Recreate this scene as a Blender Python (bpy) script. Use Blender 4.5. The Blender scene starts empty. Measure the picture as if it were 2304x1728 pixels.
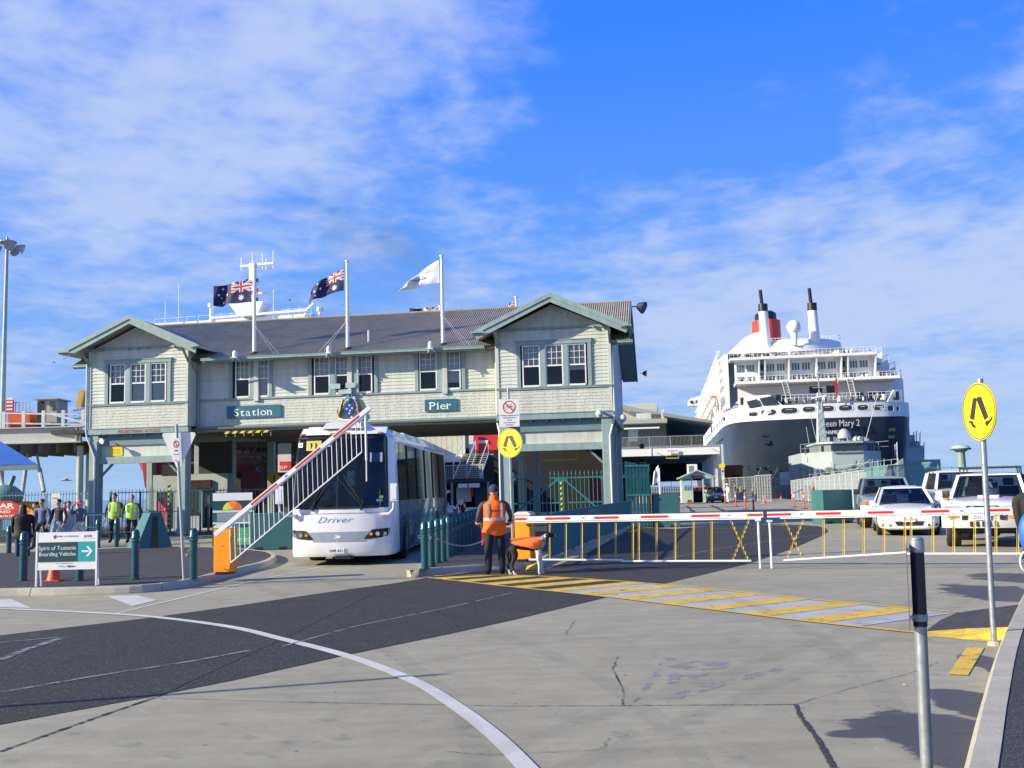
import bpy, bmesh, math, random
from mathutils import Vector, Matrix, noise
random.seed(7)
SC = bpy.context.scene
COL = SC.collection
R = math.radians
# ------------------------------------------------------------------ camera
EYE = Vector((0, 0, 1.7)); TH = R(5.9); RHO = R(1.42); FPX = 2300.0
_f = Vector((0, math.cos(TH), math.sin(TH))); _r0 = Vector((1, 0, 0)); _u0 = Vector((0, -math.sin(TH), math.cos(TH)))
_R = _r0*math.cos(RHO) - _u0*math.sin(RHO); _U = _r0*math.sin(RHO) + _u0*math.cos(RHO)
cam_d = bpy.data.cameras.new('camera'); cam = bpy.data.objects.new('camera', cam_d); COL.objects.link(cam)
M = Matrix((( _R.x, _U.x, -_f.x, EYE.x), (_R.y, _U.y, -_f.y, EYE.y), (_R.z, _U.z, -_f.z, EYE.z), (0, 0, 0, 1)))
cam.matrix_world = M
cam_d.sensor_width = 36; cam_d.lens = 36*FPX/2304; cam_d.clip_end = 20000; cam_d.clip_start = .05
SC.camera = cam
def ray(px, py): return _f + _R*((px-1152)/FPX) - _U*((py-864)/FPX)
def G(px, py, z=0.0):
    d = ray(px, py); return EYE + d*((z-EYE.z)/d.z)
def YP(px, py, y):
    d = ray(px, py); return EYE + d*(y/d.y)
# ------------------------------------------------------------------ sky, sun, exposure
SUN_EL = R(23); SUN_AZ = 16.0          # light travels to the right and a little away
w = bpy.data.worlds.new('World'); SC.world = w; w.use_nodes = True
nt = w.node_tree; nt.nodes.clear()
def N(t, **k):
    n = nt.nodes.new(t)
    for a, b in k.items(): setattr(n, a, b)
    return n
L = lambda a, b: nt.links.new(a, b)
out = N('ShaderNodeOutputWorld'); bg = N('ShaderNodeBackground'); L(bg.outputs[0], out.inputs[0])
sky = N('ShaderNodeTexSky', sky_type='NISHITA'); sky.sun_disc = False
sky.sun_elevation = SUN_EL
sun_from = Vector((-math.cos(R(SUN_AZ)), -math.sin(R(SUN_AZ)), 0))
sky.sun_rotation = math.atan2(sun_from.x, sun_from.y)
sky.air_density = 1.0; sky.dust_density = .3; sky.ozone_density = 3.0
bg.inputs[1].default_value = .066
hs = N('ShaderNodeHueSaturation'); hs.inputs['Saturation'].default_value = 1.22; hs.inputs['Value'].default_value = 1.0
L(sky.outputs[0], hs.inputs['Color'])
tc = N('ShaderNodeTexCoord'); sep = N('ShaderNodeSeparateXYZ'); L(tc.outputs['Generated'], sep.inputs[0])
def MA(op, a, b=None, c=None, clamp=False):
    n = N('ShaderNodeMath', operation=op); n.use_clamp = clamp
    for i, v in enumerate((a, b, c)):
        if v is None: continue
        if isinstance(v, (int, float)): n.inputs[i].default_value = v
        else: L(v, n.inputs[i])
    return n.outputs[0]
zc = MA('ADD', MA('MAXIMUM', sep.outputs[2], 0.0), .13)
cx = MA('DIVIDE', sep.outputs[0], zc); cy = MA('DIVIDE', sep.outputs[1], zc)
cmb = N('ShaderNodeCombineXYZ'); L(cx, cmb.inputs[0]); L(cy, cmb.inputs[1])
mp = N('ShaderNodeMapping'); L(cmb.outputs[0], mp.inputs[0]); mp.inputs['Rotation'].default_value = (0, 0, R(24)); mp.inputs['Scale'].default_value = (1.15, 1.05, 1); mp.inputs['Location'].default_value = (3.2, 1.7, 0)
def NZ(scale, det, rough, vec, dist=0.0):
    n = N('ShaderNodeTexNoise'); n.inputs['Scale'].default_value = scale; n.inputs['Detail'].default_value = det
    n.inputs['Roughness'].default_value = rough; n.inputs['Distortion'].default_value = dist; L(vec, n.inputs['Vector']); return n.outputs[0]
big = NZ(.9, 3, .5, mp.outputs[0], .3)
mid = NZ(3.1, 5, .52, mp.outputs[0], .25)
fine = NZ(11, 4, .55, mp.outputs[0], .25)
# where the cloud field is: thick on the left, a clear lane to the upper right, veils low on the right
gen = tc.outputs['Generated']
def lobe(d, sharp):
    d = Vector(d).normalized()
    n = N('ShaderNodeVectorMath', operation='DOT_PRODUCT'); L(gen, n.inputs[0]); n.inputs[1].default_value = d
    return MA('POWER', MA('MAXIMUM', n.outputs['Value'], 0.0), sharp)
cover = MA('ADD', MA('MULTIPLY', lobe(ray(250, 250), 18), .30), MA('MULTIPLY', lobe(ray(2300, 560), 22), .36))
cover = MA('ADD', cover, MA('MULTIPLY', lobe(ray(980, 200), 140), .16))
cover = MA('ADD', cover, MA('MULTIPLY', lobe(ray(1650, 620), 60), .20))
cover = MA('ADD', cover, MA('MULTIPLY', lobe(ray(1400, 800), 60), .10))
cover = MA('SUBTRACT', cover, MA('MULTIPLY', lobe(ray(1750, 120), 34), .22))
cover = MA('ADD', cover, MA('MULTIPLY', lobe((-.7, -.5, .6), 2), .34))  # unseen cloud overhead and behind, added to whiten the ambient light
cover = MA('SUBTRACT', cover, MA('MULTIPLY', lobe(ray(900, 480), 90), .08))
dens = MA('ADD', MA('ADD', MA('MULTIPLY', big, .50), MA('MULTIPLY', mid, .62)), MA('ADD', MA('MULTIPLY', fine, .30), cover))
cl = N('ShaderNodeMapRange', interpolation_type='SMOOTHSTEP'); L(dens, cl.inputs[0])
cl.inputs[1].default_value = .75; cl.inputs[2].default_value = 1.15; cl.inputs[3].default_value = 0; cl.inputs[4].default_value = .80
low = N('ShaderNodeMapRange'); L(sep.outputs[2], low.inputs[0]); low.inputs[1].default_value = -.02; low.inputs[2].default_value = .10; low.inputs[3].default_value = .35; low.inputs[4].default_value = 1
cf = MA('MULTIPLY', cl.outputs[0], low.outputs[0])
# clear marine air: deep blue overhead, pale blue and not yellow at the horizon
ramp = N('ShaderNodeValToRGB'); L(sep.outputs[2], ramp.inputs[0]); er = ramp.color_ramp.elements
for k, (p_, c_) in enumerate(((0, (.36, .54, .82)), (.08, (.26, .46, .86)), (.24, (.12, .34, .93)), (.42, (.045, .235, .97)), (1, (.03, .12, .6)))):
    e_ = er[0] if k == 0 else er[len(er)-1] if k == 4 else er.new(p_)
    e_.position = p_; e_.color = (*c_, 1)
sc_ = N('ShaderNodeVectorMath', operation='SCALE'); L(ramp.outputs[0], sc_.inputs[0]); sc_.inputs['Scale'].default_value = 10.0
bl = N('ShaderNodeMixRGB', blend_type='MULTIPLY'); bl.inputs[0].default_value = 1; L(hs.outputs[0], bl.inputs[1]); bl.inputs[2].default_value = (.8, 1.15, 1.7, 1)
ha = N('ShaderNodeMixRGB'); ha.inputs[0].default_value = .93; L(bl.outputs[0], ha.inputs[1]); L(sc_.outputs[0], ha.inputs[2])
mx = N('ShaderNodeMixRGB'); L(cf, mx.inputs[0]); L(ha.outputs[0], mx.inputs[1]); mx.inputs[2].default_value = (5.4, 6.3, 8.6, 1)
L(mx.outputs[0], bg.inputs[0])
sd = bpy.data.lights.new('sun', 'SUN'); sd.energy = 5.0; sd.angle = R(.5); sd.color = (1, .89, .66)
so = bpy.data.objects.new('sun', sd); COL.objects.link(so)
sdir = Vector((math.cos(SUN_EL)*math.cos(R(SUN_AZ)), math.cos(SUN_EL)*math.sin(R(SUN_AZ)), -math.sin(SUN_EL)))
so.rotation_euler = sdir.to_track_quat('-Z', 'Y').to_euler(); so.location = (-60, -20, 60)
vs = SC.view_settings; vs.view_transform = 'Standard'; vs.look = 'None'; vs.exposure = 0.70; vs.gamma = 1; vs.use_curve_mapping = False
SC.cycles.max_bounces = 6; SC.cycles.transparent_max_bounces = 16; SC.cycles.diffuse_bounces = 3
# ------------------------------------------------------------------ materials
MT = {}
def mat(name, col, rough=.6, metal=0.0, var=.12, vscale=3.0, bump=0.0, bscale=40.0, dirt=0.0, spec=.5, coat=0.0):
    if name in MT: return MT[name]
    m = bpy.data.materials.new(name); m.use_nodes = True; t = m.node_tree; b = t.nodes['Principled BSDF']
    b.inputs['Roughness'].default_value = rough; b.inputs['Metallic'].default_value = metal
    b.inputs['Specular IOR Level'].default_value = spec; b.inputs['Coat Weight'].default_value = coat
    c = (*col, 1); b.inputs['Base Color'].default_value = c
    if var > 0:
        tc = t.nodes.new('ShaderNodeTexCoord'); n = t.nodes.new('ShaderNodeTexNoise'); n.inputs['Scale'].default_value = vscale
        n.inputs['Detail'].default_value = 5; n.inputs['Roughness'].default_value = .65; t.links.new(tc.outputs['Object'], n.inputs['Vector'])
        mr = t.nodes.new('ShaderNodeMapRange'); t.links.new(n.outputs[0], mr.inputs[0]); mr.inputs[1].default_value = .3; mr.inputs[2].default_value = .7
        mr.inputs[3].default_value = 1-var; mr.inputs[4].default_value = 1+var
        mixn = t.nodes.new('ShaderNodeVectorMath'); mixn.operation = 'SCALE'; mixn.inputs[0].default_value = col; t.links.new(mr.outputs[0], mixn.inputs['Scale'])
        t.links.new(mixn.outputs[0], b.inputs['Base Color'])
        last = mixn.outputs[0]
        if dirt > 0:
            n2 = t.nodes.new('ShaderNodeTexNoise'); n2.inputs['Scale'].default_value = vscale*.45; n2.inputs['Detail'].default_value = 8; n2.inputs['Roughness'].default_value = .75
            t.links.new(tc.outputs['Object'], n2.inputs['Vector'])
            m2 = t.nodes.new('ShaderNodeMapRange'); t.links.new(n2.outputs[0], m2.inputs[0]); m2.inputs[1].default_value = .5; m2.inputs[2].default_value = .75; m2.inputs[3].default_value = 0; m2.inputs[4].default_value = dirt
            mx = t.nodes.new('ShaderNodeMixRGB'); t.links.new(m2.outputs[0], mx.inputs[0]); t.links.new(last, mx.inputs[1]); mx.inputs[2].default_value = (.09, .075, .06, 1)
            t.links.new(mx.outputs[0], b.inputs['Base Color'])
        rr = t.nodes.new('ShaderNodeMapRange'); t.links.new(n.outputs[0], rr.inputs[0]); rr.inputs[1].default_value = .3; rr.inputs[2].default_value = .7
        rr.inputs[3].default_value = max(.02, rough-.08); rr.inputs[4].default_value = min(1, rough+.08); t.links.new(rr.outputs[0], b.inputs['Roughness'])
    if bump > 0:
        tc2 = t.nodes.new('ShaderNodeTexCoord'); nb = t.nodes.new('ShaderNodeTexNoise'); nb.inputs['Scale'].default_value = bscale; nb.inputs['Detail'].default_value = 4
        t.links.new(tc2.outputs['Object'], nb.inputs['Vector']); bp = t.nodes.new('ShaderNodeBump'); bp.inputs['Strength'].default_value = bump; bp.inputs['Distance'].default_value = .01
        t.links.new(nb.outputs[0], bp.inputs['Height']); t.links.new(bp.outputs[0], b.inputs['Normal'])
    MT[name] = m; return m
def glass(name, tint=(.5, .55, .55), through=.6):
    if name in MT: return MT[name]
    m = bpy.data.materials.new(name); m.use_nodes = True; t = m.node_tree; t.nodes.clear()
    o = t.nodes.new('ShaderNodeOutputMaterial'); mx = t.nodes.new('ShaderNodeMixShader'); tr = t.nodes.new('ShaderNodeBsdfTransparent'); gl = t.nodes.new('ShaderNodeBsdfGlossy')
    tr.inputs[0].default_value = (*[c*through for c in tint], 1); gl.inputs['Roughness'].default_value = .02; gl.inputs[0].default_value = (.85, .9, .9, 1)
    fr = t.nodes.new('ShaderNodeFresnel'); fr.inputs[0].default_value = 1.55
    t.links.new(fr.outputs[0], mx.inputs[0]); t.links.new(tr.outputs[0], mx.inputs[1]); t.links.new(gl.outputs[0], mx.inputs[2]); t.links.new(mx.outputs[0], o.inputs[0])
    MT[name] = m; return m
cream = mat('cream_paint', (.57, .60, .54), .62, var=.06, vscale=2, dirt=.12)
def weathered(m, amt):
    """each board a little different, with rain streaks running down"""
    t = m.node_tree; b = t.nodes['Principled BSDF']; src = b.inputs['Base Color'].links[0].from_socket
    oi = t.nodes.new('ShaderNodeObjectInfo'); mr = t.nodes.new('ShaderNodeMapRange'); t.links.new(oi.outputs['Random'], mr.inputs[0]); mr.inputs[3].default_value = 1-amt; mr.inputs[4].default_value = 1+amt*.5
    g = t.nodes.new('ShaderNodeNewGeometry'); mp = t.nodes.new('ShaderNodeMapping'); mp.inputs['Scale'].default_value = (3.5, 3.5, .35); t.links.new(g.outputs['Position'], mp.inputs[0])
    n = t.nodes.new('ShaderNodeTexNoise'); n.inputs['Scale'].default_value = 1.3; n.inputs['Detail'].default_value = 7; n.inputs['Roughness'].default_value = .7; t.links.new(mp.outputs[0], n.inputs['Vector'])
    m2 = t.nodes.new('ShaderNodeMapRange'); t.links.new(n.outputs[0], m2.inputs[0]); m2.inputs[1].default_value = .42; m2.inputs[2].default_value = .70; m2.inputs[3].default_value = 1.03; m2.inputs[4].default_value = .80
    k = t.nodes.new('ShaderNodeMath'); k.operation = 'MULTIPLY'; t.links.new(mr.outputs[0], k.inputs[0]); t.links.new(m2.outputs[0], k.inputs[1])
    s = t.nodes.new('ShaderNodeVectorMath'); s.operation = 'SCALE'; t.links.new(src, s.inputs[0]); t.links.new(k.outputs[0], s.inputs['Scale']); t.links.new(s.outputs[0], b.inputs['Base Color'])
weathered(cream, .07)
cream2 = mat('cream_shingle_paint', (.555, .58, .52), .7, var=.10, vscale=9, dirt=.10)
trim = mat('blue_grey_trim', (.27, .37, .365), .5, var=.06, vscale=2, dirt=.12)
trimd = mat('blue_grey_dark_trim', (.15, .24, .25), .5, var=.08, vscale=2, dirt=.1)
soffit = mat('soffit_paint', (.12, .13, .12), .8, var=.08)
white = mat('white_paint', (.78, .79, .77), .45, var=.03, vscale=4)
offw = mat('off_white_paint', (.66, .68, .64), .5, var=.08, vscale=4, dirt=.1)
weathered(cream2, .03); weathered(trim, .05)
roofm = mat('corrugated_grey_iron', (.30, .27, .215), .64, metal=.0, var=.16, vscale=1.2, dirt=.15)
teal = mat('teal_paint', (.012, .085, .10), .33, var=.12, vscale=3)
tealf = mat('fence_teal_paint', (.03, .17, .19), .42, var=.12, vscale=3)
orange = mat('orange_cabinet_paint', (.92, .30, .012), .35, var=.04, vscale=3, dirt=.05)
coneo = mat('orange_plastic', (.85, .09, .015), .4, var=.06)
red = mat('red_paint', (.62, .03, .03), .4, var=.05)
darkred = mat('dark_red_paint', (.30, .015, .02), .5, var=.05)
yellow = mat('yellow_sign', (.88, .62, .01), .35, var=.03)
black = mat('black_paint', (.012, .012, .013), .4, var=.1)
rubber = mat('rubber', (.022, .022, .022), .8, var=.2, vscale=10)
steel = mat('galvanised_steel', (.42, .44, .45), .38, metal=.7, var=.12, vscale=14)
steelg = mat('grey_painted_steel', (.36, .39, .37), .5, var=.08)
dark = mat('dark_interior', (.02, .021, .022), .8, var=.2)
concwall = mat('concrete_wall', (.42, .41, .37), .85, var=.12, vscale=1.5, dirt=.25)
blind = mat('window_blind', (.55, .56, .53), .8, var=.04)
pane = glass('window_glass', (.95,.97,.97), 1.0)
carglass = glass('car_glass', (.42, .50, .52), .8)
skin = mat('skin', (.52, .29, .20), .55, var=.06, vscale=12)
# ------------------------------------------------------------------ mesh builder
MW = {}
def mw(o): return MW.get(o.name, Matrix.Identity(4)) if o else Matrix.Identity(4)
class MB:
    def __init__(s): s.v = []; s.f = []; s.m = []; s.k = 0; s.T = None
    def add(s, vs, fs):
        b = len(s.v)
        if s.T is not None: vs = [s.T @ Vector(p) for p in vs]
        s.v += [tuple(p) for p in vs]; s.f += [tuple(i+b for i in f) for f in fs]; s.m += [s.k]*len(fs); return s
    def box(s, x0, x1, y0, y1, z0, z1):
        return s.add([(x0,y0,z0),(x1,y0,z0),(x1,y1,z0),(x0,y1,z0),(x0,y0,z1),(x1,y0,z1),(x1,y1,z1),(x0,y1,z1)],
                     [(0,3,2,1),(4,5,6,7),(0,1,5,4),(1,2,6,5),(2,3,7,6),(3,0,4,7)])
    def bar(s, p, q, w, h=None, up=(0,0,1)):
        p = Vector(p); q = Vector(q); h = w if h is None else h; d = (q-p).normalized(); up = Vector(up)
        a = d.cross(up)
        if a.length < 1e-4: a = d.cross(Vector((1,0,0)))
        a.normalize(); b = a.cross(d); a *= w/2; b *= h/2
        return s.add([p-a-b, p+a-b, p+a+b, p-a+b, q-a-b, q+a-b, q+a+b, q-a+b], [(0,3,2,1),(4,5,6,7),(0,1,5,4),(1,2,6,5),(2,3,7,6),(3,0,4,7)])
    def cyl(s, p, q, r, r2=None, n=12, caps=True):
        p = Vector(p); q = Vector(q); r2 = r if r2 is None else r2; d = (q-p).normalized()
        a = d.cross(Vector((0,0,1)))
        if a.length < 1e-3: a = Vector((1,0,0))
        a.normalize(); b = d.cross(a)
        vs = [p+(a*math.cos(t)+b*math.sin(t))*r for t in [2*math.pi*i/n for i in range(n)]] + [q+(a*math.cos(t)+b*math.sin(t))*r2 for t in [2*math.pi*i/n for i in range(n)]]
        fs = [(i, (i+1) % n, n+(i+1) % n, n+i) for i in range(n)]
        if caps: fs += [tuple(range(n))[::-1], tuple(range(n, 2*n))]
        return s.add(vs, fs)
    def tube(s, pts, r, n=6, rs=None):
        pts = [Vector(p) for p in pts]; rings = []; prev = None
        for i, p in enumerate(pts):
            d = (pts[min(i+1, len(pts)-1)]-pts[max(i-1, 0)]).normalized()
            a = d.cross(Vector((0,0,1))) if prev is None else prev - d*prev.dot(d)
            if a.length < 1e-3: a = d.cross(Vector((1,0,0)))
            a.normalize(); prev = a; b = d.cross(a); rr = rs[i] if rs else r
            rings.append([p+(a*math.cos(t)+b*math.sin(t))*rr for t in [2*math.pi*j/n for j in range(n)]])
        return s.rings(rings)
    def rings(s, rings, caps=True, closed=True):
        n = len(rings[0]); vs = [p for r in rings for p in r]; fs = []
        for i in range(len(rings)-1):
            for j in range(n if closed else n-1):
                fs.append((i*n+j, i*n+(j+1) % n, (i+1)*n+(j+1) % n, (i+1)*n+j))
        if caps: fs += [tuple(range(n))[::-1], tuple(range((len(rings)-1)*n, len(rings)*n))]
        return s.add(vs, fs)
    def prism(s, pts, vec):
        pts = [Vector(p) for p in pts]; vec = Vector(vec); n = len(pts)
        return s.add(pts+[p+vec for p in pts], [tuple(range(n))[::-1], tuple(range(n, 2*n))]+[(i, (i+1) % n, n+(i+1) % n, n+i) for i in range(n)])
    def sheet(s, pts): return s.add(pts, [tuple(range(len(pts)))])
    def lathe(s, prof, c=(0,0,0), n=16, caps=False):
        c = Vector(c)
        return s.rings([[c+Vector((r*math.cos(t), r*math.sin(t), z)) for t in [2*math.pi*j/n for j in range(n)]] for r, z in prof], caps=caps)
    def sph(s, c, r, n=12, m=8, sc=(1,1,1), zmin=-1):
        c = Vector(c); rg = []
        for i in range(m+1):
            t = -math.pi/2+math.pi*i/m
            if math.sin(t) < zmin-1e-6: continue
            rr = max(math.cos(t), .02)*r; z = math.sin(t)*r
            rg.append([c+Vector((rr*math.cos(a)*sc[0], rr*math.sin(a)*sc[1], z*sc[2])) for a in [2*math.pi*j/n for j in range(n)]])
        return s.rings(rg)
    def mesh(s, me, T):
        return s.add([T @ v.co for v in me.vertices], [tuple(p.vertices) for p in me.polygons])
    def data(s, name, mats, smooth=False, ang=35):
        me = bpy.data.meshes.new(name); me.from_pydata(s.v, [], s.f)
        if not isinstance(mats, (list, tuple)): mats = [mats]
        for m in mats: me.materials.append(m)
        me.polygons.foreach_set('material_index', [min(k, len(mats)-1) for k in s.m])
        me.update()
        if smooth:
            me.polygons.foreach_set('use_smooth', [True]*len(s.f)); me.set_sharp_from_angle(angle=R(ang))
        return me
def link(name, me, parent=None, loc=(0,0,0), rot=(0,0,0), scale=(1,1,1)):
    o = bpy.data.objects.new(name, me); COL.objects.link(o); o.parent = parent
    o.location = loc; o.rotation_euler = rot; o.scale = scale
    if parent is not None or me is None:
        from mathutils import Euler
        MW[o.name] = mw(parent) @ Matrix.LocRotScale(Vector(loc), Euler(rot), Vector(scale))
    return o
def part(name, mb, mats, parent=None, smooth=False, world=False, ang=35, bev=0):
    if world and parent is not None:
        I = mw(parent).inverted(); mb.v = [tuple(I @ Vector(p)) for p in mb.v]
    o = link(name, mb.data(name, mats, smooth, ang), parent)
    if parent is None: MW[o.name] = Matrix.Identity(4)
    if bev:
        b = o.modifiers.new('bevel', 'BEVEL'); b.width = bev; b.segments = 2; b.limit_method = 'ANGLE'; b.angle_limit = R(40)
    return o
def parts(name, mb, mats, parent, **k):
    """one object to each separate piece"""
    up = list(range(len(mb.v)))
    def fd(i):
        while up[i] != i: up[i] = up[up[i]]; i = up[i]
        return i
    for f in mb.f:
        for j in f[1:]: up[fd(j)] = fd(f[0])
    g = {}
    for f, m in zip(mb.f, mb.m): g.setdefault(fd(f[0]), []).append((f, m))
    o = None
    for fs in g.values():
        n = MB(); ix = {}
        for f, m in fs:
            for i in f:
                if i not in ix: ix[i] = len(n.v); n.v.append(mb.v[i])
            n.f.append(tuple(ix[i] for i in f)); n.m.append(m)
        o = part(name, n, mats, parent, **k)
    return o
def tag(o, label=None, cat=None, group=None, kind=None):
    if label: o['label'] = label
    if cat: o['category'] = cat
    if group: o['group'] = group
    if kind: o['kind'] = kind
    return o
def thing(name, label, cat, loc=(0,0,0), rz=0.0, group=None):
    o = link(name, None, None, loc, (0, 0, rz)); o.empty_display_size = .2
    return tag(o, label, cat, group)
def solo(name, mb, mats, label, cat, group=None, smooth=False, bev=0, ang=35):
    """a thing that is one mesh built in world space: origin moved to its base"""
    xs = [p[0] for p in mb.v]; ys = [p[1] for p in mb.v]; zs = [p[2] for p in mb.v]
    c = Vector(((min(xs)+max(xs))/2, (min(ys)+max(ys))/2, min(zs)))
    mb.v = [tuple(Vector(p)-c) for p in mb.v]
    o = link(name, mb.data(name, mats, smooth, ang), None, c); MW[o.name] = Matrix.Translation(c)
    if bev:
        b = o.modifiers.new('bevel', 'BEVEL'); b.width = bev; b.segments = 2; b.limit_method = 'ANGLE'
    return tag(o, label, cat, group)
def copy_tree(o, parent=None, loc=None, rz=None, label=None):
    c = o.copy(); COL.objects.link(c); c.parent = parent
    if loc is not None: c.location = loc
    if rz is not None: c.rotation_euler = (0, 0, rz)
    if label: c['label'] = label
    for ch in [x for x in bpy.data.objects if x.parent == o]: copy_tree(ch, c)
    MW[c.name] = mw(parent) @ Matrix.LocRotScale(c.location, c.rotation_euler, c.scale)
    return c
_TX = {}
def text_mesh(s, size=1.0, ext=.0, bold=0.0, shear=0.0, align='LEFT', sp=1.0):
    k = (s, size, ext, bold, shear, align, sp)
    if k in _TX: return _TX[k]
    c = bpy.data.curves.new('lettering', 'FONT'); c.body = s; c.size = size; c.extrude = ext; c.offset = bold; c.shear = shear; c.align_x = align; c.space_character = sp
    c.resolution_u = 3
    o = bpy.data.objects.new('lettering', c); COL.objects.link(o); dg = bpy.context.evaluated_depsgraph_get()
    me = bpy.data.meshes.new_from_object(o.evaluated_get(dg)); bpy.data.objects.remove(o); _TX[k] = me; return me
def width(me): xs = [v.co.x for v in me.vertices]; return (min(xs), max(xs)) if xs else (0, 0)
def face_T(o, xdir=(1,0,0), up=(0,0,1)):
    """matrix that stands lettering upright: its x along xdir, its y along up"""
    x = Vector(xdir).normalized(); y = Vector(up).normalized(); z = x.cross(y)
    return Matrix(((x.x,y.x,z.x,o[0]),(x.y,y.y,z.y,o[1]),(x.z,y.z,z.z,o[2]),(0,0,0,1)))
def put_text(mb, s, x, y, z, w=None, size=1.0, ext=.004, bold=0.0, shear=0.0, serif=False, xdir=(1,0,0), up=(0,0,1), sp=1.0, height=None):
    """lettering with its left end at x, baseline z, standing at y, scaled to the width w"""
    if serif: local, wd = serif_text(s, size, ext)
    else:
        me = text_mesh(s, size, ext, bold, shear, 'LEFT', sp); a, b = width(me); wd = b-a; local = MB().mesh(me, Matrix.Translation((-a, 0, 0)))
    sx = (w/wd) if w else 1.0; sy = (height/(size*.72)) if height else sx
    T = face_T((x, y, z), xdir, up) @ Matrix.Diagonal((sx, sy, 1, 1))
    mb.add([T @ Vector(p) for p in local.v], local.f); return mb
SER = {'P': 'BT', 'S': 't', 't': 'b', 'i': 'BTd', 'n': 'BCT', 'r': 'BT', 'a': 'C', 'o': '', 'e': '', 'f': 'B', 'T': 'M', 'm': 'BCMT', 'B': '', 'd': 'Cu', 'l': 'BT', 'h': 'BCT', 'V': 'U', 'p': 'B', 'g': '', 's': '', 'c': ''}
def serif_text(s, size, ext):
    mb = MB(); x = 0; t = size*.035; sw = size*.055
    for ch in s:
        if ch == ' ': x += size*.26; continue
        me = text_mesh(ch, size, ext, -.004*size if ch in 'aeogcs' else 0); a, b = width(me); ys = [v.co.y for v in me.vertices]; lo, hi = min(ys), max(ys)
        mb.mesh(me, Matrix.Translation((x-a, 0, 0))); wd = b-a; st = size*.09; k = SER.get(ch, '')
        bx = lambda cx, y, hw=sw: mb.box(cx-hw-st/2, cx+hw+st/2, y, y+t, -ext*.9, ext*.9)
        if 'B' in k: bx(x+st/2, lo)
        if 'C' in k: bx(x+wd-st/2, lo)
        if 'M' in k: bx(x+wd/2, lo)
        if 'T' in k: mb.box(x-sw, x+st, (hi if ch in 'Pl' else lo+size*(.7 if ch == 'h' else .5))-t, (hi if ch in 'Pl' else lo+size*(.7 if ch == 'h' else .5)), -ext*.9, ext*.9)
        if 'U' in k: bx(x+st*.6, hi-t); bx(x+wd-st*.6, hi-t)
        if ch in 'fg': pass
        x += wd+size*(.12 if k else .075)
    return mb, x
weathered(roofm, .05); weathered(offw, .06)
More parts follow.
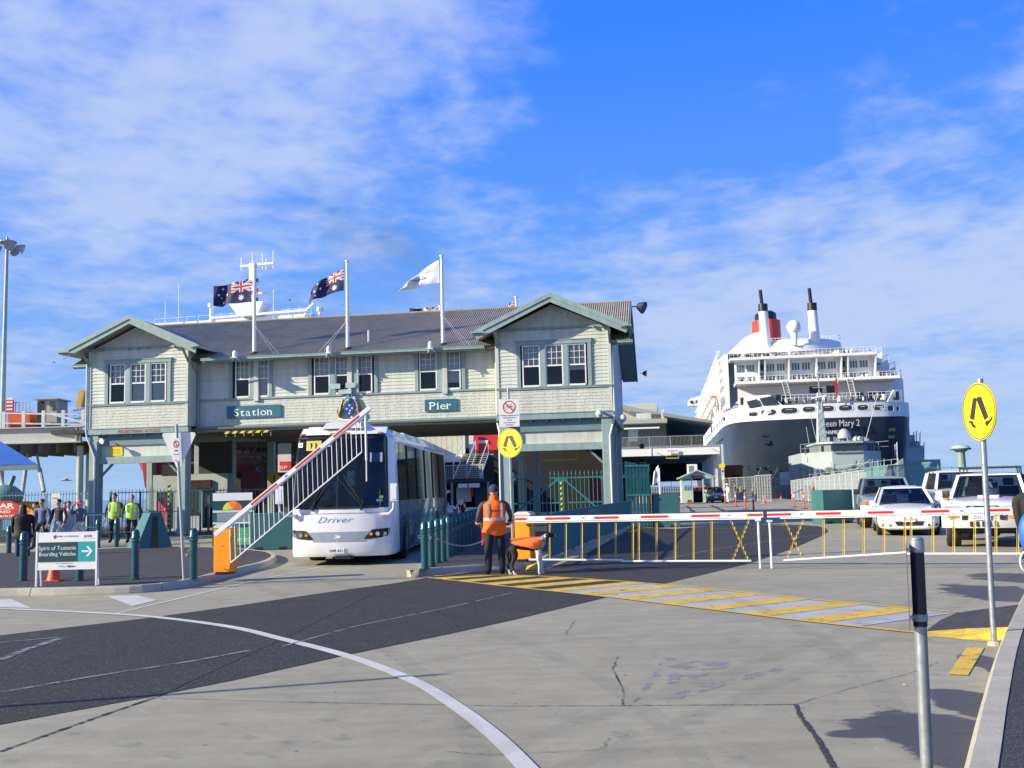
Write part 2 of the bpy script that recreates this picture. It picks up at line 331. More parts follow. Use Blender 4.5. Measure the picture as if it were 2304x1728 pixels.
# ================================================================== the ground
RZ = R(-8.5)                                  # the pier's own axis
UX = Vector((math.cos(RZ), math.sin(RZ), 0)); UY = Vector((-math.sin(RZ), math.cos(RZ), 0))
C0 = YP(1378, 938, 42.6); C0 = Vector((C0.x, C0.y, 0))   # front right corner of the station building
def PW(u, w, z=0.0): return C0 + UX*u + UY*w + Vector((0, 0, z))
def FP(px, py, w=0.0):
    d = ray(px, py); o = EYE-C0; t = (w-o.dot(UY))/d.dot(UY); p = EYE+d*t-C0; return p.dot(UX), p.z
def grid_sheet(name, pts, m, z, kind='structure'):
    mb = MB(); mb.sheet([Vector((p[0], p[1], z)) for p in pts]); o = part(name, mb, m); tag(o, kind=kind); return o
def concrete_material():
    m = bpy.data.materials.new('worn_concrete'); m.use_nodes = True; t = m.node_tree; b = t.nodes['Principled BSDF']; Lk = t.links.new
    tc = t.nodes.new('ShaderNodeTexCoord')
    def nz(sc, det, ro, dist=0):
        n = t.nodes.new('ShaderNodeTexNoise'); n.inputs['Scale'].default_value = sc; n.inputs['Detail'].default_value = det; n.inputs['Roughness'].default_value = ro; n.inputs['Distortion'].default_value = dist
        Lk(tc.outputs['Object'], n.inputs['Vector']); return n.outputs[0]
    def mr(v, a, b_, c, d, sm=False):
        n = t.nodes.new('ShaderNodeMapRange'); Lk(v, n.inputs[0]); n.inputs[1].default_value = a; n.inputs[2].default_value = b_; n.inputs[3].default_value = c; n.inputs[4].default_value = d
        if sm: n.interpolation_type = 'SMOOTHSTEP'
        return n.outputs[0]
    def ma(op, a, b_):
        n = t.nodes.new('ShaderNodeMath'); n.operation = op
        for i, v in enumerate((a, b_)):
            if isinstance(v, (int, float)): n.inputs[i].default_value = v
            else: Lk(v, n.inputs[i])
        return n.outputs[0]
    big = mr(nz(.35, 5, .6), .3, .7, .84, 1.10); mid = mr(nz(2.2, 9, .75, .6), .3, .7, .84, 1.12); fn = mr(nz(60, 3, .7), .3, .7, .88, 1.12)
    k = ma('MULTIPLY', ma('MULTIPLY', big, mid), fn)
    # tyre polish and streaks along the driving direction
    mp = t.nodes.new('ShaderNodeMapping'); Lk(tc.outputs['Object'], mp.inputs[0]); mp.inputs['Rotation'].default_value = (0, 0, R(-20)); mp.inputs['Scale'].default_value = (.5, 4.5, 1)
    ns = t.nodes.new('ShaderNodeTexNoise'); ns.inputs['Scale'].default_value = 1.1; ns.inputs['Detail'].default_value = 6; ns.inputs['Roughness'].default_value = .6; Lk(mp.outputs[0], ns.inputs['Vector'])
    k = ma('MULTIPLY', k, mr(ns.outputs[0], .35, .75, 1.05, .88))
    spots = mr(nz(9, 2, .5), .70, .745, 1.0, .62, True); k = ma('MULTIPLY', k, spots)
    sc = t.nodes.new('ShaderNodeVectorMath'); sc.operation = 'SCALE'; sc.inputs[0].default_value = (.312, .294, .212); Lk(k, sc.inputs['Scale'])
    # spilt water: dark irregular blots by the gutter
    wn = nz(1.5, 6, .62, .4); wet = None
    for (px, py, rx, ry) in ((2095, 1640, .62, .85), (2210, 1590, .42, .8), (2250, 1500, .26, 1.0), (2180, 1700, .5, .6), (2250, 1335, .9, 1.7), (1980, 1650, .45, .18), (2290, 1300, .8, 1.2)):
        g = G(px, py); sb = t.nodes.new('ShaderNodeVectorMath'); sb.operation = 'SUBTRACT'; Lk(tc.outputs['Object'], sb.inputs[0]); sb.inputs[1].default_value = g
        dv = t.nodes.new('ShaderNodeVectorMath'); dv.operation = 'DIVIDE'; Lk(sb.outputs[0], dv.inputs[0]); dv.inputs[1].default_value = (rx, ry, 1)
        ln = t.nodes.new('ShaderNodeVectorMath'); ln.operation = 'LENGTH'; Lk(dv.outputs[0], ln.inputs[0])
        v = ma('SUBTRACT', 1.0, ln.outputs['Value']); wet = v if wet is None else ma('MAXIMUM', wet, v)
    wv = mr(ma('ADD', wet, ma('MULTIPLY', ma('SUBTRACT', wn, .5), 1.3)), .14, .30, 0, 1, True)
    mx = t.nodes.new('ShaderNodeMixRGB'); Lk(wv, mx.inputs[0]); Lk(sc.outputs[0], mx.inputs[1]); mx.inputs[2].default_value = (.075, .068, .06, 1)
    Lk(mx.outputs[0], b.inputs['Base Color']); Lk(mr(wv, 0, 1, .88, .62), b.inputs['Roughness'])
    bp = t.nodes.new('ShaderNodeBump'); bp.inputs['Strength'].default_value = .25; bp.inputs['Distance'].default_value = .006; Lk(nz(45, 5, .75), bp.inputs['Height']); Lk(bp.outputs[0], b.inputs['Normal'])
    return m
def asphalt_material(name, base, speck):
    m = bpy.data.materials.new(name); m.use_nodes = True; t = m.node_tree; b = t.nodes['Principled BSDF']; Lk = t.links.new
    tc = t.nodes.new('ShaderNodeTexCoord'); v = t.nodes.new('ShaderNodeTexVoronoi'); v.inputs['Scale'].default_value = 85; Lk(tc.outputs['Object'], v.inputs['Vector'])
    n = t.nodes.new('ShaderNodeTexNoise'); n.inputs['Scale'].default_value = 1.1; n.inputs['Detail'].default_value = 6; n.inputs['Roughness'].default_value = .65; Lk(tc.outputs['Object'], n.inputs['Vector'])
    n2 = t.nodes.new('ShaderNodeTexNoise'); n2.inputs['Scale'].default_value = 120; n2.inputs['Detail'].default_value = 2; Lk(tc.outputs['Object'], n2.inputs['Vector'])
    cr = t.nodes.new('ShaderNodeValToRGB'); Lk(v.outputs['Color'], cr.inputs[0]); e = cr.color_ramp.elements
    e[0].position = .25; e[0].color = (*[c*.55 for c in base], 1); e[1].position = .95; e[1].color = (*speck, 1); x = e.new(.72); x.color = (*base, 1)
    mr = t.nodes.new('ShaderNodeMapRange'); Lk(n.outputs[0], mr.inputs[0]); mr.inputs[1].default_value = .3; mr.inputs[2].default_value = .7; mr.inputs[3].default_value = .82; mr.inputs[4].default_value = 1.2
    mr2 = t.nodes.new('ShaderNodeMapRange'); Lk(n2.outputs[0], mr2.inputs[0]); mr2.inputs[1].default_value = .3; mr2.inputs[2].default_value = .7; mr2.inputs[3].default_value = .7; mr2.inputs[4].default_value = 1.35
    mu = t.nodes.new('ShaderNodeMath'); mu.operation = 'MULTIPLY'; Lk(mr.outputs[0], mu.inputs[0]); Lk(mr2.outputs[0], mu.inputs[1])
    s = t.nodes.new('ShaderNodeVectorMath'); s.operation = 'SCALE'; Lk(cr.outputs[0], s.inputs[0]); Lk(mu.outputs[0], s.inputs['Scale']); Lk(s.outputs[0], b.inputs['Base Color'])
    b.inputs['Roughness'].default_value = .85; bp = t.nodes.new('ShaderNodeBump'); bp.inputs['Strength'].default_value = .55; bp.inputs['Distance'].default_value = .008; Lk(v.outputs['Distance'], bp.inputs['Height']); Lk(bp.outputs[0], b.inputs['Normal'])
    MT[name] = m; return m
def worn_paint(name, col, under, wear=.5, scale=6, top=1.0):
    """road paint: flakes off in patches so that what it was painted on shows"""
    m = bpy.data.materials.new(name); m.use_nodes = True; t = m.node_tree; b = t.nodes['Principled BSDF']; Lk = t.links.new
    tc = t.nodes.new('ShaderNodeTexCoord')
    n = t.nodes.new('ShaderNodeTexNoise'); n.inputs['Scale'].default_value = scale; n.inputs['Detail'].default_value = 9; n.inputs['Roughness'].default_value = .8; Lk(tc.outputs['Object'], n.inputs['Vector'])
    f = t.nodes.new('ShaderNodeMapRange'); Lk(n.outputs[0], f.inputs[0]); f.inputs[1].default_value = wear-.03; f.inputs[2].default_value = wear+.05; f.inputs[3].default_value = top; f.inputs[4].default_value = 0
    n3 = t.nodes.new('ShaderNodeTexNoise'); n3.inputs['Scale'].default_value = 2; n3.inputs['Detail'].default_value = 7; Lk(tc.outputs['Object'], n3.inputs['Vector'])
    g = t.nodes.new('ShaderNodeMapRange'); Lk(n3.outputs[0], g.inputs[0]); g.inputs[1].default_value = .3; g.inputs[2].default_value = .7; g.inputs[3].default_value = .86; g.inputs[4].default_value = 1.1
    s = t.nodes.new('ShaderNodeVectorMath'); s.operation = 'SCALE'; s.inputs[0].default_value = col; Lk(g.outputs[0], s.inputs['Scale'])
    Lk(s.outputs[0], b.inputs['Base Color']); b.inputs['Roughness'].default_value = .7; Lk(f.outputs[0], b.inputs['Alpha']); return m
conc = concrete_material()
asph = asphalt_material('asphalt', (.0255, .0245, .021), (.15, .14, .12))
asph2 = asphalt_material('footpath_asphalt', (.05, .048, .047), (.12, .115, .11))
# pier deck: land in front, the pier running away between two strips of water
pier = [(-160, -60), (160, -60), (160, 22)]
pier += [tuple(PW(14.5, -9)[:2]), tuple(PW(14.5, 420)[:2]), tuple(PW(-34, 420)[:2]), tuple(PW(-34, 9)[:2]), (-160, 50)]
grid_sheet('ground', pier, conc, 0.0)
mb = MB(); 
for a, b in zip(pier, pier[1:]+pier[:1]): mb.sheet([(a[0], a[1], -3.2), (b[0], b[1], -3.2), (b[0], b[1], -.002), (a[0], a[1], -.002)])
tag(part('pier_edge', mb, concwall), kind='structure')
def water_material():
    m = bpy.data.materials.new('sea_water'); m.use_nodes = True; t = m.node_tree; b = t.nodes['Principled BSDF']
    b.inputs['Base Color'].default_value = (.02, .06, .09, 1); b.inputs['Roughness'].default_value = .12
    tc = t.nodes.new('ShaderNodeTexCoord'); n = t.nodes.new('ShaderNodeTexNoise'); n.inputs['Scale'].default_value = .6; n.inputs['Detail'].default_value = 6; t.links.new(tc.outputs['Object'], n.inputs['Vector'])
    bp = t.nodes.new('ShaderNodeBump'); bp.inputs['Strength'].default_value = .8; bp.inputs['Distance'].default_value = .3; t.links.new(n.outputs[0], bp.inputs['Height']); t.links.new(bp.outputs[0], b.inputs['Normal']); return m
grid_sheet('water', [(-9000, -200), (9000, -200), (9000, 12000), (-9000, 12000)], water_material(), -3.0)
def gpoly(pts): return [G(*p) for p in pts]
# dark asphalt lane crossing the concrete
asp = gpoly([(-60,1437),(0,1430),(333,1391),(521,1365),(729,1334),(885,1313),(945,1303),(963,1300),(1180,1272),(1236,1279),(1320,1245),(1425,1187),(1520,1190),(1600,1183),(1700,1179),(1800,1181),(1840,1184),(1858,1189),(1864,1196),(1849,1206),(1780,1236),(1696,1265),(1600,1289),(1489,1315),(1354,1347),(1152,1396),(1000,1429),(781,1474),(521,1532),(312,1573),(0,1631),(-120,1648)])
def tri_sheet(name, pts, m, z, kind='structure'):
    bm = bmesh.new(); vs = [bm.verts.new((p[0], p[1], z)) for p in pts]; bm.faces.new(vs); bmesh.ops.triangulate(bm, faces=bm.faces[:]); bmesh.ops.recalc_face_normals(bm, faces=bm.faces[:])
    for f in bm.faces:
        if f.normal.z < 0: f.normal_flip()
    me = bpy.data.meshes.new(name); bm.to_mesh(me); me.materials.append(m); o = link(name, me); tag(o, kind=kind); return o
tri_sheet('road', asp, asph, .004)
# ---- raised islands and footpaths with kerbs
kerbm = mat('kerb_concrete', (.40, .375, .30), .85, var=.12, vscale=2.5, bump=.3, bscale=30, dirt=.3)
def catmull(pts, n=6, closed=False):
    P = [Vector(p) for p in pts]; o = []
    for i in range(len(P)-1):
        p0 = P[max(i-1, 0)]; p1 = P[i]; p2 = P[i+1]; p3 = P[min(i+2, len(P)-1)]
        for k in range(n):
            t = k/n; o.append(.5*((2*p1)+(p2-p0)*t+(2*p0-5*p1+4*p2-p3)*t*t+(3*p1-p0-3*p2+p3)*t**3))
    o.append(P[-1]); return o
def offset(pts, d):
    o = []
    for i, p in enumerate(pts):
        t = (pts[min(i+1, len(pts)-1)]-pts[max(i-1, 0)]); t.z = 0; t.normalize(); o.append(p+Vector((-t.y, t.x, 0))*d)
    return o
def kerb(name, line, wd, h, m, side=1, seg=2.4):
    """kerb stones along a line: outer face battered, a joint every few metres"""
    inner = offset(line, wd*side); stones = []; acc = 0; cur = [0]
    for i in range(1, len(line)):
        acc += (line[i]-line[i-1]).length; cur.append(i)
        if acc > seg: stones.append(cur); cur = [i]; acc = 0
    if len(cur) > 1: stones.append(cur)
    root = None
    for st in stones:
        mb = MB(); rg = []
        for j, i in enumerate(st):
            a = line[i].copy(); b = inner[i].copy()
            if j == 0: d = (line[st[1]]-a).normalized()*.008; a += d; b += d
            if j == len(st)-1: d = (line[st[-2]]-a).normalized()*.008; a += d; b += d
            n = (b-a).normalized(); rg.append([Vector((a.x, a.y, -.02)), Vector((a.x, a.y, .02))+n*.0, Vector((a.x, a.y, h-.03))+n*.035, Vector((a.x, a.y, h))+n*.06, Vector((b.x, b.y, h)), Vector((b.x, b.y, -.02))])
        mb.rings(rg); 
        if root is None: root = part(name, mb, m); tag(root, kind='structure'); MW[root.name] = Matrix.Identity(4)
        else: part('kerb_stone', mb, m, root)
    return inner
KH = .14
# left island (A-frame sign, bollards): its kerb curves round to the raised boom
lk = catmull([G(-260,1352), G(0,1343), G(150,1340), G(320,1334), G(420,1322), G(500,1303), G(560,1287), G(600,1277), G(622,1266), G(624,1258), G(610,1251)], 5)
lin = kerb('kerb', lk, .17, KH, kerbm, 1)
back = [G(560,1246), G(470,1240), G(300,1241), G(120,1250), G(-300,1262)]
tri_sheet('footpath', lin+back, asph2, KH-.006)
bk = kerb('kerb_back', catmull([G(610,1251), G(560,1246), G(470,1240), G(300,1241), G(120,1250), G(-300,1262)], 3), .12, KH, kerbm, 1)
# middle island (bollards, green fence, boom cabinet)
mid_l = catmull([G(925,1299), G(935,1291), G(960,1262), G(985,1228), G(1008,1190), G(1012,1180)], 4)
kerb('kerb_middle', mid_l[::-1], .15, KH, kerbm, 1)
mid_r = [G(925,1299), G(1000,1291), G(1100,1284), G(1200,1279), G(1228,1269), G(1285,1240), G(1375,1204), G(1420,1190), G(1425,1180)]
kerb('kerb_middle_right', mid_r, .14, KH, kerbm, 1)
tri_sheet('median', offset(mid_l, -.14)+offset(mid_r, .13)[::-1], asph2, KH-.006)
# island across the bus lane behind the left island, with yellow lining
bl = gpoly([(-200,1232),(60,1226),(200,1222),(330,1218),(460,1212),(560,1200),(560,1190),(300,1192),(-200,1200)])
tri_sheet('pavement', bl, asph2, .10)
kerb('kerb_far', catmull(bl[:7], 3), .15, .105, kerbm, 1)
# right footpath
rk = catmull([G(2360,1247), G(2304,1345), G(2248,1463), G(2206,1596), G(2172,1728), G(2140,1850)], 4)
rin = kerb('kerb_right', rk, .20, KH, kerbm, 1, 3.2)
tri_sheet('footpath_right', rin+[Vector((1.4,1.5,0)), Vector((12,1.5,0)), Vector((24,20,0))], asph2, KH-.006)
# ramp of asphalt with a yellow nosing against the right kerb
q = lambda x, y, z=0: G(1900+x/2.871, 1150+y/2.871, z)
yp_k = worn_paint('kerb_yellow', (.80, .55, .03), None, .72, 9)
rz0 = [q(525,775,.004), q(620,702,.004), q(700,668,.006), q(740,655,.006)]; rz1 = [q(790,757,.05), q(1068,748,.13), q(1135,602,.13), q(900,632,.03)]
mb = MB(); mb.sheet([rz0[0], q(790,758,.045), rz1[3], rz0[1]]); mb.sheet([rz0[1], rz1[3], rz0[3], rz0[2]]); mb.sheet([q(790,758,.045), rz1[1], rz1[2], rz1[3]])
tag(part('ramp', mb, asph2), kind='structure')
mb = MB(); mb.sheet([q(525,777,.006), q(525,808,.004), q(760,826,.004), q(790,758,.047)]); mb.sheet([q(790,758,.047), q(760,826,.004), q(945,846,.004), q(1038,832,.01), q(1068,748,.132)])
tag(part('ramp_nosing', mb, mat('yellow_kerb_paint', (.68, .47, .04), .65, var=.22, vscale=9, dirt=.75)), kind='structure')
# ---- painted markings
def stripe(mb, line, wd, z):
    a = offset(line, wd/2); b = offset(line, -wd/2)
    for i in range(len(line)-1): mb.sheet([(a[i].x,a[i].y,z), (b[i].x,b[i].y,z), (b[i+1].x,b[i+1].y,z), (a[i+1].x,a[i+1].y,z)])
wp = worn_paint('white_line_paint', (.56, .55, .50), None, .66, 7)
wp2 = worn_paint('faint_line_paint', (.22, .22, .22), None, .52, 4)
ypnt = worn_paint('yellow_line_paint', (.64, .43, .05), None, .585, 5)
bpnt = worn_paint('pale_blue_grey_paint', (.40, .41, .43), None, .60, 5)
mb = MB(); stripe(mb, catmull([G(-150,1366), G(0,1370), G(234,1381), G(365,1391), G(521,1412), G(635,1439), G(781,1477), G(927,1532), G(1016,1584), G(1110,1655), G(1190,1735), G(1290,1850)], 8), .135, .009)
stripe(mb, catmull([G(255,1382), G(340,1362), G(443,1338), G(560,1310), G(760,1268)], 3), .07, .005)
for pl in (((242,1342),(310,1340),(352,1351),(298,1364)), ((-30,1352),(25,1348),(72,1369),(-30,1366))): mb.sheet([(*G(*p)[:2], .005) for p in pl])
mb.sheet([(*G(*p)[:2], .005) for p in ((1450,1262),(1530,1243),(1600,1236),(1540,1252))][::-1]) if 0 else None
tag(part('road_marking', mb, wp), kind='structure')
mb = MB()
for ln, wd in (([(0,1447),(146,1434)], .06), ([(146,1434),(60,1462),(0,1486)], .11), ([(0,1560),(200,1525),(427,1490),(560,1465)], .07), ([(635,1456),(800,1410),(900,1390),(1000,1370),(1152,1335)], .05), ([(1480,1262),(1590,1240),(1700,1222),(1850,1203)], .06), ([(1500,1205),(1640,1196)], .07)):
    stripe(mb, [G(*p) for p in ln], wd, .009)
tag(part('worn_marking', mb, wp2), kind='structure')
# crossing: two border lines and slanting bars, yellow with pale blue-grey between them on the concrete
top = catmull([G(945,1297), G(1177,1296), G(1489,1316), G(1825,1350), G(2156,1379)], 8); bot = catmull([G(952,1299), G(1118,1318), G(1366,1344), G(1613,1374), G(1825,1400), G(2070,1426)], 8)
def along(line, s):
    tot = [0]
    for a, b in zip(line, line[1:]): tot.append(tot[-1]+(b-a).length)
    d = s*tot[-1]
    for i in range(len(line)-1):
        if tot[i+1] >= d or i == len(line)-2:
            t = (d-tot[i])/(tot[i+1]-tot[i]); return line[i].lerp(line[i+1], t)
mb = MB(); mg = MB(); stripe(mb, top, .09, .013); stripe(mb, bot, .09, .013)
NS = 12
for i in range(NS):
    s0 = .02+i/NS*.98; s1 = s0+.5/NS; s2 = s0+1/NS; sk = -.075
    a = along(bot, min(max(s0+sk, 0), 1)); b = along(bot, min(max(s1+sk, 0), 1)); c = along(top, min(s1, 1)); d = along(top, min(s0, 1)); e = along(bot, min(max(s2+sk, 0), 1)); f = along(top, min(s2, 1))
    if i > 0: mb.sheet([(p.x, p.y, .009) for p in (a, b, c, d)])
    if i > 4: mg.sheet([(p.x, p.y, .005) for p in (b, e, f, c)])
tag(part('crossing_marking', mb, ypnt), kind='structure'); tag(part('crossing_infill', mg, bpnt), kind='structure')
mb = MB()
for ln, wd in (([(2195,1458),(2155,1520)], .16), ([(925,1303),(938,1287)], .16), ([(150,1252),(330,1237),(440,1227),(560,1217)], .10), ([(330,1233),(470,1222),(600,1200)], .08), ([(1560,1186),(1680,1180),(1800,1184)], .08), ([(1600,1190),(1740,1188)], .06)):
    stripe(mb, [G(*p) for p in ln], wd, .007)
tag(part('yellow_marking', mb, ypnt), kind='structure')
# slab joints and cracks
jm = mat('joint_dirt', (.035, .033, .03), .95, var=.3, vscale=20)
def jag(pts, amp, n=10):
    o = []; 
    for a, b in zip(pts, pts[1:]):
        for k in range(n):
            t = k/n; p = a.lerp(b, t); o.append(p+Vector((random.uniform(-amp, amp), random.uniform(-amp, amp), 0)))
    o.append(pts[-1]); return o
def gap(mb, line, w0, w1, z):
    a = []; b = []; n = len(line)
    for i, p in enumerate(line):
        t = line[min(i+1, n-1)]-line[max(i-1, 0)]; t.normalize(); q_ = Vector((-t.y, t.x, 0)); ww = (w0+(w1-w0)*i/n)*random.uniform(.35, 1.5)/2; a.append(p+q_*ww); b.append(p-q_*ww)
    for i in range(n-1): mb.sheet([(a[i].x,a[i].y,z), (b[i].x,b[i].y,z), (b[i+1].x,b[i+1].y,z), (a[i+1].x,a[i+1].y,z)])
mb = MB()
gap(mb, jag([G(0,1692), G(180,1628), G(354,1568)], .004, 30), .035, .02, .0055); gap(mb, jag([G(354,1568), G(635,1438), G(875,1318)], .01, 30), .02, .02, .0075)
gap(mb, jag([G(325,1571), G(640,1580), G(1152,1590), G(1790,1586)], .003, 90), .006, .012, .0055)
gap(mb, jag([G(1790,1586), G(1800,1612), G(1840,1665), G(1875,1728)], .002, 40), .028, .042, .0055)
gap(mb, jag([G(1390,1477), G(1378,1510), G(1402,1555), G(1400,1590)], .012, 8), .008, .008, .0055)
gap(mb, jag([G(1295,1395), G(1270,1430), G(1312,1436)], .01, 8), .006, .004, .0055)
gap(mb, jag([G(1790,1586), G(1900,1553), G(2050,1515), G(2110,1490)], .012, 14), .006, .004, .0055)
gap(mb, jag([G(1000,1692), G(1110,1700), G(1350,1688), G(1372,1660)], .012, 12), .006, .004, .0055)
gap(mb, jag([G(1640,1010+122), G(1700,1145)], .01, 8), .05, .05, .0055)
gap(mb, jag([G(1545,1138), G(1562,1153)], .01, 8), .35, .3, .0055); gap(mb, jag([G(1600,1137), G(1632,1151)], .01, 8), .3, .3, .0055)
tag(part('slab_joint', mb, jm), kind='structure')
tm = worn_paint('tyre_rubber_mark', (.06, .058, .055), None, .54, .8, .06); mb = MB()
for ln, wd in (([(2304,1250),(1900,1420),(1500,1560),(1100,1700),(700,1850)], .22), ([(2304,1290),(1980,1440),(1620,1590),(1250,1740)], .2), ([(640,1290),(900,1350),(1250,1480),(1500,1640),(1600,1800)], .2), ([(560,1310),(760,1400),(1000,1560),(1080,1760)], .2), ([(1250,1240),(1600,1330),(1900,1480),(2050,1700)], .24), ([(900,1500),(1300,1440),(1800,1425),(2150,1450)], .18)): stripe(mb, catmull([G(*p) for p in ln], 8), wd, .0105)
tag(part('tyre_marks', mb, tm), kind='structure')
mb = MB(); rs_ = random.Random(5)
for k in range(70): 
    p = G(rs_.uniform(-100, 2300), 1300+rs_.random()**.6*420); r_ = rs_.uniform(.02, .08); mb.sheet([(p.x+r_*(1+.35*math.sin(3*a+k))*math.cos(a), p.y+r_*(1+.3*math.cos(2*a+k))*math.sin(a)*.8, .0115) for a in [2*math.pi*i/12 for i in range(12)]])
tag(part('oil_stains', mb, worn_paint('oil_stain', (.10, .095, .085), None, .54, 9, .16)), kind='stuff')
mb = MB()
for pl in (((1490,1478),(1520,1482),(1440,1570),(1415,1588)), ((1500,1485),(1640,1490),(1640,1500),(1560,1530),(1500,1540)), ((1480,1570),(1620,1530),(1760,1500),(1765,1508),(1640,1540),(1500,1582))): mb.sheet([(*G(*p)[:2], .0075) for p in pl])
tag(part('scuffed_paint', mb, worn_paint('blue_grey_scuff', (.26, .29, .36), None, .47, 4, .5)), kind='structure')
# litter in the gutter
lt = MB(); 
for i in range(46):
    t = random.random(); a = G(2300,1350).lerp(G(2150,1728), t); p = a+Vector((-random.random()**2*.9-.03, random.uniform(-.1,.1), .012)); s = random.uniform(.006, .022); lt.k = random.randint(0, 2)
    lt.add([p+Vector((random.uniform(-s,s), random.uniform(-s,s), random.uniform(0,s*.5))) for _ in range(4)], [(0,1,2),(0,2,3),(0,3,1)])
tag(part('litter', lt, [mat('brown_leaf', (.06,.035,.02), .8), white, mat('tan_leaf', (.3,.17,.06), .8)]), 'dry leaves and scraps of paper along the right kerb', 'litter', kind='stuff')
# ================================================================== the station building (local: x along the front, y into the building, z up)
BLD = thing('station_building', 'long two storey weatherboard gatehouse with two gabled wings spanning the pier road', 'building', C0, RZ)
DEP = 10.9
def holes_wall(mb, x0, x1, z0, z1, y0, y1, holes):
    xs = sorted({x0, x1, *[h[0] for h in holes], *[h[1] for h in holes]}); zs = sorted({z0, z1, *[h[2] for h in holes], *[h[3] for h in holes]})
    xs = [x for x in xs if x0 <= x <= x1]; zs = [z for z in zs if z0 <= z <= z1]
    for a, b in zip(xs, xs[1:]):
        col = []
        for c, d in zip(zs, zs[1:]):
            if any(h[0]-1e-6 <= a and b <= h[1]+1e-6 and h[2]-1e-6 <= c and d <= h[3]+1e-6 for h in holes):
                if col: mb.box(a, b, y0, y1, col[0], col[1]); col = []
            else: col = [col[0], d] if col else [c, d]
        if col: mb.box(a, b, y0, y1, col[0], col[1])
WR = (-4.85, 0.0); WL = (-23.6, -18.85); MY = .9
win_R = (-3.94, -.83, 5.99, 7.91); win_L = (-22.78, -19.67, 5.99, 7.91)
wm1 = (-17.25, -15.27, 6.12, 7.92); wm2 = (-13.51, -10.37, 6.12, 7.92); wm3 = (-8.62, -6.42, 6.12, 7.92)
# ---- walls behind the cladding, one mesh per wall
for nm, (x0, x1), y, hs in (('wall', WR, 0, [win_R]), ('wall', WL, 0, [win_L]), ('wall', (WL[1], WR[0]), MY, [wm1, wm2, wm3])):
    mb = MB(); holes_wall(mb, x0, x1, 4.88, 8.30 if y == 0 else 7.95, y+.03, y+.15, hs)
    if y == 0:
        cxm = (x0+x1)/2; mb.prism([(x0, .032, 8.30), (x1, .032, 8.30), (x1, .032, 8.42), (cxm, .032, 9.50), (x0, .032, 8.42)], (0, .1, 0))
        mb.box(x0, x0+.12, .15, MY+.15, 4.88, 8.4); mb.box(x1-.12, x1, .15, MY+.15, 4.88, 8.4)
    part(nm, mb, cream, BLD)
mb = MB(); mb.box(WL[0], WL[0]+.12, MY+.15, DEP, 4.88, 8.1); mb.box(-.12, 0, MY+.15, DEP, 4.88, 8.1); mb.box(WL[0]+.12, -.12, DEP-.12, DEP, 4.88, 7.6)
mb.prism([(-.002, .2, 8.1), (-.002, DEP-.2, 8.1), (-.002, 5.45, 10.3)], (-.12, 0, 0)); mb.prism([(WL[0]+.122, .2, 8.1), (WL[0]+.122, DEP-.2, 8.1), (WL[0]+.122, 5.45, 10.3)], (-.12, 0, 0))
part('wall', mb, cream, BLD)
mb = MB(); mb.box(WL[0]+.12, -.12, MY+1.6, MY+1.65, 4.95, 7.9); mb.box(WL[0]+.12, -.12, 1.1, 1.14, 7.93, 7.99); part('interior_wall', mb, mat('interior_plaster', (.16, .16, .15), .9), BLD)
# ---- weatherboards, each a lapped board
def board_mesh():
    mb = MB(); vs = []
    for x in (0, 1): vs += [(x, .03, 0), (x, -.004, 0), (x, -.004, .012), (x, .018, .152), (x, .03, .152)]
    mb.add(vs, [(0,1,6,5), (1,2,7,6), (2,3,8,7), (3,4,9,8), (4,3,2,1,0), (5,6,7,8,9)]); return mb.data('weatherboard', cream)
BM = board_mesh()
def boards(x0, x1, z0, z1, y, holes, clip=None):
    z = z0
    while z < z1-.04:
        segs = [(x0, x1)]
        for h in holes:
            if z+.10 > h[2] and z < h[3]:
                ns = []
                for a, b in segs:
                    if h[0] > a: ns.append((a, min(b, h[0])))
                    if h[1] < b: ns.append((max(a, h[1]), b))
                segs = ns
        for a, b in segs:
            if b-a > .03: link('weatherboard', BM, BLD, (a, y+random.uniform(-.002, .002), z), (0, 0, 0), (b-a, 1, 1))
        z += .152
boards(WR[0]+.1, WR[1]-.1, 6.0, 8.42, 0, [win_R]); boards(WL[0]+.1, WL[1]-.1, 6.0, 8.42, 0, [win_L]); boards(WL[1]+.02, WR[0]-.02, 6.12, 7.92, MY, [wm1, wm2, wm3])
z = 6.0
while z < 7.9:                                   # the long shaded side wall
    link('weatherboard', BM, BLD, (0, .1, z), (0, 0, R(90)), (DEP-.2, 1, 1)); z += .152
# ---- shingles: six pixels wide in the picture, so one mesh to each band
def shingle_band(x0, x1, z0, z1, y, w=.115, h=.13, clip=None, flip=False, drop=.03):
    mb = MB(); row = 0; z = z0
    while z < z1-.02:
        x = x0 - (w/2 if row % 2 else 0)
        while x < x1:
            ww = w*random.uniform(.8, 1.15); a = max(x, x0)+.002; b = min(x+ww, x1)-.002; zt = min(z+h+.01, z1)
            zb = z+random.choice((0, 0, -.012, .01)) if row else z
            if b-a > .02 and (clip is None or (clip(a, zt) and clip(b, zt))):
                d = random.uniform(-.003, .003); mb.add([(a,y-.001+d,zb), (b,y-.001+d,zb), (b,y+.016,zt), (a,y+.016,zt), (a,y+.03,zb), (b,y+.03,zb), (b,y+.03,zt), (a,y+.03,zt)], [(0,1,2,3), (0,4,5,1), (3,2,6,7), (0,3,7,4), (1,5,6,2)])
            x += ww
        z += h; row += 1
    o = part('shingles', mb, cream2, BLD); o['kind'] = 'stuff'; return o
shingle_band(WR[0]+.1, WR[1]-.1, 4.90, 5.90, 0); shingle_band(WL[0]+.1, WL[1]-.1, 4.90, 5.90, 0); shingle_band(WL[1], WR[0], 4.90, 6.0, MY)
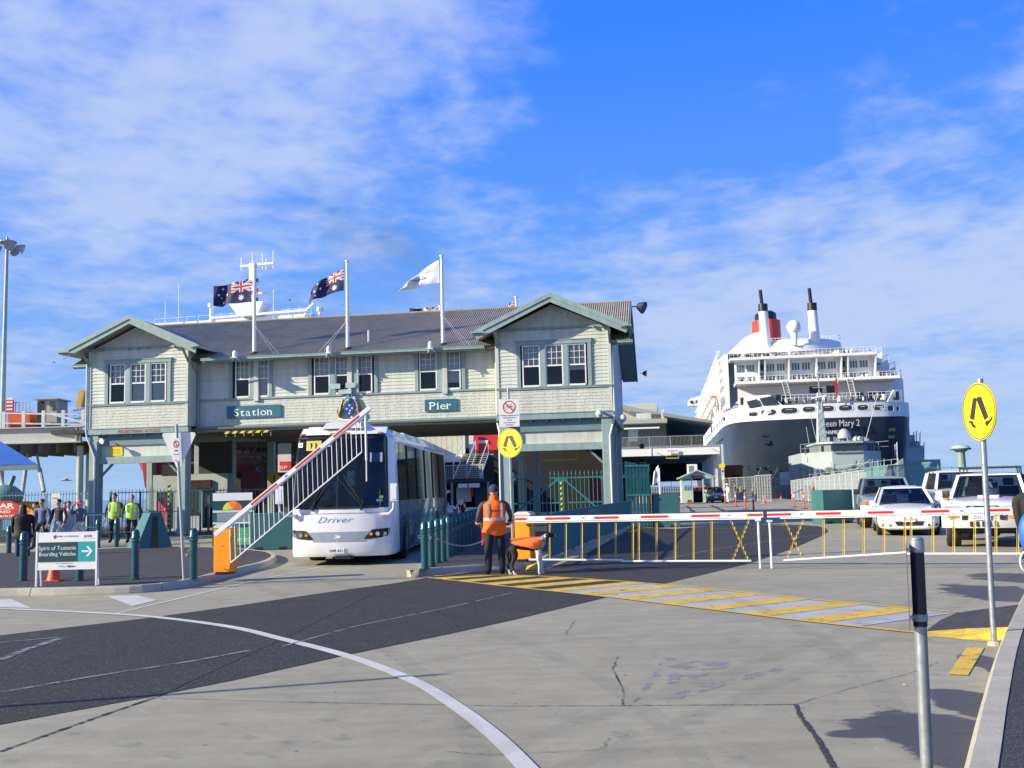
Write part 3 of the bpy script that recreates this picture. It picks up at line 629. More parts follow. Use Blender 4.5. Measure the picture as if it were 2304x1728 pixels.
for x0, x1 in (WR, WL):
    cxm = (x0+x1)/2; shingle_band(x0+.1, x1-.1, 8.55, 9.42, .004, .07, .19, clip=lambda x, zz, c=cxm: zz < 9.46-abs(x-c)*.455)
mb = MB(); shw = MB()
# ---- belts, corner boards, beams
mb = MB()
for x0, x1 in (WR, WL):
    mb.box(x0-.03, x1+.03, -.05, .03, 5.90, 5.955); mb.box(x0-.05, x1+.05, -.07, .03, 5.955, 5.985)         # belt under the windows
    mb.box(x0+.02, x1-.02, -.055, .03, 8.45, 8.54)
    for k, xo in enumerate((-.45, 0, .45, 1.75, 2.1, -1.75, -2.1)): mb.box((x0+x1)/2+xo-.05, (x0+x1)/2+xo+.05, -.14, -.055, 8.40, 8.50)
mb.box(WL[1], WR[0], MY-.05, MY+.03, 6.04, 6.115)
part('belt_rail', mb, trim, BLD)
mb = MB()
for x0, x1 in (WR, WL):
    for a, b in ((x0-.025, x0+.1), (x1-.1, x1+.025)): mb.box(a, b, -.028, .03, 4.9, 8.40)
for x in (WR[0]-.03, WL[1]+.03): mb.box(x-.02, x+.0, .03, MY-.02, 4.9, 8.2)
parts('corner_board', mb, cream, BLD)
for x0, x1 in (WR, WL):
    mb = MB(); mb.box(x0-.06, x1+.06, -.05, .25, 4.62, 4.86); mb.box(x0-.02, x1+.02, -.075, -.05, 4.86, 4.89); part('beam', mb, trim, BLD)
    mb = MB(); mb.box(x0+.45, x1-.45, .22, .34, 4.12, 4.62); part('beam', mb, trimd, BLD)
    mb = MB(); mb.box(x0+.45, x1-.45, .30, .40, 3.60, 4.12); part('fascia_panel', mb, cream, BLD)
    mb = MB(); mb.box(x0+.40, x1-.40, .12, .44, 3.30, 3.60); part('lintel', mb, trim, BLD)
    for k in range(6):
        xx = x0+.7+k*(x1-x0-1.4)/5; mb = MB(); mb.prism([(xx-.05, .22, 4.62), (xx-.05, -.02, 4.62), (xx-.05, .22, 4.45)], (.1, 0, 0)); part('joist_end', mb, trimd, BLD)
mb = MB(); mb.box(WL[1]+.02, WR[0]-.02, MY-.10, MY+.2, 4.63, 4.87); part('beam', mb, trim, BLD)
mb = MB(); mb.box(-.26, .03, .26, DEP, 4.62, 4.86); mb.box(WL[0]-.03, WL[0]+.26, .26, DEP, 4.62, 4.86); parts('beam', mb, trimd, BLD)
# underside: joists and lining
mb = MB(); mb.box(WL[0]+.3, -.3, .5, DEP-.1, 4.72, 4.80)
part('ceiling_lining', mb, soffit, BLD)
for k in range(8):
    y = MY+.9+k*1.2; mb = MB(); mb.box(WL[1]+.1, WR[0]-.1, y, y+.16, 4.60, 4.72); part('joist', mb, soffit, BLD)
# ---- posts
posts = []
for x0, x1 in (WR, WL):
    for x in (x0+.05, x1-.47):
        for y in (.02, 5.2, DEP-.5): posts.append((x, y, .44 if y < 1 else .34))
for x, y, s in posts:
    mb = MB(); mb.box(x, x+s, y, y+s, 0, 4.62); mb.box(x+.04, x+s-.04, y-.035, y, .35, 4.3); mb.box(x-.03, x+s+.03, y-.045, y+s+.03, 0, .35); part('post', mb, trim, BLD, bev=.01)
for x0, x1 in (WR, WL):                                   # brackets to the lintels
    for a, s in ((x0+.49, 1), (x1-.49, -1)): mb = MB(); mb.bar((a, .3, 2.75), (a+s*.55, .3, 3.29), .09, .09); part('bracket', mb, trimd, BLD)
# ---- windows: frame, sashes with small panes above, one big pane below, blinds behind
def window(x0, x1, z0, z1, y, rows=3, low='dark', label=None, colm=white):
    fr = MB(); t = .05
    fr.box(x0, x0+t, y-.03, y+.06, z0, z1); fr.box(x1-t, x1, y-.03, y+.06, z0, z1); fr.box(x0+t, x1-t, y-.03, y+.06, z1-t, z1); fr.box(x0+t, x1-t, y-.05, y+.06, z0, z0+t*1.5)
    zm = z0+(z1-z0)*.50; fr.box(x0+t, x1-t, y-.012, y+.05, zm-.03, zm+.03)
    W = part('window', fr, colm, BLD)
    if label: W['label'] = label
    for c in (1, 2):
        m = MB(); xx = x0+t+(x1-x0-2*t)*c/3; m.box(xx-.011, xx+.011, y-.004, y+.02, zm+.03, z1-t); part('glazing_bar', m, colm, W)
    for r_ in range(1, rows):
        m = MB(); zz = zm+.03+(z1-t-zm-.03)*r_/rows; m.box(x0+t, x1-t, y-.0055, y+.0215, zz-.010, zz+.010); part('glazing_bar', m, colm, W)
    m = MB(); m.sheet([(x0+t, y+.025, zm+.03), (x1-t, y+.025, zm+.03), (x1-t, y+.025, z1-t), (x0+t, y+.025, z1-t)]); part('pane', m, pane, W)
    m = MB(); m.sheet([(x0+t, y+.037, z0+t*1.5), (x1-t, y+.037, z0+t*1.5), (x1-t, y+.037, zm-.03), (x0+t, y+.037, zm-.03)]); part('pane', m, pane, W)
    bz = {'dark': zm+.05, 'blind': z0+.1, 'part': zm-.22, 'low': z0+.32}[low]
    m = MB(); n = 1 if low != 'dark' else 1; m.box(x0+t+.01, x1-t-.01, y+.10, y+.11, bz, z1-.02)
    part('blind', m, blind, W)
def win_trim(h, y, muls, top=True):
    mb = MB(); x0, x1, z0, z1 = h
    mb.box(x0-.03, x0+.13, y-.06, y+.05, z0-.01, z1-.12); mb.box(x1-.13, x1+.03, y-.06, y+.05, z0-.01, z1-.12)
    mb.box(x0-.05, x1+.05, y-.075, y+.05, z1-.12, z1+.04); mb.box(x0-.08, x1+.08, y-.10, y+.05, z1+.04, z1+.075)
    for a, b in muls: mb.box(a, b, y-.055, y+.05, z0, z1-.12)
    parts('window_surround', mb, trim, BLD)
for h, lows in ((win_R, ('dark', 'dark', 'part')), (win_L, ('dark', 'blind', 'blind'))):
    b = h[0]; S = [(b+.20, b+.96), (b+1.19, b+1.94), (b+2.15, b+2.91)]
    win_trim(h, 0, [(S[0][1], S[1][0]), (S[1][1], S[2][0])]); [window(s[0], s[1], 6.0, 7.78, 0, 3, lw) for s, lw in zip(S, lows)]
for h, S, lows in ((wm1, [(-17.0, -16.3), (-16.05, -15.4)], ('dark', 'blind')), (wm2, [(-13.28, -12.55), (-12.3, -11.66), (-11.45+.12, -10.6)], ('dark', 'dark', 'dark')), (wm3, [(-8.45, -7.66), (-7.35, -6.6)], ('dark', 'low'))):
    win_trim(h, MY, [(a[1], b[0]) for a, b in zip(S, S[1:])]); [window(s[0], s[1], 6.12, 7.82, MY, 3, lw) for s, lw in zip(S, lows)]
# ---- roofs of corrugated iron
def corrug(mb, a, b, c, d, n, amp=.022, eaveproj=None):
    """a-b along the eave, d-c along the ridge; ribs run from eave to ridge"""
    a, b, c, d = map(Vector, (a, b, c, d)); nrm = (b-a).cross(d-a).normalized()
    if nrm.z < 0: nrm = -nrm
    vs = []; per = 4
    for i in range(n*per+1):
        t = i/(n*per); h = amp*math.sin(2*math.pi*i/per+.4); vs += [a.lerp(b, t)+nrm*h, d.lerp(c, t)+nrm*h]
    k = n*per; mb.add(vs, [(2*i, 2*i+2, 2*i+3, 2*i+1) for i in range(k)])
    mb.add([a-nrm*.05, b-nrm*.05, c-nrm*.05, d-nrm*.05], [(0,1,2,3)])
RE = (.22, 7.90); RR = (5.45, 10.43); RB = (11.5, 7.36)
mb = MB(); corrug(mb, (-24.45, RE[0], RE[1]), (.80, RE[0], RE[1]), (.80, RR[0], RR[1]), (-24.45, RR[0], RR[1]), 250); ro = part('roof', mb, roofm, BLD)
mb = MB(); corrug(mb, (-24.45, RB[0], RB[1]), (.80, RB[0], RB[1]), (.80, RR[0], RR[1]), (-24.45, RR[0], RR[1]), 250); part('roof', mb, roofm, BLD)
mb = MB(); mb.cyl((-24.46, RR[0], RR[1]+.01), (.81, RR[0], RR[1]+.01), .06, n=8); part('ridge_cap', mb, roofm, BLD)
mb = MB()
for x in (.80, -24.47):                              # verge boards at the gable ends
    mb.bar((x, RE[0]-.05, RE[1]-.12), (x, RR[0], RR[1]-.08), .035, .2); mb.bar((x, RB[0]+.05, RB[1]-.10), (x, RR[0], RR[1]-.08), .035, .2)
parts('verge_board', mb, trimd, BLD)
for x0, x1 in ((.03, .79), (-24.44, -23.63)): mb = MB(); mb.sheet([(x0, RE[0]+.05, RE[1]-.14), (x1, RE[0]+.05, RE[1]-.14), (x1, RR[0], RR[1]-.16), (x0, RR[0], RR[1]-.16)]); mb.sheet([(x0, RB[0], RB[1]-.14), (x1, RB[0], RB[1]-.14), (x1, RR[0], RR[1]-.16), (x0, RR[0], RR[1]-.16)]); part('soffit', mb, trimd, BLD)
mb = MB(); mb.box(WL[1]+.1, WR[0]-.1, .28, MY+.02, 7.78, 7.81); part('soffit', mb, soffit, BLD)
def gutter(x0, x1, y, z):
    mb = MB(); mb.box(x0, x1, y-.05, y+.06, z-.01, z+.0); mb.box(x0, x1, y-.065, y-.05, z-.012, z+.10); mb.box(x0, x1, y-.08, y-.065, z+.075, z+.105); mb.box(x0, x1, y+.062, y+.10, z-.08, z+.09); return mb
part('gutter', gutter(-18.3, -5.4, .17, 7.79), trim, BLD); part('gutter', gutter(.03, .95, .17, 7.76), trim, BLD); part('gutter', gutter(-24.6, -23.63, .17, 7.76), trim, BLD)
for x0, x1 in (WR, WL):
    c = (x0+x1)/2+.02; ez = 8.28; rz_ = 9.78; hw = 3.22; yf = -.85
    sl = (rz_-ez)/hw; ym = lambda z: RE[0]+(z-RE[1])/((RR[1]-RE[1])/(RR[0]-RE[0]))
    for s in (-1, 1):
        mb = MB(); corrug(mb, (c+s*hw, yf, ez), (c+s*hw, ym(ez)+.2, ez), (c, ym(rz_)+.15, rz_), (c, yf, rz_), 22, .014); part('roof', mb, roofm, BLD)
        # barge board with a cut foot, and a thinner one above
        a = Vector((c, yf-.03, rz_-.02)); b = Vector((c+s*(hw-.05), yf-.03, ez+.02)); dn = Vector((0, 0, -1)); d = (b-a)
        mb = MB(); mb.prism([a, a+dn*.30, b+dn*.30+Vector((-s*.03, 0, 0)), b+dn*.02], (0, .045, 0)); mb.prism([a+Vector((0,-.045,.09)), a+Vector((0,-.045,-.10)), b+Vector((s*.05,-.045,-.08)), b+Vector((s*.05,-.045,.10))], (0, .045, 0)); part('barge_board', mb, trim, BLD)
        mb = MB(); ex = c+s*(hw+.02)
        mb.box(min(ex, ex+s*.12), max(ex, ex+s*.12), yf-.10, ym(ez), ez-.05, ez+.05); mb.box(min(ex-s*.45, ex+s*.12), max(ex-s*.45, ex+s*.12), yf-.16, yf-.10, ez+.0, ez+.06); part('gutter', mb, trim, BLD)
        mb = MB(); mb.sheet([(c+s*(hw-.02), yf+.02, ez-.07), (c+s*(hw-.02), ym(ez), ez-.07), (c, ym(ez), rz_-.07), (c, yf+.02, rz_-.07)]); part('soffit', mb, mat('pale_soffit', (.42, .45, .40), .8), BLD)
        mb = MB(); xw = c+s*2.40; mb.bar((xw, -.03, 7.75), (xw+s*.0, -.75, 8.42), .08, .08); mb.bar((xw, -.78, 8.47), (xw, .0, 8.47), .08, .09); part('eave_bracket', mb, trim, BLD)
# ---- downpipes
pipe = mat('cream_pipe_paint', (.62, .66, .55), .4, var=.05)
def downpipe(pts, m=pipe): mb = MB(); mb.tube(pts, .045, 8); part('downpipe', mb, m, BLD, smooth=True)
downpipe([(-4.98, .45, 7.75), (-4.98, .62, 7.55), (-5.0, .70, 7.4), (-5.0, .74, 4.95), (-5.0, .74, 4.6), (-4.80, .05, 4.15), (-4.80, -.03, 3.9), (-4.80, -.05, .1)])
downpipe([(.09, .3, 7.7), (.09, .25, 7.5), (.09, .05, 7.3), (.09, .02, 4.75), (.07, -.05, 4.55), (-.12, -.08, 3.85), (-.12, -.08, .1)])
downpipe([(-23.68, -.05, 8.1), (-23.68, -.05, 4.8), (-23.62, -.05, 4.5), (-23.22, -.07, 3.6), (-23.22, -.07, .1)])
downpipe([(-18.72, .2, 7.75), (-18.72, .35, 7.6), (-18.72, .8, 7.4), (-18.72, .8, 4.8)], trim)
# ---- lettering on boards and beams (print on the building)
signb = mat('sign_blue', (.025, .13, .19), .45, var=.05); signw = mat('sign_letter_white', (.82, .83, .80), .45, var=.0)
mb = MB(); mb.box(-17.38, -14.82, MY-.06, MY-.03, 5.20, 5.76); sb = part('name_board', mb, signb, BLD)
mb = MB(); put_text(mb, 'Station', -17.03, MY-.064, 5.30, w=1.86, serif=True, height=.335); part('lettering', mb, signw, sb)
mb = MB(); mb.box(-8.22, -6.78, MY-.06, MY-.03, 5.19, 5.72); sb = part('name_board', mb, signb, BLD)
mb = MB(); put_text(mb, 'Pier', -8.00, MY-.064, 5.27, w=1.04, serif=True, height=.345); part('lettering', mb, signw, sb)
rt = mat('faded_red_lettering', (.34, .07, .05), .6, var=.08)
mb = MB(); put_text(mb, 'PEDESTRIAN ACCESS', -22.13, -.055, 4.66, w=2.02, bold=.02, height=.135); part('lettering', mb, rt, BLD)
mb = MB(); put_text(mb, 'CLEARANCE HEIGHT 4.5m', -17.45, MY-.105, 4.68, w=2.42, bold=.02, height=.135); part('lettering', mb, rt, BLD)
mb = MB(); put_text(mb, 'CLEARANCE HEIGHT 4.5m', -8.72, MY-.105, 4.68, w=2.42, bold=.02, height=.135); part('lettering', mb, rt, BLD)
# striped bar hung under the beam
mb = MB(); n = 12; x0 = -17.38; wd = 2.2/n
for i in range(n): mb.k = i % 2; a = x0+i*wd; mb.prism([(a, MY-.35, 4.50), (a+wd, MY-.35, 4.50), (a+wd+.1, MY-.35, 4.60), (a+.1, MY-.35, 4.60)], (0, .03, 0))
hz_ = part('clearance_bar', mb, [mat('hazard_yellow', (.85, .56, .01), .45), black], BLD)
mb = MB()
for i in range(6): mb.cyl((x0+.1+i*.42, MY-.33, 4.36), (x0+.1+i*.42, MY-.33, 4.49), .012, n=6); mb.cyl((x0+.14+i*.42, MY-.33, 4.6), (x0+.14+i*.42, MY-.2, 4.7), .012, n=6)
part('hanger', mb, offw, hz_)
# the coat of arms: shield of stars, two supporters, helm and mantling, scroll
ca = Vector((-11.62, MY-.05, 5.42)); y = ca.y
blue = mat('arms_blue', (.02, .06, .26), .4); gold = mat('arms_gold', (.22, .12, .05), .5); mant = mat('arms_teal', (.10, .26, .34), .45)
mb = MB(); mb.prism([(ca.x+a*.24, y-.03, ca.z+b*.3) for a, b in ((-1,.9),(1,.9),(1,-.1),(.75,-.6),(0,-1.1),(-.75,-.6),(-1,-.1))], (0, -.05, 0)); arms = part('coat_of_arms', mb, blue, BLD, bev=.01)
mb = MB()
for dx, dz in ((0,.17), (-.12,.02), (.12,.04), (0,-.18), (.03,-.06)):
    pts = []
    for k in range(10): a = math.pi*k/5+math.pi/2; r_ = .055 if k % 2 == 0 else .025; pts.append((ca.x+dx+r_*math.cos(a), y-.082, ca.z+dz+r_*math.sin(a)))
    mb.prism(pts, (0, -.006, 0))
part('star', mb, white, arms)
for s in (-1, 1):
    mb = MB(); f = lambda a, b: (ca.x+s*a, y-.05, ca.z+b)
    mb.tube([f(.44,-.40), f(.46,-.22), f(.40,-.02), f(.38,.18), f(.32,.34)], .08, 8, rs=[.045,.10,.085,.075,.05]); mb.sph(f(.30,.38), .065, 8, 6); mb.tube([f(.38,.18), f(.26,.12)], .03, 6); mb.tube([f(.40,.02), f(.27,-.08)], .035, 6); mb.tube([f(.46,-.36), f(.34,-.42)], .04, 6); mb.tube([f(.50,-.3), f(.56,-.1), f(.52,.08)], .03, 6, rs=[.04,.03,.012])
    part('supporter', mb, gold, arms, smooth=True)
mb = MB()
for k in range(9): a = math.pi*(k/8); mb.sph((ca.x+.30*math.cos(a), y-.06, ca.z+.36+.18*math.sin(a)), .075, 7, 5, sc=(1, .5, 1.1)); mb.k = k % 2
mb.sph((ca.x, y-.08, ca.z+.40), .11, 8, 6); part('mantling', mb, [mant, mat('arms_pale', (.45, .50, .52), .5)], arms, smooth=True)
mb = MB(); mb.sph((ca.x-.03, y-.08, ca.z+.60), .06, 8, 6); mb.bar((ca.x-.14, y-.08, ca.z+.74), (ca.x+.06, y-.08, ca.z+.58), .03); mb.bar((ca.x+.10, y-.08, ca.z+.72), (ca.x-.04, y-.08, ca.z+.60), .03); part('crest', mb, mant, arms, smooth=True)
mb = MB(); mb.tube([(ca.x-.50, y-.06, ca.z-.40), (ca.x-.3, y-.08, ca.z-.48), (ca.x, y-.09, ca.z-.50), (ca.x+.3, y-.08, ca.z-.48), (ca.x+.50, y-.06, ca.z-.40)], .055, 8); part('scroll', mb, white, arms, smooth=True)
# boards round the foot of the second pole, conduit
mb = MB(); mb.box(-12.52, -12.0, MY-.25, MY-.18, 6.34, 6.56); mb.box(-11.75, -11.3, MY-.25, MY-.18, 6.36, 6.58); mb.box(-11.24, -11.18, MY-.19, MY-.05, 6.16, 7.8); mb.box(-12.1, -11.5, MY-.2, MY-.1, 6.10, 6.3)
parts('cover_board', mb, mat('pale_blue_board', (.38, .47, .50), .5), BLD)
mb = MB(); mb.cyl((-10.92, 1.5, 8.5), (-10.92, 1.5, 9.02), .05, n=8); part('vent_pipe', mb, offw, BLD)
# yellow notice on the panel of the left wing
mb = MB(); mb.box(-22.66, -22.08, .27, .295, 3.66, 4.06); part('notice', mb, yellow, BLD)
mb = MB(); 
for k in range(4): mb.box(-22.58, -22.16-.05*(k % 2), .262, .27, 3.76+k*.06, 3.775+k*.06)
part('notice_print', mb, mat('notice_ink', (.30, .22, .02), .6), BLD)
# ---- floodlights and cameras hung on the building: things of their own
def bl(x, y, z): return BLD.matrix_world if False else (Matrix.Translation(C0) @ Matrix.Rotation(RZ, 4, 'Z')) @ Vector((x, y, z))
for k, x in enumerate((-16.62, -12.28, -7.72)):
    f = thing('floodlight', ['white domed floodlight on the gutter beside the left flagpole', 'white domed floodlight on the gutter left of the middle flagpole', 'white domed floodlight on the gutter left of the white flag'][k], 'floodlight', bl(x, -.02, 7.85), RZ, 'domed floodlights along the gutter')
    mb = MB(); mb.lathe([(.11, 0), (.11, .18), (.10, .24), (.06, .30), (.0, .32)], n=14); part('lamp_housing', mb, white, f, smooth=True)
    mb = MB(); mb.bar((0, .02, -.02), (.16, .18, -.12), .05); mb.bar((-.02, 0, 0), (-.10, -.10, -.20), .03); mb.box(-.13, .13, -.13, .13, -.035, 0); part('arm', mb, offw, f)
def domecam(x, y, z, label):
    c = thing('security_camera', label, 'security camera', bl(x, y, z), RZ, 'dome cameras on the corner')
    mb = MB(); mb.lathe([(.0, .16), (.10, .16), (.15, .08), (.155, -.02), (.13, -.05)], n=16); part('housing', mb, offw, c, smooth=True)
    mb = MB(); mb.sph((0, 0, -.05), .125, 14, 8, zmin=-1, sc=(1, 1, .9)); part('dome', mb, mat('smoked_dome', (.45, .47, .5), .12), c, smooth=True)
    mb = MB(); mb.bar((0, 0, .12), (0, .35, .16), .07); part('arm', mb, offw, c)
domecam(-.52, -.38, 4.72, 'pale dome camera under the right end of the front beam'); domecam(.42, .2, 4.55, 'grey dome camera hanging past the right corner of the building')
for (x, y, z, lab, s, hd) in ((1.25, 5.2, 10.12, 'dark floodlight on a bracket at the right end of the ridge', 1.0, (1, -.35, -.5)), (1.2, 10.6, 7.55, 'small dark floodlight under the rear eave at the right end', .55, (1, -.2, -.1)), (-22.75, -.25, 4.33, 'small white floodlight under the beam of the left wing', .45, (-.3, -1, -.3)), (1.0, 6.0, 3.6, 'dark camera on the shaded side wall', .45, (.6, -1, -.2))):
    f = thing('floodlight', lab, 'floodlight', bl(x, y, z), RZ); d = Vector(hd).normalized()
    mb = MB(); mb.cyl(-d*.16*s, d*.14*s, .15*s, .30*s, 10); mb.cyl(d*.14*s, d*.17*s, .31*s, .31*s, 10); part('lamp_housing', mb, mat('dark_blue_metal', (.03, .035, .055), .4) if 'white' not in lab else white, f)
    mb = MB(); mb.bar(-d*.1*s, (-.45*s, .0, .02), .05*s) if 'white' not in lab else mb.bar(-d*.1*s, (0, .3, .05), .05); part('arm', mb, trimd, f)
# ================================================================== flagpoles and flags
def flagpole(x, y, z0, z1, label, post=True):
    p = thing('flagpole', label, 'flagpole', bl(x, y, z0), RZ, 'white flagpoles on the roof'); h = z1-z0
    mb = MB(); mb.cyl((0, 0, 0), (0, 0, h), .085, .055, 14); part('pole', mb, white, p, smooth=True)
    mb = MB(); mb.cyl((0, 0, h), (0, 0, h+.07), .095, .095, 14); mb.cyl((0, 0, h*.32), (0, 0, h*.32+.04), .10, .10, 14); part('cap', mb, white, p, smooth=True)
    mb = MB(); mb.cyl((0, 0, -.04), (0, 0, .03), .16, n=12); part('base', mb, mat('lead_flashing', (.05, .05, .055), .6), p)
    if post: mb = MB(); mb.box(-.11, .11, .18, .40, 5.95-z0, 7.78-z0); part('post', mb, cream, p)
    if post:
        for dx, zt in ((1.1, h*.32), (1.35, h*.32)):
            mb = MB(); mb.cyl((0, -.05, zt), (dx*(-1 if x < -8 and x > -14 else 1), -.25, -.25), .006, n=4); part('halyard', mb, offw, p)
    return p
flagpole(-15.98, .62, 8.12, 12.05, 'left flagpole on the roof slope flying a dark blue flag'); flagpole(-11.62, .62, 8.12, 12.02, 'middle flagpole on the roof slope flying a crumpled blue flag'); flagpole(-7.3, .62, 8.12, 12.0, 'right flagpole on the roof slope flying the white flag')
def aus(u, v):
    """0 blue 1 white 2 red"""
    def star(cu, cv, r, n=7, off=0):
        dx = (u-cu)*2; dy = v-cv; d = math.hypot(dx, dy)
        if d > r: return False
        a = math.atan2(dy, dx)+off; k = (a*n/(2*math.pi)) % 1; return d < r*(.45+.55*abs(k-.5)*2)
    if u < .5 and v > .5:
        x = u/.5; y = (v-.5)/.5; X = (x-.5)*2; Y = (y-.5)
        if abs(Y) < .10 or abs(X) < .10*1.0: return 2
        if abs(Y) < .17 or abs(X) < .17*1.0: return 1
        d1 = abs(Y-X/2)*.9; d2 = abs(Y+X/2)*.9
        if min(d1, d2) < .035: return 2
        if min(d1, d2) < .10: return 1
        return 0
    for c in ((.25, .25, .15), (.75, .83, .07), (.86, .55, .07), (.64, .5, .07), (.75, .16, .07), (.80, .42, .045)):
        if star(*c): return 1
    return 0
def portflag(u, v):
    if .40 < v+.25*math.sin(u*5)-.15 < .52 and .3 < u < .8: return 1 if u < .55 else 2
    if .66 < v < .76 and .25 < u < .8 and int(u*40) % 2: return 3
    return 0
def flag(name, label, x, y, z, wd, ht, design, mats, droop, seed, lift=0.0, furl=0.0, group=None, rz=None):
    """cloth blowing to the left of its pole: hoist at x"""
    nu, nv = 84, 44; mb = MB(); vs = []
    rnd = random.Random(seed); ph = rnd.random()*6
    for j in range(nv+1):
        for i in range(nu+1):
            u = i/nu; v = j/nv; s = u*wd
            yy = math.sin(u*9+ph+v*1.2)*.14*u+math.sin(u*17+v*3+ph)*.05*u
            zz = (v-.5)*ht*(1-furl*u*.9) - droop*s**1.25 + lift*u*(1-v) + .03*math.sin(u*13+ph)*u
            xx = -s*(1-.12*u) + (v-.5)*furl*.5*u
            vs.append((xx, yy + (v-.5)*furl*.6*u*math.sin(v*7), zz+ht*.0))
    fs = []; W1 = nu+1; ms = []
    for j in range(nv):
        for i in range(nu): fs.append((j*W1+i, (j+1)*W1+i, (j+1)*W1+i+1, j*W1+i+1)); ms.append(design((i+.5)/nu, (j+.5)/nv))
    mb.v = vs; mb.f = fs; mb.m = ms
    o = link(name, mb.data(name, mats, True, 180), None, bl(x, y, z), (0, 0, RZ if rz is None else rz)); MW[o.name] = Matrix.Identity(4); return tag(o, label, 'flag', group)
fb = mat('flag_blue', (.012, .014, .085), .7, var=0); fw = mat('flag_white', (.75, .75, .76), .7, var=0); frd = mat('flag_red', (.55, .02, .04), .7, var=0); fbl = mat('flag_mid_blue', (.06, .16, .55), .7, var=0); fg = mat('flag_grey', (.35, .36, .38), .7, var=0)
flag('flag', 'dark blue flag with a union cross canton blowing flat from the left flagpole', -16.12, .62, 10.95, 2.02, 1.02, aus, [fb, fw, frd], .10, 1, .10)
flag('flag', 'crumpled dark blue flag with stars blowing down from the middle flagpole', -11.78, .62, 11.22, 1.80, .98, aus, [fb, fw, frd], .30, 5, .0, .28)
flag('flag', 'white flag with a blue swoosh drooping from the right flagpole', -7.42, .62, 11.35, 1.95, 1.02, portflag, [fw, fbl, fg, fg], .34, 9, .12, .62)
flagpole(-9.62, 10.6, 7.6, 11.62, 'flagpole behind the ridge left of the white flag', False); flagpole(-5.45, 10.6, 7.6, 11.90, 'flagpole behind the ridge next to the right gable', False); flagpole(-13.2, 10.6, 7.6, 11.35, 'short pole tip behind the ridge left of the middle flagpole', False)
flag('flag', 'blue flag mostly hidden behind the ridge between two front flagpoles', -9.74, 10.6, 11.15, 1.75, .95, aus, [fb, fw, frd], .02, 3, .05)
flag('flag', 'flag corner just above the ridge by the right gable', -5.57, 10.6, 11.25, 1.5, .95, aus, [fb, fw, frd], .5, 4, 0, .3)
# ================================================================== street furniture
def rect(mb, x0, x1, z0, z1, y0, y1): mb.box(x0, x1, y0, y1, z0, z1); return mb
# ---- bollards with a domed, ringed head
def make_bollard(label, loc, group='teal bollards with chains', h=.97, cat='bollard'):
    b = thing('bollard', label, cat, loc, 0, group)
    mb = MB(); mb.lathe([(.075, 0), (.075, h-.26), (.09, h-.25), (.09, h-.225), (.072, h-.215), (.072, h-.19), (.09, h-.18), (.09, h-.155), (.078, h-.14), (.078, h-.07), (.06, h-.03), (.035, h-.005), (0, h)], n=16); part('post', mb, teal, b, smooth=True, ang=50)
    mb = MB(); mb.cyl((0,0,0), (0,0,.015), .11, n=12); part('base_plate', mb, teal, b)
    mb = MB(); mb.tube([(.085, 0, h-.30), (.12, 0, h-.30), (.13, 0, h-.335), (.10, 0, h-.36), (.075, 0, h-.345)], .008, 5); part('chain_lug', mb, steel, b)
    return b
Z = KH
B0 = make_bollard('teal bollard left of the three pole feet on the left island, nearest the orange cabinet', G(435, 1301, Z))
blist = [((304,1303,Z), 'teal bollard on the left island halfway between the white board sign and the orange cabinet'), ((52,1306,Z), 'dark bollard standing left of the white board sign, in front of the person in black'), ((179,1306,Z), 'bollard half hidden behind the foot of the white board sign'),
         ((19.5,1254,.0), 'leftmost bollard, behind the others at the left edge of the picture'), ((220,1233,.1), 'bollard on the far pavement by the left wing post'), ((262,1231,.1), 'bollard on the far pavement in front of the two guards'),
         ((956,1280,Z), 'front bollard of the three at the tip of the middle island'), ((971,1274,Z), 'second bollard from the tip of the middle island'), ((985,1266,Z), 'third bollard from the tip of the middle island')]
B0['label'] = 'teal bollard beside the orange cabinet of the raised boom'
for g, l in blist: copy_tree(B0, None, G(*g), random.uniform(0, 3), l)
p0 = G(998, 1262, Z); p1 = G(1100, 1192, Z)
for i in range(15):
    o = copy_tree(B0, None, p0.lerp(p1, i/14), 0, 'dark bollard, %s in the close row running back beside the bus' % ('nearest', 'second', 'third', 'fourth', 'fifth', 'sixth', 'seventh', 'middle', 'seventh from the far end', 'sixth from the far end', 'fifth from the far end', 'fourth from the far end', 'third from the far end', 'second from the far end', 'farthest')[i])
    o['group'] = 'close row of dark bollards beside the bus'
# ---- chains
def chain(name, label, a, b, sag, m, r=.016, step=.045, group=None, parent=None):
    a = Vector(a); b = Vector(b); n = max(4, int((b-a).length/step)); mb = MB()
    for i in range(n):
        t = (i+.5)/n; t2 = (i+1.0)/n; t0 = i/n; f = lambda q_: a.lerp(b, q_)-Vector((0, 0, sag*4*q_*(1-q_)))
        c = f(t); d = (f(t2)-f(t0)).normalized(); s = d.cross(Vector((0, 1, 0)) if i % 2 else Vector((0, 0, 1)))
        if s.length < .1: s = d.cross(Vector((1, 0, 0) if i % 2 else (0, 1, 0)))
        s.normalize(); L_ = step*.75; k = []
        for j in range(6): an = math.pi*j/3; k.append(c+d*math.cos(an)*L_+s*math.sin(an)*r)
        w_ = d.cross(s)*r*.30
        nn = len(k)
        mb.add([p+w_ for p in k]+[c+(p-c)*.5+w_*0 for p in k]+[p-w_ for p in k], [(j, (j+1) % nn, nn+(j+1) % nn, nn+j) for j in range(nn)]+[(2*nn+j, nn+j, nn+(j+1) % nn, 2*nn+(j+1) % nn) for j in range(nn)])
    if parent: return part(name, mb, m, parent, world=True)
    return solo(name, mb, m, label, 'chain', group)
chs = mat('chain_steel', (.55, .56, .55), .35, metal=.6); chy = mat('chain_yellow', (.72, .52, .06), .5, var=.2, vscale=20, dirt=.3)
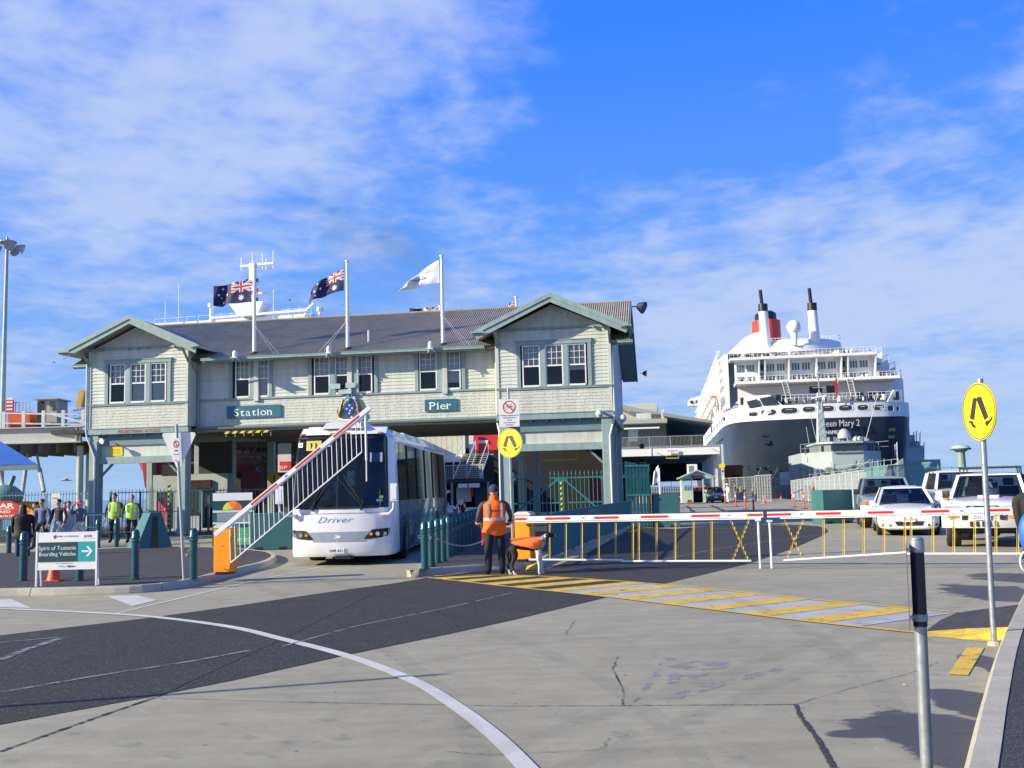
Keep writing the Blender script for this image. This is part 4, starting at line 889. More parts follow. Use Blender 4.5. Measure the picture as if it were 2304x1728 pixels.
f = G(971, 1274, Z)+Vector((.0, 0, .66)); chain('chain', 'silver chain drooping from the second bollard towards the man in the orange vest', f, G(1116, 1262, Z)+Vector((0, 0, .62)), .26, chs, .02, .05)
chain('chain', 'short chain between the two front bollards of the middle island', G(956, 1280, Z)+Vector((.05, 0, .66)), f, .10, chs, .02, .05)
chain('chain', 'chain between the far bollards in front of the guards', G(220, 1233, .1)+Vector((0,0,.6)), G(330, 1228, .1)+Vector((0,0,.62)), .12, chs, .02, .07)
chain('chain', 'short chain from the bollard beside the orange cabinet', G(435, 1301, Z)+Vector((-.08,0,.62)), G(435, 1301, Z)+Vector((-.35,.5,.45)), .10, chs, .02, .05)
# ---- boom barriers
def cabinet(px, py, w_, d_, h, label, rz):
    c = thing('boom_cabinet', label, 'barrier cabinet', G(px, py, Z), rz, 'orange boom cabinets')
    mb = MB(); mb.box(-w_/2, w_/2, 0, d_, .05, h); part('housing', mb, orange, c, bev=.008)
    mb = MB(); mb.box(-w_/2+.03, w_/2-.03, .02, d_-.02, 0, .05); part('plinth', mb, black, c)
    mb = MB(); mb.box(-w_/2+.02, w_/2-.02, -.006, -.001, .10, h*.80); part('door', mb, orange, c); mb = MB(); mb.cyl((-.01, -.012, h*.62), (-.01, .0, h*.62), .018, n=10); part('lock', mb, steel, c)
    mb = MB(); mb.box(-w_/2-.01, w_/2+.02, -.01, d_+.01, h+.001, h+.03); mb.prism([(-w_/2-.01, -.01, h+.03), (w_/2+.02, -.01, h+.03), (w_/2-.06, -.01, h+.075), (-w_/2+.06, -.01, h+.075)], (0, d_+.02, 0)); part('lid', mb, mat('pale_grey_lid', (.55, .56, .55), .45), c)
    mb = MB(); mb.box(w_/2+.001, w_/2+.02, .06, .12, h-.28, h-.16); part('hinge', mb, yellow, c)
    return c
cabinet(500, 1293, .37, .32, .93, 'orange cabinet on the left island carrying the raised boom', R(-8)); cabinet(1177, 1264, .35, .36, 1.0, 'orange cabinet behind the dog carrying the lowered boom', R(-20))
alu = mat('white_boom_paint', (.80, .80, .78), .38, var=.04, dirt=.06); logo = mat('boom_logo_blue', (.12, .28, .65), .5, var=0)
def boom(label, a, b, th_, wd, reds, group, logos=(), end=.05):
    """tapering box arm from a to b, red reflector strips along its near face"""
    a = Vector(a); b = Vector(b); d = (b-a); Ln = d.length; d.normalize(); up = Vector((0,0,1))-d*d.z; up.normalize(); side = d.cross(up)   # towards the viewer
    if side.y > 0: side = -side
    root = thing('boom_gate', label, 'boom gate', a, 0, group)
    mb = MB(); mb.bar(a+up*.0, b, wd, th_*.70, up=up); mb.bar(a-up*th_*.46+d*.25, b-up*th_*.46-d*end, wd*.6, th_*.20, up=up); part('arm', mb, alu, root, world=True)
    for t0, t1 in reds:
        mb = MB(); o = side*(wd/2+.002); mb.bar(a+d*Ln*t0+o, a+d*Ln*t1+o, .004, th_*.32, up=up); part('reflector_strip', mb, red, root, world=True)
    for t in logos: mb = MB(); o = side*(wd/2+.002); mb.bar(a+d*(Ln*t-.03)+o, a+d*(Ln*t+.03)+o, .003, .03, up=up); part('emblem', mb, logo, root, world=True)
    return root, a, d, Ln
Yb = 19.9
a = YP(484, 1203, Yb); b = YP(833, 916, Yb-.25)
rt1, a, d, Ln = boom('raised white boom with red strips and hanging pickets in front of the bus', a, b, .115, .06, [(.235, .40), (.52, .68), (.765, .93)], 'white and red boom gates', (.46,))
a2 = YP(519, 1266, Yb); b2 = YP(814, 1017, Yb-.25); mb = MB(); mb.bar(a2, b2, .018, .022); part('bottom_rail', mb, alu, rt1, world=True)
for i in range(28):
    t = i/27; lo = a2.lerp(b2, t); xx = lo.x-.02; tt = (xx-a.x)/(b.x-a.x); hi = a.lerp(b, tt); mb = MB(); mb.cyl((lo.x, lo.y, lo.z), (xx, hi.y, hi.z-.06), .0075, n=5); part('picket', mb, alu, rt1, world=True)
mb = MB(); e = a+d*(Ln-.12); mb.cyl(e-Vector((0,0,.05)), e-Vector((-.01,0,.95)), .022, n=8); mb.cyl(e-Vector((-.01,0,.95)), e-Vector((-.01,0,1.35)), .012, n=6); part('support_leg', mb, alu, rt1, world=True)
# lowered booms
zb = 1.05
def xz(px, py, Y_): return YP(px, py, Y_)
A1 = YP(1160, 1168, 22.3); E1 = YP(1717, 1158, 20.75)
rt2, a, d, Ln = boom('long lowered white boom with red strips hung with yellow chains', A1, E1, .155, .08, [(.0, .05), (.13, .235), (.335, .435), (.525, .635), (.725, .835), (.94, .998)], 'white and red boom gates', (.29, .87))
def hangchains(root, A, E, pxs, railz, lowpts, cross, Yf):
    for px in pxs:
        t = (px-A[0])/(E[0]-A[0]); top_ = A[2].lerp(E[2], t); lo = lowpts(px); chain('chain', None, top_-Vector((0,0,.09)), lo, 0, chy, .022, .05, parent=root)
    for p, q_ in cross: chain('chain', None, p, q_, 0, chy, .022, .05, parent=root)
def tpt(px): t = (px-1160)/(1717-1160); Yv = 22.3+(20.75-22.3)*t; return YP(px, 1175-8*t, Yv)
def lpt(px): t = (px-1160)/(1717-1160); Yv = 22.3+(20.75-22.3)*t; return YP(px, 1259+3*t, Yv)
for px in (1236, 1273, 1309, 1347, 1385, 1424, 1437, 1477, 1519, 1560, 1601): chain('chain', None, tpt(px), lpt(px), 0, chy, .022, .05, parent=rt2)
for p_, q_ in ((1643, 1684), (1686, 1648)): chain('chain', None, tpt(p_), lpt(q_), 0, chy, .022, .05, parent=rt2)
mb = MB(); mb.cyl(lpt(1190), lpt(1402), .021, n=8); part('bottom_rail', mb, alu, rt2, world=True); mb = MB(); mb.cyl(lpt(1398)-Vector((0,0,.025)), lpt(1690), .021, n=8); part('bottom_rail', mb, alu, rt2, world=True)
def leg(root, px, py, Y_, pyt):
    lo = YP(px, py, Y_); hi = YP(px, pyt, Y_); hi.x = lo.x-.0; mb = MB(); mb.cyl(lo+Vector((0,0,.02)), hi, .023, n=8); mb.box(hi.x-.05, hi.x+.05, hi.y-.03, hi.y+.03, hi.z-.02, hi.z+.02); part('support_leg', mb, alu, root, world=True)
leg(rt2, 1711, 1281, 20.73, 1170)
A2 = YP(1726, 1158, 20.6); E2 = YP(2420, 1144, 18.9)
rt3, a, d, Ln = boom('right hand lowered boom with red strips in front of the parked cars', A2, E2, .155, .08, [(.0, .085), (.17, .255), (.345, .43), (.52, .61), (.72, .80), (.9, .98)], 'white and red boom gates', (.12, .65))
def t3(px, dy=14): t = (px-1726)/(2420-1726); return YP(px, 1159-14*t+dy*.8, 20.6-1.7*t)
def l3(px):
    t = (px-1726)/(2420-1726); y_ = 1261-(px-1763)*18/277 if px < 2040 else 1246; return YP(px, y_, 20.6-1.7*t)
for px in (1853, 1898, 1943, 1989, 2036, 2050, 2099, 2146, 2193, 2241, 2290): chain('chain', None, t3(px), l3(px), 0, chy, .022, .05, parent=rt3)
for p_, q_ in ((1765, 1806), (1808, 1768)): chain('chain', None, t3(p_), l3(q_), 0, chy, .022, .05, parent=rt3)
mb = MB(); mb.cyl(l3(1763), l3(2039), .021, n=8); part('bottom_rail', mb, alu, rt3, world=True); mb = MB(); mb.cyl(l3(2041), l3(2420), .021, n=8); part('bottom_rail', mb, alu, rt3, world=True)
leg(rt3, 1737, 1281, 20.7, 1172)
# ---- pole signs
def disc_print(mb_y, mb_b, r): pass
def walk_sign(root, c, r, rz):
    """yellow disc with two striding legs"""
    T = Matrix.Translation(c) @ Matrix.Rotation(rz, 4, 'Z')
    def P(pts): return [T @ Vector((x*r, 0, z*r)) for x, z in pts]
    mb = MB(); ring = [(math.cos(t), math.sin(t)) for t in [2*math.pi*i/40 for i in range(40)]]; mb.prism(P(ring), T.to_3x3() @ Vector((0, .012, 0))); D = part('sign_face', mb, yellow, root, world=True)
    mb = MB(); n = 40; a = P([(x*.97, z*.97) for x, z in ring]); b = P([(x*.94, z*.94) for x, z in ring]); o = T.to_3x3() @ Vector((0, -.003, 0)); mb.add([p+o for p in a]+[p+o for p in b], [(i, (i+1) % n, n+(i+1) % n, n+i) for i in range(n)]); part('rim_line', mb, black, D, world=True)
    o = T.to_3x3() @ Vector((0, -.004, 0))
    for pts in ([(-.27,.48), (-.10,.50), (-.07,.40), (-.30,-.28), (-.55,-.20)], [(-.60,-.28), (-.40,-.30), (-.36,-.40), (-.22,-.50), (-.26,-.56), (-.45,-.50), (-.50,-.38), (-.62,-.36)],
                [(-.03,.50), (.22,.50), (.56,-.22), (.33,-.32), (-.06,.42)], [(.38,-.36), (.62,-.34), (.78,-.22), (.80,-.30), (.62,-.42), (.44,-.54), (.36,-.46)]):
        mb = MB(); mb.prism([p+o for p in P(pts)], o*.3); part('leg_print', mb, mat('sign_black', (.03, .03, .03), .5, var=0), D, world=True)
    mb = MB(); [mb.cyl(P([(x, z)])[0]+o*2, P([(x, z)])[0]-o, .012, n=8) for x, z in ((-.02, .84), (.05, -.82))]; part('bolt', mb, steelg, D, world=True)
    return D
def noprint(mb, y, x0, x1, z0, z1, n, seed=0):
    r_ = random.Random(seed)
    for k in range(n):
        zz = z1-(k+.5)*(z1-z0)/n; w_ = (x1-x0)*r_.uniform(.5, 1)/2; c = (x0+x1)/2; x = c-w_
        while x < c+w_: q_ = r_.uniform(.008, .03); mb.box(x, min(x+q_, c+w_), y-.002, y, zz-.007, zz+.007); x += q_+.008
sp = thing('pole_sign', 'yellow walking legs disc below a white no cycling plate on a grey pole', 'sign', G(1155, 1262, Z))
b0 = G(1155, 1262, Z); tp = YP(1143, 874, b0.y)
mb = MB(); mb.cyl(b0, tp, .030, n=12); part('pole', mb, steel, sp, smooth=True, world=True)
c = YP(1147, 997, b0.y-.06); walk_sign(sp, c, .325, R(-31))
c = YP(1146, 929, b0.y-.06); T = Matrix.Translation(c) @ Matrix.Rotation(R(-4), 4, 'Z')
mb = MB(); mb.T = T; mb.box(-.225, .225, 0, .008, -.31, .31); pl = part('sign_plate', mb, white, sp, world=True, bev=.003)
mb = MB(); mb.T = T; n = 32; z0 = .13
for r1, r2 in ((.145, .122),): mb.add([(r1*math.cos(t), -.003, z0+r1*math.sin(t)) for t in [2*math.pi*i/n for i in range(n)]]+[(r2*math.cos(t), -.003, z0+r2*math.sin(t)) for t in [2*math.pi*i/n for i in range(n)]], [(i, (i+1) % n, n+(i+1) % n, n+i) for i in range(n)])
mb.bar((-.092, -.005, z0+.092), (.092, -.005, z0-.092), .003, .024, up=(1,0,1)); part('prohibition_ring', mb, red, pl, world=True)
mb = MB(); mb.T = T
for xx in (-.06, .06): mb.add([(xx+.042*math.cos(t), -.003, z0-.02+.042*math.sin(t)) for t in [2*math.pi*i/16 for i in range(16)]]+[(xx+.036*math.cos(t), -.003, z0-.02+.036*math.sin(t)) for t in [2*math.pi*i/16 for i in range(16)]], [(i, (i+1) % 16, 16+(i+1) % 16, 16+i) for i in range(16)])
for p_, q_ in (((-.06, -.02), (-.02, .035)), ((-.02, .035), (.04, .03)), ((.06, -.02), (.03, .06)), ((-.02, .035), (.01, -.02)), ((.01, -.02), (.04, .03)), ((.03, .06), (.055, .065))): mb.bar((p_[0], -.003, z0+p_[1]), (q_[0], -.003, z0+q_[1]), .002, .006)
part('cycle_print', mb, mat('sign_grey_print', (.12, .12, .13), .5, var=0), pl, world=True)
mb = MB(); mb.T = T
for k, s_ in enumerate(('RIDERS DISMOUNT', 'PEDESTRIANS', 'ONLY', 'NOT BEYOND', 'PATHWAY')): wd = .026*len(s_); put_text(mb, s_, -wd/2, -.002, -.07-k*.05-(.01 if k > 2 else 0), w=wd, height=.025, ext=.001, bold=.01)
part('lettering', mb, MT['sign_grey_print'], pl, world=True)
sp = thing('pole_sign', 'yellow walking legs disc turned aside on the leaning grey pole at the right kerb', 'sign', G(2237, 1452))
b0 = G(2237, 1452); tp = YP(2205, 857, b0.y)
mb = MB(); mb.cyl(b0, tp, .030, n=14); part('pole', mb, steel, sp, smooth=True, world=True); mb = MB(); mb.cyl(tp-Vector((0,0,.01)), tp+Vector((0,0,.02)), .033, n=12); part('pole_cap', mb, steel, sp, world=True)
mb = MB(); mb.lathe([(.07, 0), (.06, .03), (.035, .045)], b0, 10); part('footing', mb, kerbm, sp, world=True)
walk_sign(sp, YP(2202, 926, b0.y-.05), .30, R(-83))
# near post with a plate seen edge-on and a black sleeve
pz = G(2092, 1864); tp = YP(2062, 1213, pz.y-.0); ps = thing('post', 'galvanised post in the near foreground with a black sleeve and a plate seen edge on', 'post', pz)
dr = (tp-pz).normalized(); at_ = lambda z: pz+dr*((z-pz.z)/dr.z)
mb = MB(); mb.cyl(pz, tp, .030, n=20); part('tube', mb, steel, ps, smooth=True, world=True)
zt = tp.z; mb = MB(); mb.cyl(at_(zt-.065), at_(zt-.43), .0335, n=20); part('sleeve', mb, mat('black_sleeve', (.018, .022, .035), .3), ps, smooth=True, world=True)
mb = MB(); mb.sph(tp, .034, 16, 8, sc=(1, 1, .5)); mb.cyl(tp-dr*.005, at_(zt-.065), .036, n=18); part('clamp', mb, steel, ps, smooth=True, world=True)
mb = MB(); mb.cyl(at_(zt-.37), at_(zt-.405), .037, n=18); part('clamp', mb, steelg, ps, smooth=True, world=True)
mb = MB(); vd = Vector((tp.x-.02, tp.y, 0)).normalized()*.11; o = Vector((-.055, 0, 0)); mb.prism([at_(zt-.02)+o-vd, at_(zt-.02)+o+vd, at_(zt-.44)+o+vd, at_(zt-.44)+o-vd], (.004, 0, 0)); part('sign_plate', mb, mat('red_brown_plate', (.30, .20, .18), .5), ps, world=True)
mb = MB(); mb.bar(at_(zt-.05)+o, at_(zt-.05), .02, .012); mb.bar(at_(zt-.385)+o, at_(zt-.385), .02, .012); part('bracket', mb, steel, ps, world=True)
# give way sign seen from behind with a no stopping plate
b0 = G(414, 1304, Z); tp = YP(397, 955, b0.y); sp = thing('pole_sign', 'back of a white triangle sign with a narrow no stopping plate on a leaning pole', 'sign', b0)
mb = MB(); mb.cyl(b0, tp, .028, n=12); part('pole', mb, steelg, sp, smooth=True, world=True)
def rnd_tri(c, w_, h, r, n=5):
    P = [Vector((-w_/2, 0, h*.5)), Vector((w_/2, 0, h*.5)), Vector((0, 0, -h*.5))]; o = []
    for i in range(3):
        a, b, c_ = P[i-1], P[i], P[(i+1) % 3]; u = (a-b).normalized()*r; v = (c_-b).normalized()*r
        for k in range(n+1): t = k/n; o.append((b+u)*(1-t)**2+b*2*t*(1-t)+(b+v)*t*t)
    return [p+c for p in o]
mb = MB(); cc = YP(402, 1017, b0.y+.045); mb.prism(rnd_tri(cc, .70, .76, .09), (0, .006, 0)); part('sign_face', mb, white, sp, world=True)
cc = YP(396, 1012, b0.y-.04); mb = MB(); mb.box(cc.x-.07, cc.x+.07, cc.y, cc.y+.006, cc.z-.225, cc.z+.225); pl = part('sign_plate', mb, white, sp, world=True, bev=.002)
mb = MB(); n = 24; z0 = cc.z+.11; mb.add([(cc.x+.055*math.cos(t), cc.y-.003, z0+.075*math.sin(t)) for t in [2*math.pi*i/n for i in range(n)]]+[(cc.x+.043*math.cos(t), cc.y-.003, z0+.062*math.sin(t)) for t in [2*math.pi*i/n for i in range(n)]], [(i, (i+1) % n, n+(i+1) % n, n+i) for i in range(n)])
mb.bar((cc.x-.035, cc.y-.003, z0+.05), (cc.x+.035, cc.y-.003, z0-.05), .002, .01); mb.bar((cc.x-.05, cc.y-.003, cc.z-.09), (cc.x+.05, cc.y-.003, cc.z-.09), .002, .012); mb.bar((cc.x-.02, cc.y-.003, cc.z-.20), (cc.x+.02, cc.y-.003, cc.z-.20), .002, .012); part('print', mb, red, pl, world=True)
mb = MB(); put_text(mb, 'S', cc.x-.024, cc.y-.002, z0-.045, w=.05, height=.10, ext=.001); put_text(mb, '2 MIN', cc.x-.035, cc.y-.002, cc.z-.03, w=.07, height=.03, ext=.001); part('print', mb, MT['sign_black'], pl, world=True)
# ---- white board sign on legs
y0 = G(70, 1321, Z).y; L_ = lambda px, py: YP(px, py, y0)
o = G(139, 1321, Z); bs = thing('board_sign', 'white framed board sign with a teal arrow panel on the left island', 'sign', Vector((o.x, y0, Z)), R(-2)); px_m = 2300/y0
BX0, BX1 = -.575, .575; zz = lambda v: v
mb = MB(); mb.box(BX0, BX1, 0, .02, .30, .985); brd = part('board', mb, white, bs)
for x in (BX0, BX1-.03): mb = MB(); mb.box(x, x+.03, -.004, .03, 0, 1.0); part('leg', mb, alu, bs)
for x in (BX0+.02, BX1-.05): mb = MB(); mb.bar((x+.015, .03, .95), (x+.015, .16, .0), .025); part('back_leg', mb, alu, bs)
dg = mat('sign_dark_green', (.012, .065, .075), .4, var=.03); tl = mat('sign_teal', (.02, .36, .38), .4, var=.03); lime = mat('sign_lime_line', (.6, .68, .35), .5, var=0)
mb = MB(); mb.box(BX0+.045, .215, -.004, -.001, .445, .80); part('panel', mb, dg, brd); mb = MB(); mb.box(.22, BX1-.04, -.004, -.001, .445, .80); part('panel', mb, tl, brd)
mb = MB(); mb.box(BX0+.04, BX1-.035, -.003, -.001, .432, .442); mb.box(BX0+.04, BX1-.035, -.003, -.001, .804, .812); mb.box(.295, .545, -.003, -.001, .86, .864); part('rule_line', mb, lime, brd)
mb = MB(); put_text(mb, 'Spirit of Tasmania', -.515, -.006, .665, w=.705, serif=True, height=.072, ext=.001); put_text(mb, 'Boarding Vehicles', -.505, -.006, .555, w=.69, serif=True, height=.072, ext=.001); part('lettering', mb, signw, brd)
mb = MB(); mb.box(.285, .42, -.0075, -.004, .612, .645); mb.add([(.37,-.0065,.72), (.41,-.0065,.72), (.49,-.0065,.628), (.41,-.0065,.535), (.37,-.0065,.535), (.44,-.0065,.628)], [(0,1,2,5), (5,2,3,4)]); part('arrow', mb, signw, brd)
mb = MB(); put_text(mb, 'SPIRIT of TASMANIA', -.18, -.002, .895, w=.40, height=.028, ext=.001); part('lettering', mb, mat('magenta_print', (.45, .08, .22), .5, var=0), brd)
mb = MB(); mb.prism([(-.255,-.003,.92), (-.20,-.003,.935), (-.19,-.003,.90), (-.22,-.003,.865)], (0,-.001,0)); mb.prism([(-.25,-.0045,.90), (-.215,-.0045,.89), (-.225,-.0045,.858)], (0,-.001,0)); part('emblem', mb, mat('purple_print', (.16, .05, .35), .5, var=0), brd)
mb = MB(); put_text(mb, '6:00', .32, -.002, .885, w=.15, height=.042, ext=.001, bold=.02); put_text(mb, 'Port of Melbourne', -.19, -.002, .405, w=.32, height=.014, ext=.001); part('lettering', mb, MT['sign_grey_print'], brd)
mb = MB(); mb.prism([(-.17,-.003,.365), (-.08,-.003,.385), (-.02,-.003,.355), (.0,-.003,.345), (-.10,-.003,.348)], (0,-.001,0)); part('emblem', mb, mat('pale_teal_print', (.30, .50, .52), .5, var=0), brd)
mb = MB(); mb.prism([(-.02,-.003,.368), (.06,-.003,.378), (.19,-.003,.362), (.12,-.003,.342), (.10,-.003,.352), (.05,-.003,.335), (.03,-.003,.35)], (0,-.001,0)); part('emblem', mb, mat('navy_print', (.04, .10, .38), .5, var=0), brd)
cn = thing('traffic_cone', 'orange traffic cone standing behind the white board sign', 'traffic cone', G(121, 1307, Z))
mb = MB(); mb.lathe([(.135, .02), (.115, .10), (.085, .25), (.03, .52), (.02, .53)], n=18, caps=True); part('cone', mb, coneo, cn, smooth=True); mb = MB(); mb.box(-.15, .15, -.15, .15, 0, .02); part('base', mb, coneo, cn)
# ---- teal concrete blocks
blockm = mat('teal_block_paint', (.035, .14, .155), .6, var=.12, vscale=1.6, dirt=.25)
def block(px, py, w_, h, d_, rz, label, z=0, batter=0, group='teal painted concrete barrier blocks'):
    b = thing('barrier_block', label, 'barrier block', G(px, py, z), rz, group)
    mb = MB(); mb.prism([(-w_/2, 0, 0), (w_/2, 0, 0), (w_/2-batter, 0, h), (-w_/2+batter, 0, h)], (0, d_, 0)); part('block', mb, blockm, b, bev=.02)
    mb = MB(); mb.box(-w_/2+.15, -w_/2+.4, -.004, d_*.9, .0, .10); mb.box(w_/2-.4, w_/2-.15, -.004, d_*.9, .0, .10); part('fork_slot', mb, black, b)
    return b
block(1501.5, 1187, 1.08, 1.36, .8, R(-3), 'teal block between the green fence and the guard hut')
block(1888, 1178, 1.35, 1.37, .9, R(14), 'teal block left of the silver car with a red lamp on top'); block(1975, 1170, 1.9, 1.35, .9, R(-20), 'teal block behind the white sedan, shaded')
block(610, 1238, 1.3, 1.15, .8, R(3), 'teal block between the dial board and the bus'); block(1072, 1190, .9, .95, .7, R(0), 'dark teal block seen just left of the man in orange')
lamp = MB(); p = G(1838, 1178)+Vector((0, .3, 1.37)); lamp.lathe([(.06, 0), (.07, .06), (.05, .13), (0, .15)], p, 10); solo('warning_lamp', lamp, red, 'small red lamp on the teal block left of the silver car', 'lamp', smooth=True)
# A shaped ramp block by the left wing
b = thing('barrier_block', 'tapered teal block with a dark slot in front of the left wing', 'barrier block', G(345, 1235, .1), R(38), 'teal painted concrete barrier blocks')
mb = MB(); mb.add([(-.55,0,0), (.62,0,0), (.62,1.0,0), (-.55,1.0,0), (-.05,.15,1.15), (.30,.15,1.15), (.30,.85,1.15), (-.05,.85,1.15)], [(0,1,5,4), (1,2,6,5), (2,3,7,6), (3,0,4,7), (4,5,6,7), (0,3,2,1)]); part('block', mb, blockm, b)
mb = MB(); mb.prism([(-.10, -.006, .02), (.16, -.006, .02), (.16, .13, 1.05), (.02, .13, 1.05)], (0, -.004, 0)); part('slot', mb, black, b)
solo('warning_lamp', MB().lathe([(.05, 0), (.06, .06), (.04, .11), (0, .12)], G(345, 1235, .1)+Vector((.25, .4, 1.17)), 10), red, 'small red lamp on top of the tapered teal block', 'lamp', smooth=True)
# ---- danger rating board
b = thing('notice_board', 'tall board with an orange and yellow dial and a green panel', 'notice board', G(523, 1236), R(0)); w_ = .655
K = 1.0
mb = MB(); mb.box(-w_, w_, 0, .05, 0, 1.83); bd = part('board', mb, mat('board_navy', (.02, .07, .12), .5), b)
for z0, z1, m_, x0, x1 in ((1.57, 1.82, white, -w_+.01, w_-.01), (1.27, 1.56, dg, -w_+.01, w_-.01), (1.19, 1.26, mat('pale_mint', (.55, .72, .68), .5), -w_+.01, w_-.01), (.90, 1.18, mat('print_panel', (.22, .28, .32), .5, var=.3, vscale=30), -w_+.15, w_-.05), (.82, .88, MT['pale_mint'], -w_+.01, w_-.01), (.14, .69, mat('panel_green', (.07, .42, .22), .5), -.05, w_-.01)):
    mb = MB(); mb.box(x0, x1, -.004, -.001, z0, z1); part('panel', mb, m_, bd)
for a0, a1, m_ in ((180, 118, mat('dial_yellow', (.85, .72, .05), .5)), (118, 62, mat('dial_orange', (.90, .25, .04), .5)), (62, 0, mat('dial_red', (.85, .13, .05), .5))):
    mb = MB(); pts = [(0, -.006, 1.275)]+[(.32*math.cos(R(a0+(a1-a0)*i/8)), -.006, 1.275+.28*math.sin(R(a0+(a1-a0)*i/8))) for i in range(9)]; mb.sheet(pts); part('dial_sector', mb, m_, bd)
mb = MB(); mb.prism([(.0,-.008,1.275), (-.14,-.008,1.33), (-.12,-.008,1.30)], (0,-.002,0)); part('dial_pointer', mb, black, bd)
mb = MB(); put_text(mb, 'ROM 302', .0, -.006, .24, w=.56, height=.12, bold=.02); put_text(mb, 'PORT OF MELB', .05, -.006, .56, w=.42, height=.035); put_text(mb, 'EMERGENCY CALL', .02, -.006, .46, w=.52, height=.035); part('lettering', mb, mat('pale_green_print', (.50, .75, .60), .5, var=0), bd)
mb = MB(); 
for k in range(6): put_text(mb, ('fire danger today', 'be prepared')[k % 2], -.48, -.006, 1.13-k*.04, w=.62, height=.016, ext=.001)
part('lettering', mb, MT['pale_mint'], bd)
# ---- fences
def palisade(name, label, a, b, h, step, rails, m, spike=True, group=None, rr=.014, root=None, postm=None, z0=.06, posts_=2.6, tube=True, cat='fence', flat=False):
    a = Vector(a); b = Vector(b); Ln = (b-a).length; d = (b-a)/Ln
    if root is None:
        root = thing(name, label, cat, a, math.atan2(d.y, d.x), group)
    dz = (b.z-a.z)/Ln; pm = None; n = int(Ln/step)
    for z in rails: mb = MB(); mb.bar((0, 0, z), (Ln, 0, z+dz*Ln), .04, .04); part('rail', mb, m, root)
    mb = MB(); mb.cyl((0, 0, z0), (0, 0, h), rr, n=4 if rr < .02 else 6) if not flat else mb.box(-rr*1.6, rr*1.6, -.012, .012, z0, h)
    if spike: mb.cyl((0, 0, h), (0, 0, h+.14), rr*1.5, .001, n=4)
    pm = mb.data('picket', m)
    for i in range(min(n, 300)): x = (i+.5)*step; link('picket', pm, root, (x, -.03, dz*x))
    if posts_:
        for k in range(int(Ln/posts_)+1): x = min(k*posts_, Ln-.03); mb = MB(); mb.box(x-.035, x+.035, -.01, .06, 0, h); part('post', mb, postm or m, root)
    return root
# low fence along the middle island
fp = [G(1240, 1258, Z), G(1322, 1222, Z), G(1418, 1185, Z)]
palisade('fence', 'low dark teal picket fence on the near end of the middle island kerb', fp[0], fp[1], 1.02, .13, (.97, .10), tealf, False, None, .018, posts_=1.8)
palisade('fence', 'low teal picket fence running back towards the station corner', fp[1], fp[2], 1.02, .14, (.97, .10), tealf, False, None, .016, posts_=2.2)
0 and palisade('fence', 'low teal fence crossing behind the orange cabinet', G(1205, 1256, Z), fp[0]+Vector((-.02, .02, 0)), 1.0, .085, (.95, .10), tealf, False, None, .014, posts_=0)
# tall gates under the right wing
def gate_leaf(x0, x1, y, label, s):
    g = thing('gate', label, 'gate', bl(x0, y, 0), RZ, 'tall spiked teal gates'); w_ = x1-x0
    for z in (.15, 1.10, 2.15): mb = MB(); mb.box(0, w_, -.03, .03, z-.03, z+.03); part('rail', mb, tealf, g)
    for x in (.03, w_-.03): mb = MB(); mb.box(x-.03, x+.03, -.032, .032, .06, 2.2); part('stile', mb, tealf, g)
    mb = MB(); mb.bar(((w_-.1) if s > 0 else .1, -.04, 2.1), (.2 if s > 0 else w_-.2, -.04, .75), .02, .07); part('brace', mb, tealf, g)
    mb = MB(); mb.prism([((w_ if s > 0 else 0), -.045, 2.18), ((w_-.32) if s > 0 else .32, -.045, 2.18), ((w_ if s > 0 else 0), -.045, 1.86)], (0, .01, 0)); mb.prism([((0 if s > 0 else w_), -.045, 2.18), (.25 if s > 0 else w_-.25, -.045, 2.18), ((0 if s > 0 else w_), -.045, 1.93)], (0, .01, 0)); part('corner_plate', mb, tealf, g)
    mb = MB(); mb.cyl((0,0,.1), (0,0,2.3), .014, n=5); mb.cyl((0,0,2.3), (0,0,2.47), .026, .001, n=5); pm = mb.data('picket', tealf); n = int(w_/.175)
    for i in range(n): link('picket', pm, g, ((i+.5)*w_/n, -.03, 0))
    return g
gate_leaf(-4.45, -2.32, .75, 'left leaf of the tall spiked gate under the right wing', 1); gate_leaf(-2.30, -.50, .75, 'right leaf of the tall spiked gate under the right wing', -1)
def hazard_post(x, y, z0, z1, wd, label):
    mb = MB(); n = int((z1-z0)/.11); 
    for i in range(n): mb.k = i % 2; a = z0+i*(z1-z0)/n; s_ = (z1-z0)/n; mb.prism([(x-wd/2, y, a), (x+wd/2, y, a+s_*.6), (x+wd/2, y, a+s_*1.6), (x-wd/2, y, a+s_)], (0, .02, 0))
    mb.v = [tuple(bl(*p)) for p in mb.v]; solo('hazard_strip', mb, [MT['hazard_yellow'], black], label, 'hazard strip')
hazard_post(-2.31, .62, .3, 1.95, .07, 'black and yellow strip where the tall gates meet'); hazard_post(-20.28, 1.15, .25, 2.25, .14, 'black and yellow striped strip on the gate under the left wing')
palisade('fence', 'teal spiked fence under the left wing', bl(-23.0, .9, 0), bl(-18.6, .9, 0), 2.05, .17, (.15, 1.1, 2.0), tealf, True, None, .014, posts_=1.45)
palisade('fence', 'spiked fence in shade to the right of the left wing', bl(-18.6, 1.6, 0), bl(-15.2, 2.2, 0), 2.0, .16, (.15, 2.0), mat('shaded_fence_paint', (.10, .14, .15), .5), True, None, .014, posts_=1.7)  # shaded copy of the fence paint, shade put into its colour
palisade('fence', 'teal spiked fence along the water left of the station', bl(-36.0, 1.4, 0), bl(-23.7, 1.2, 0), 2.05, .16, (.15, 1.05, 2.0), mat('pale_fence_paint', (.16, .34, .36), .5), True, None, .014, posts_=2.4)
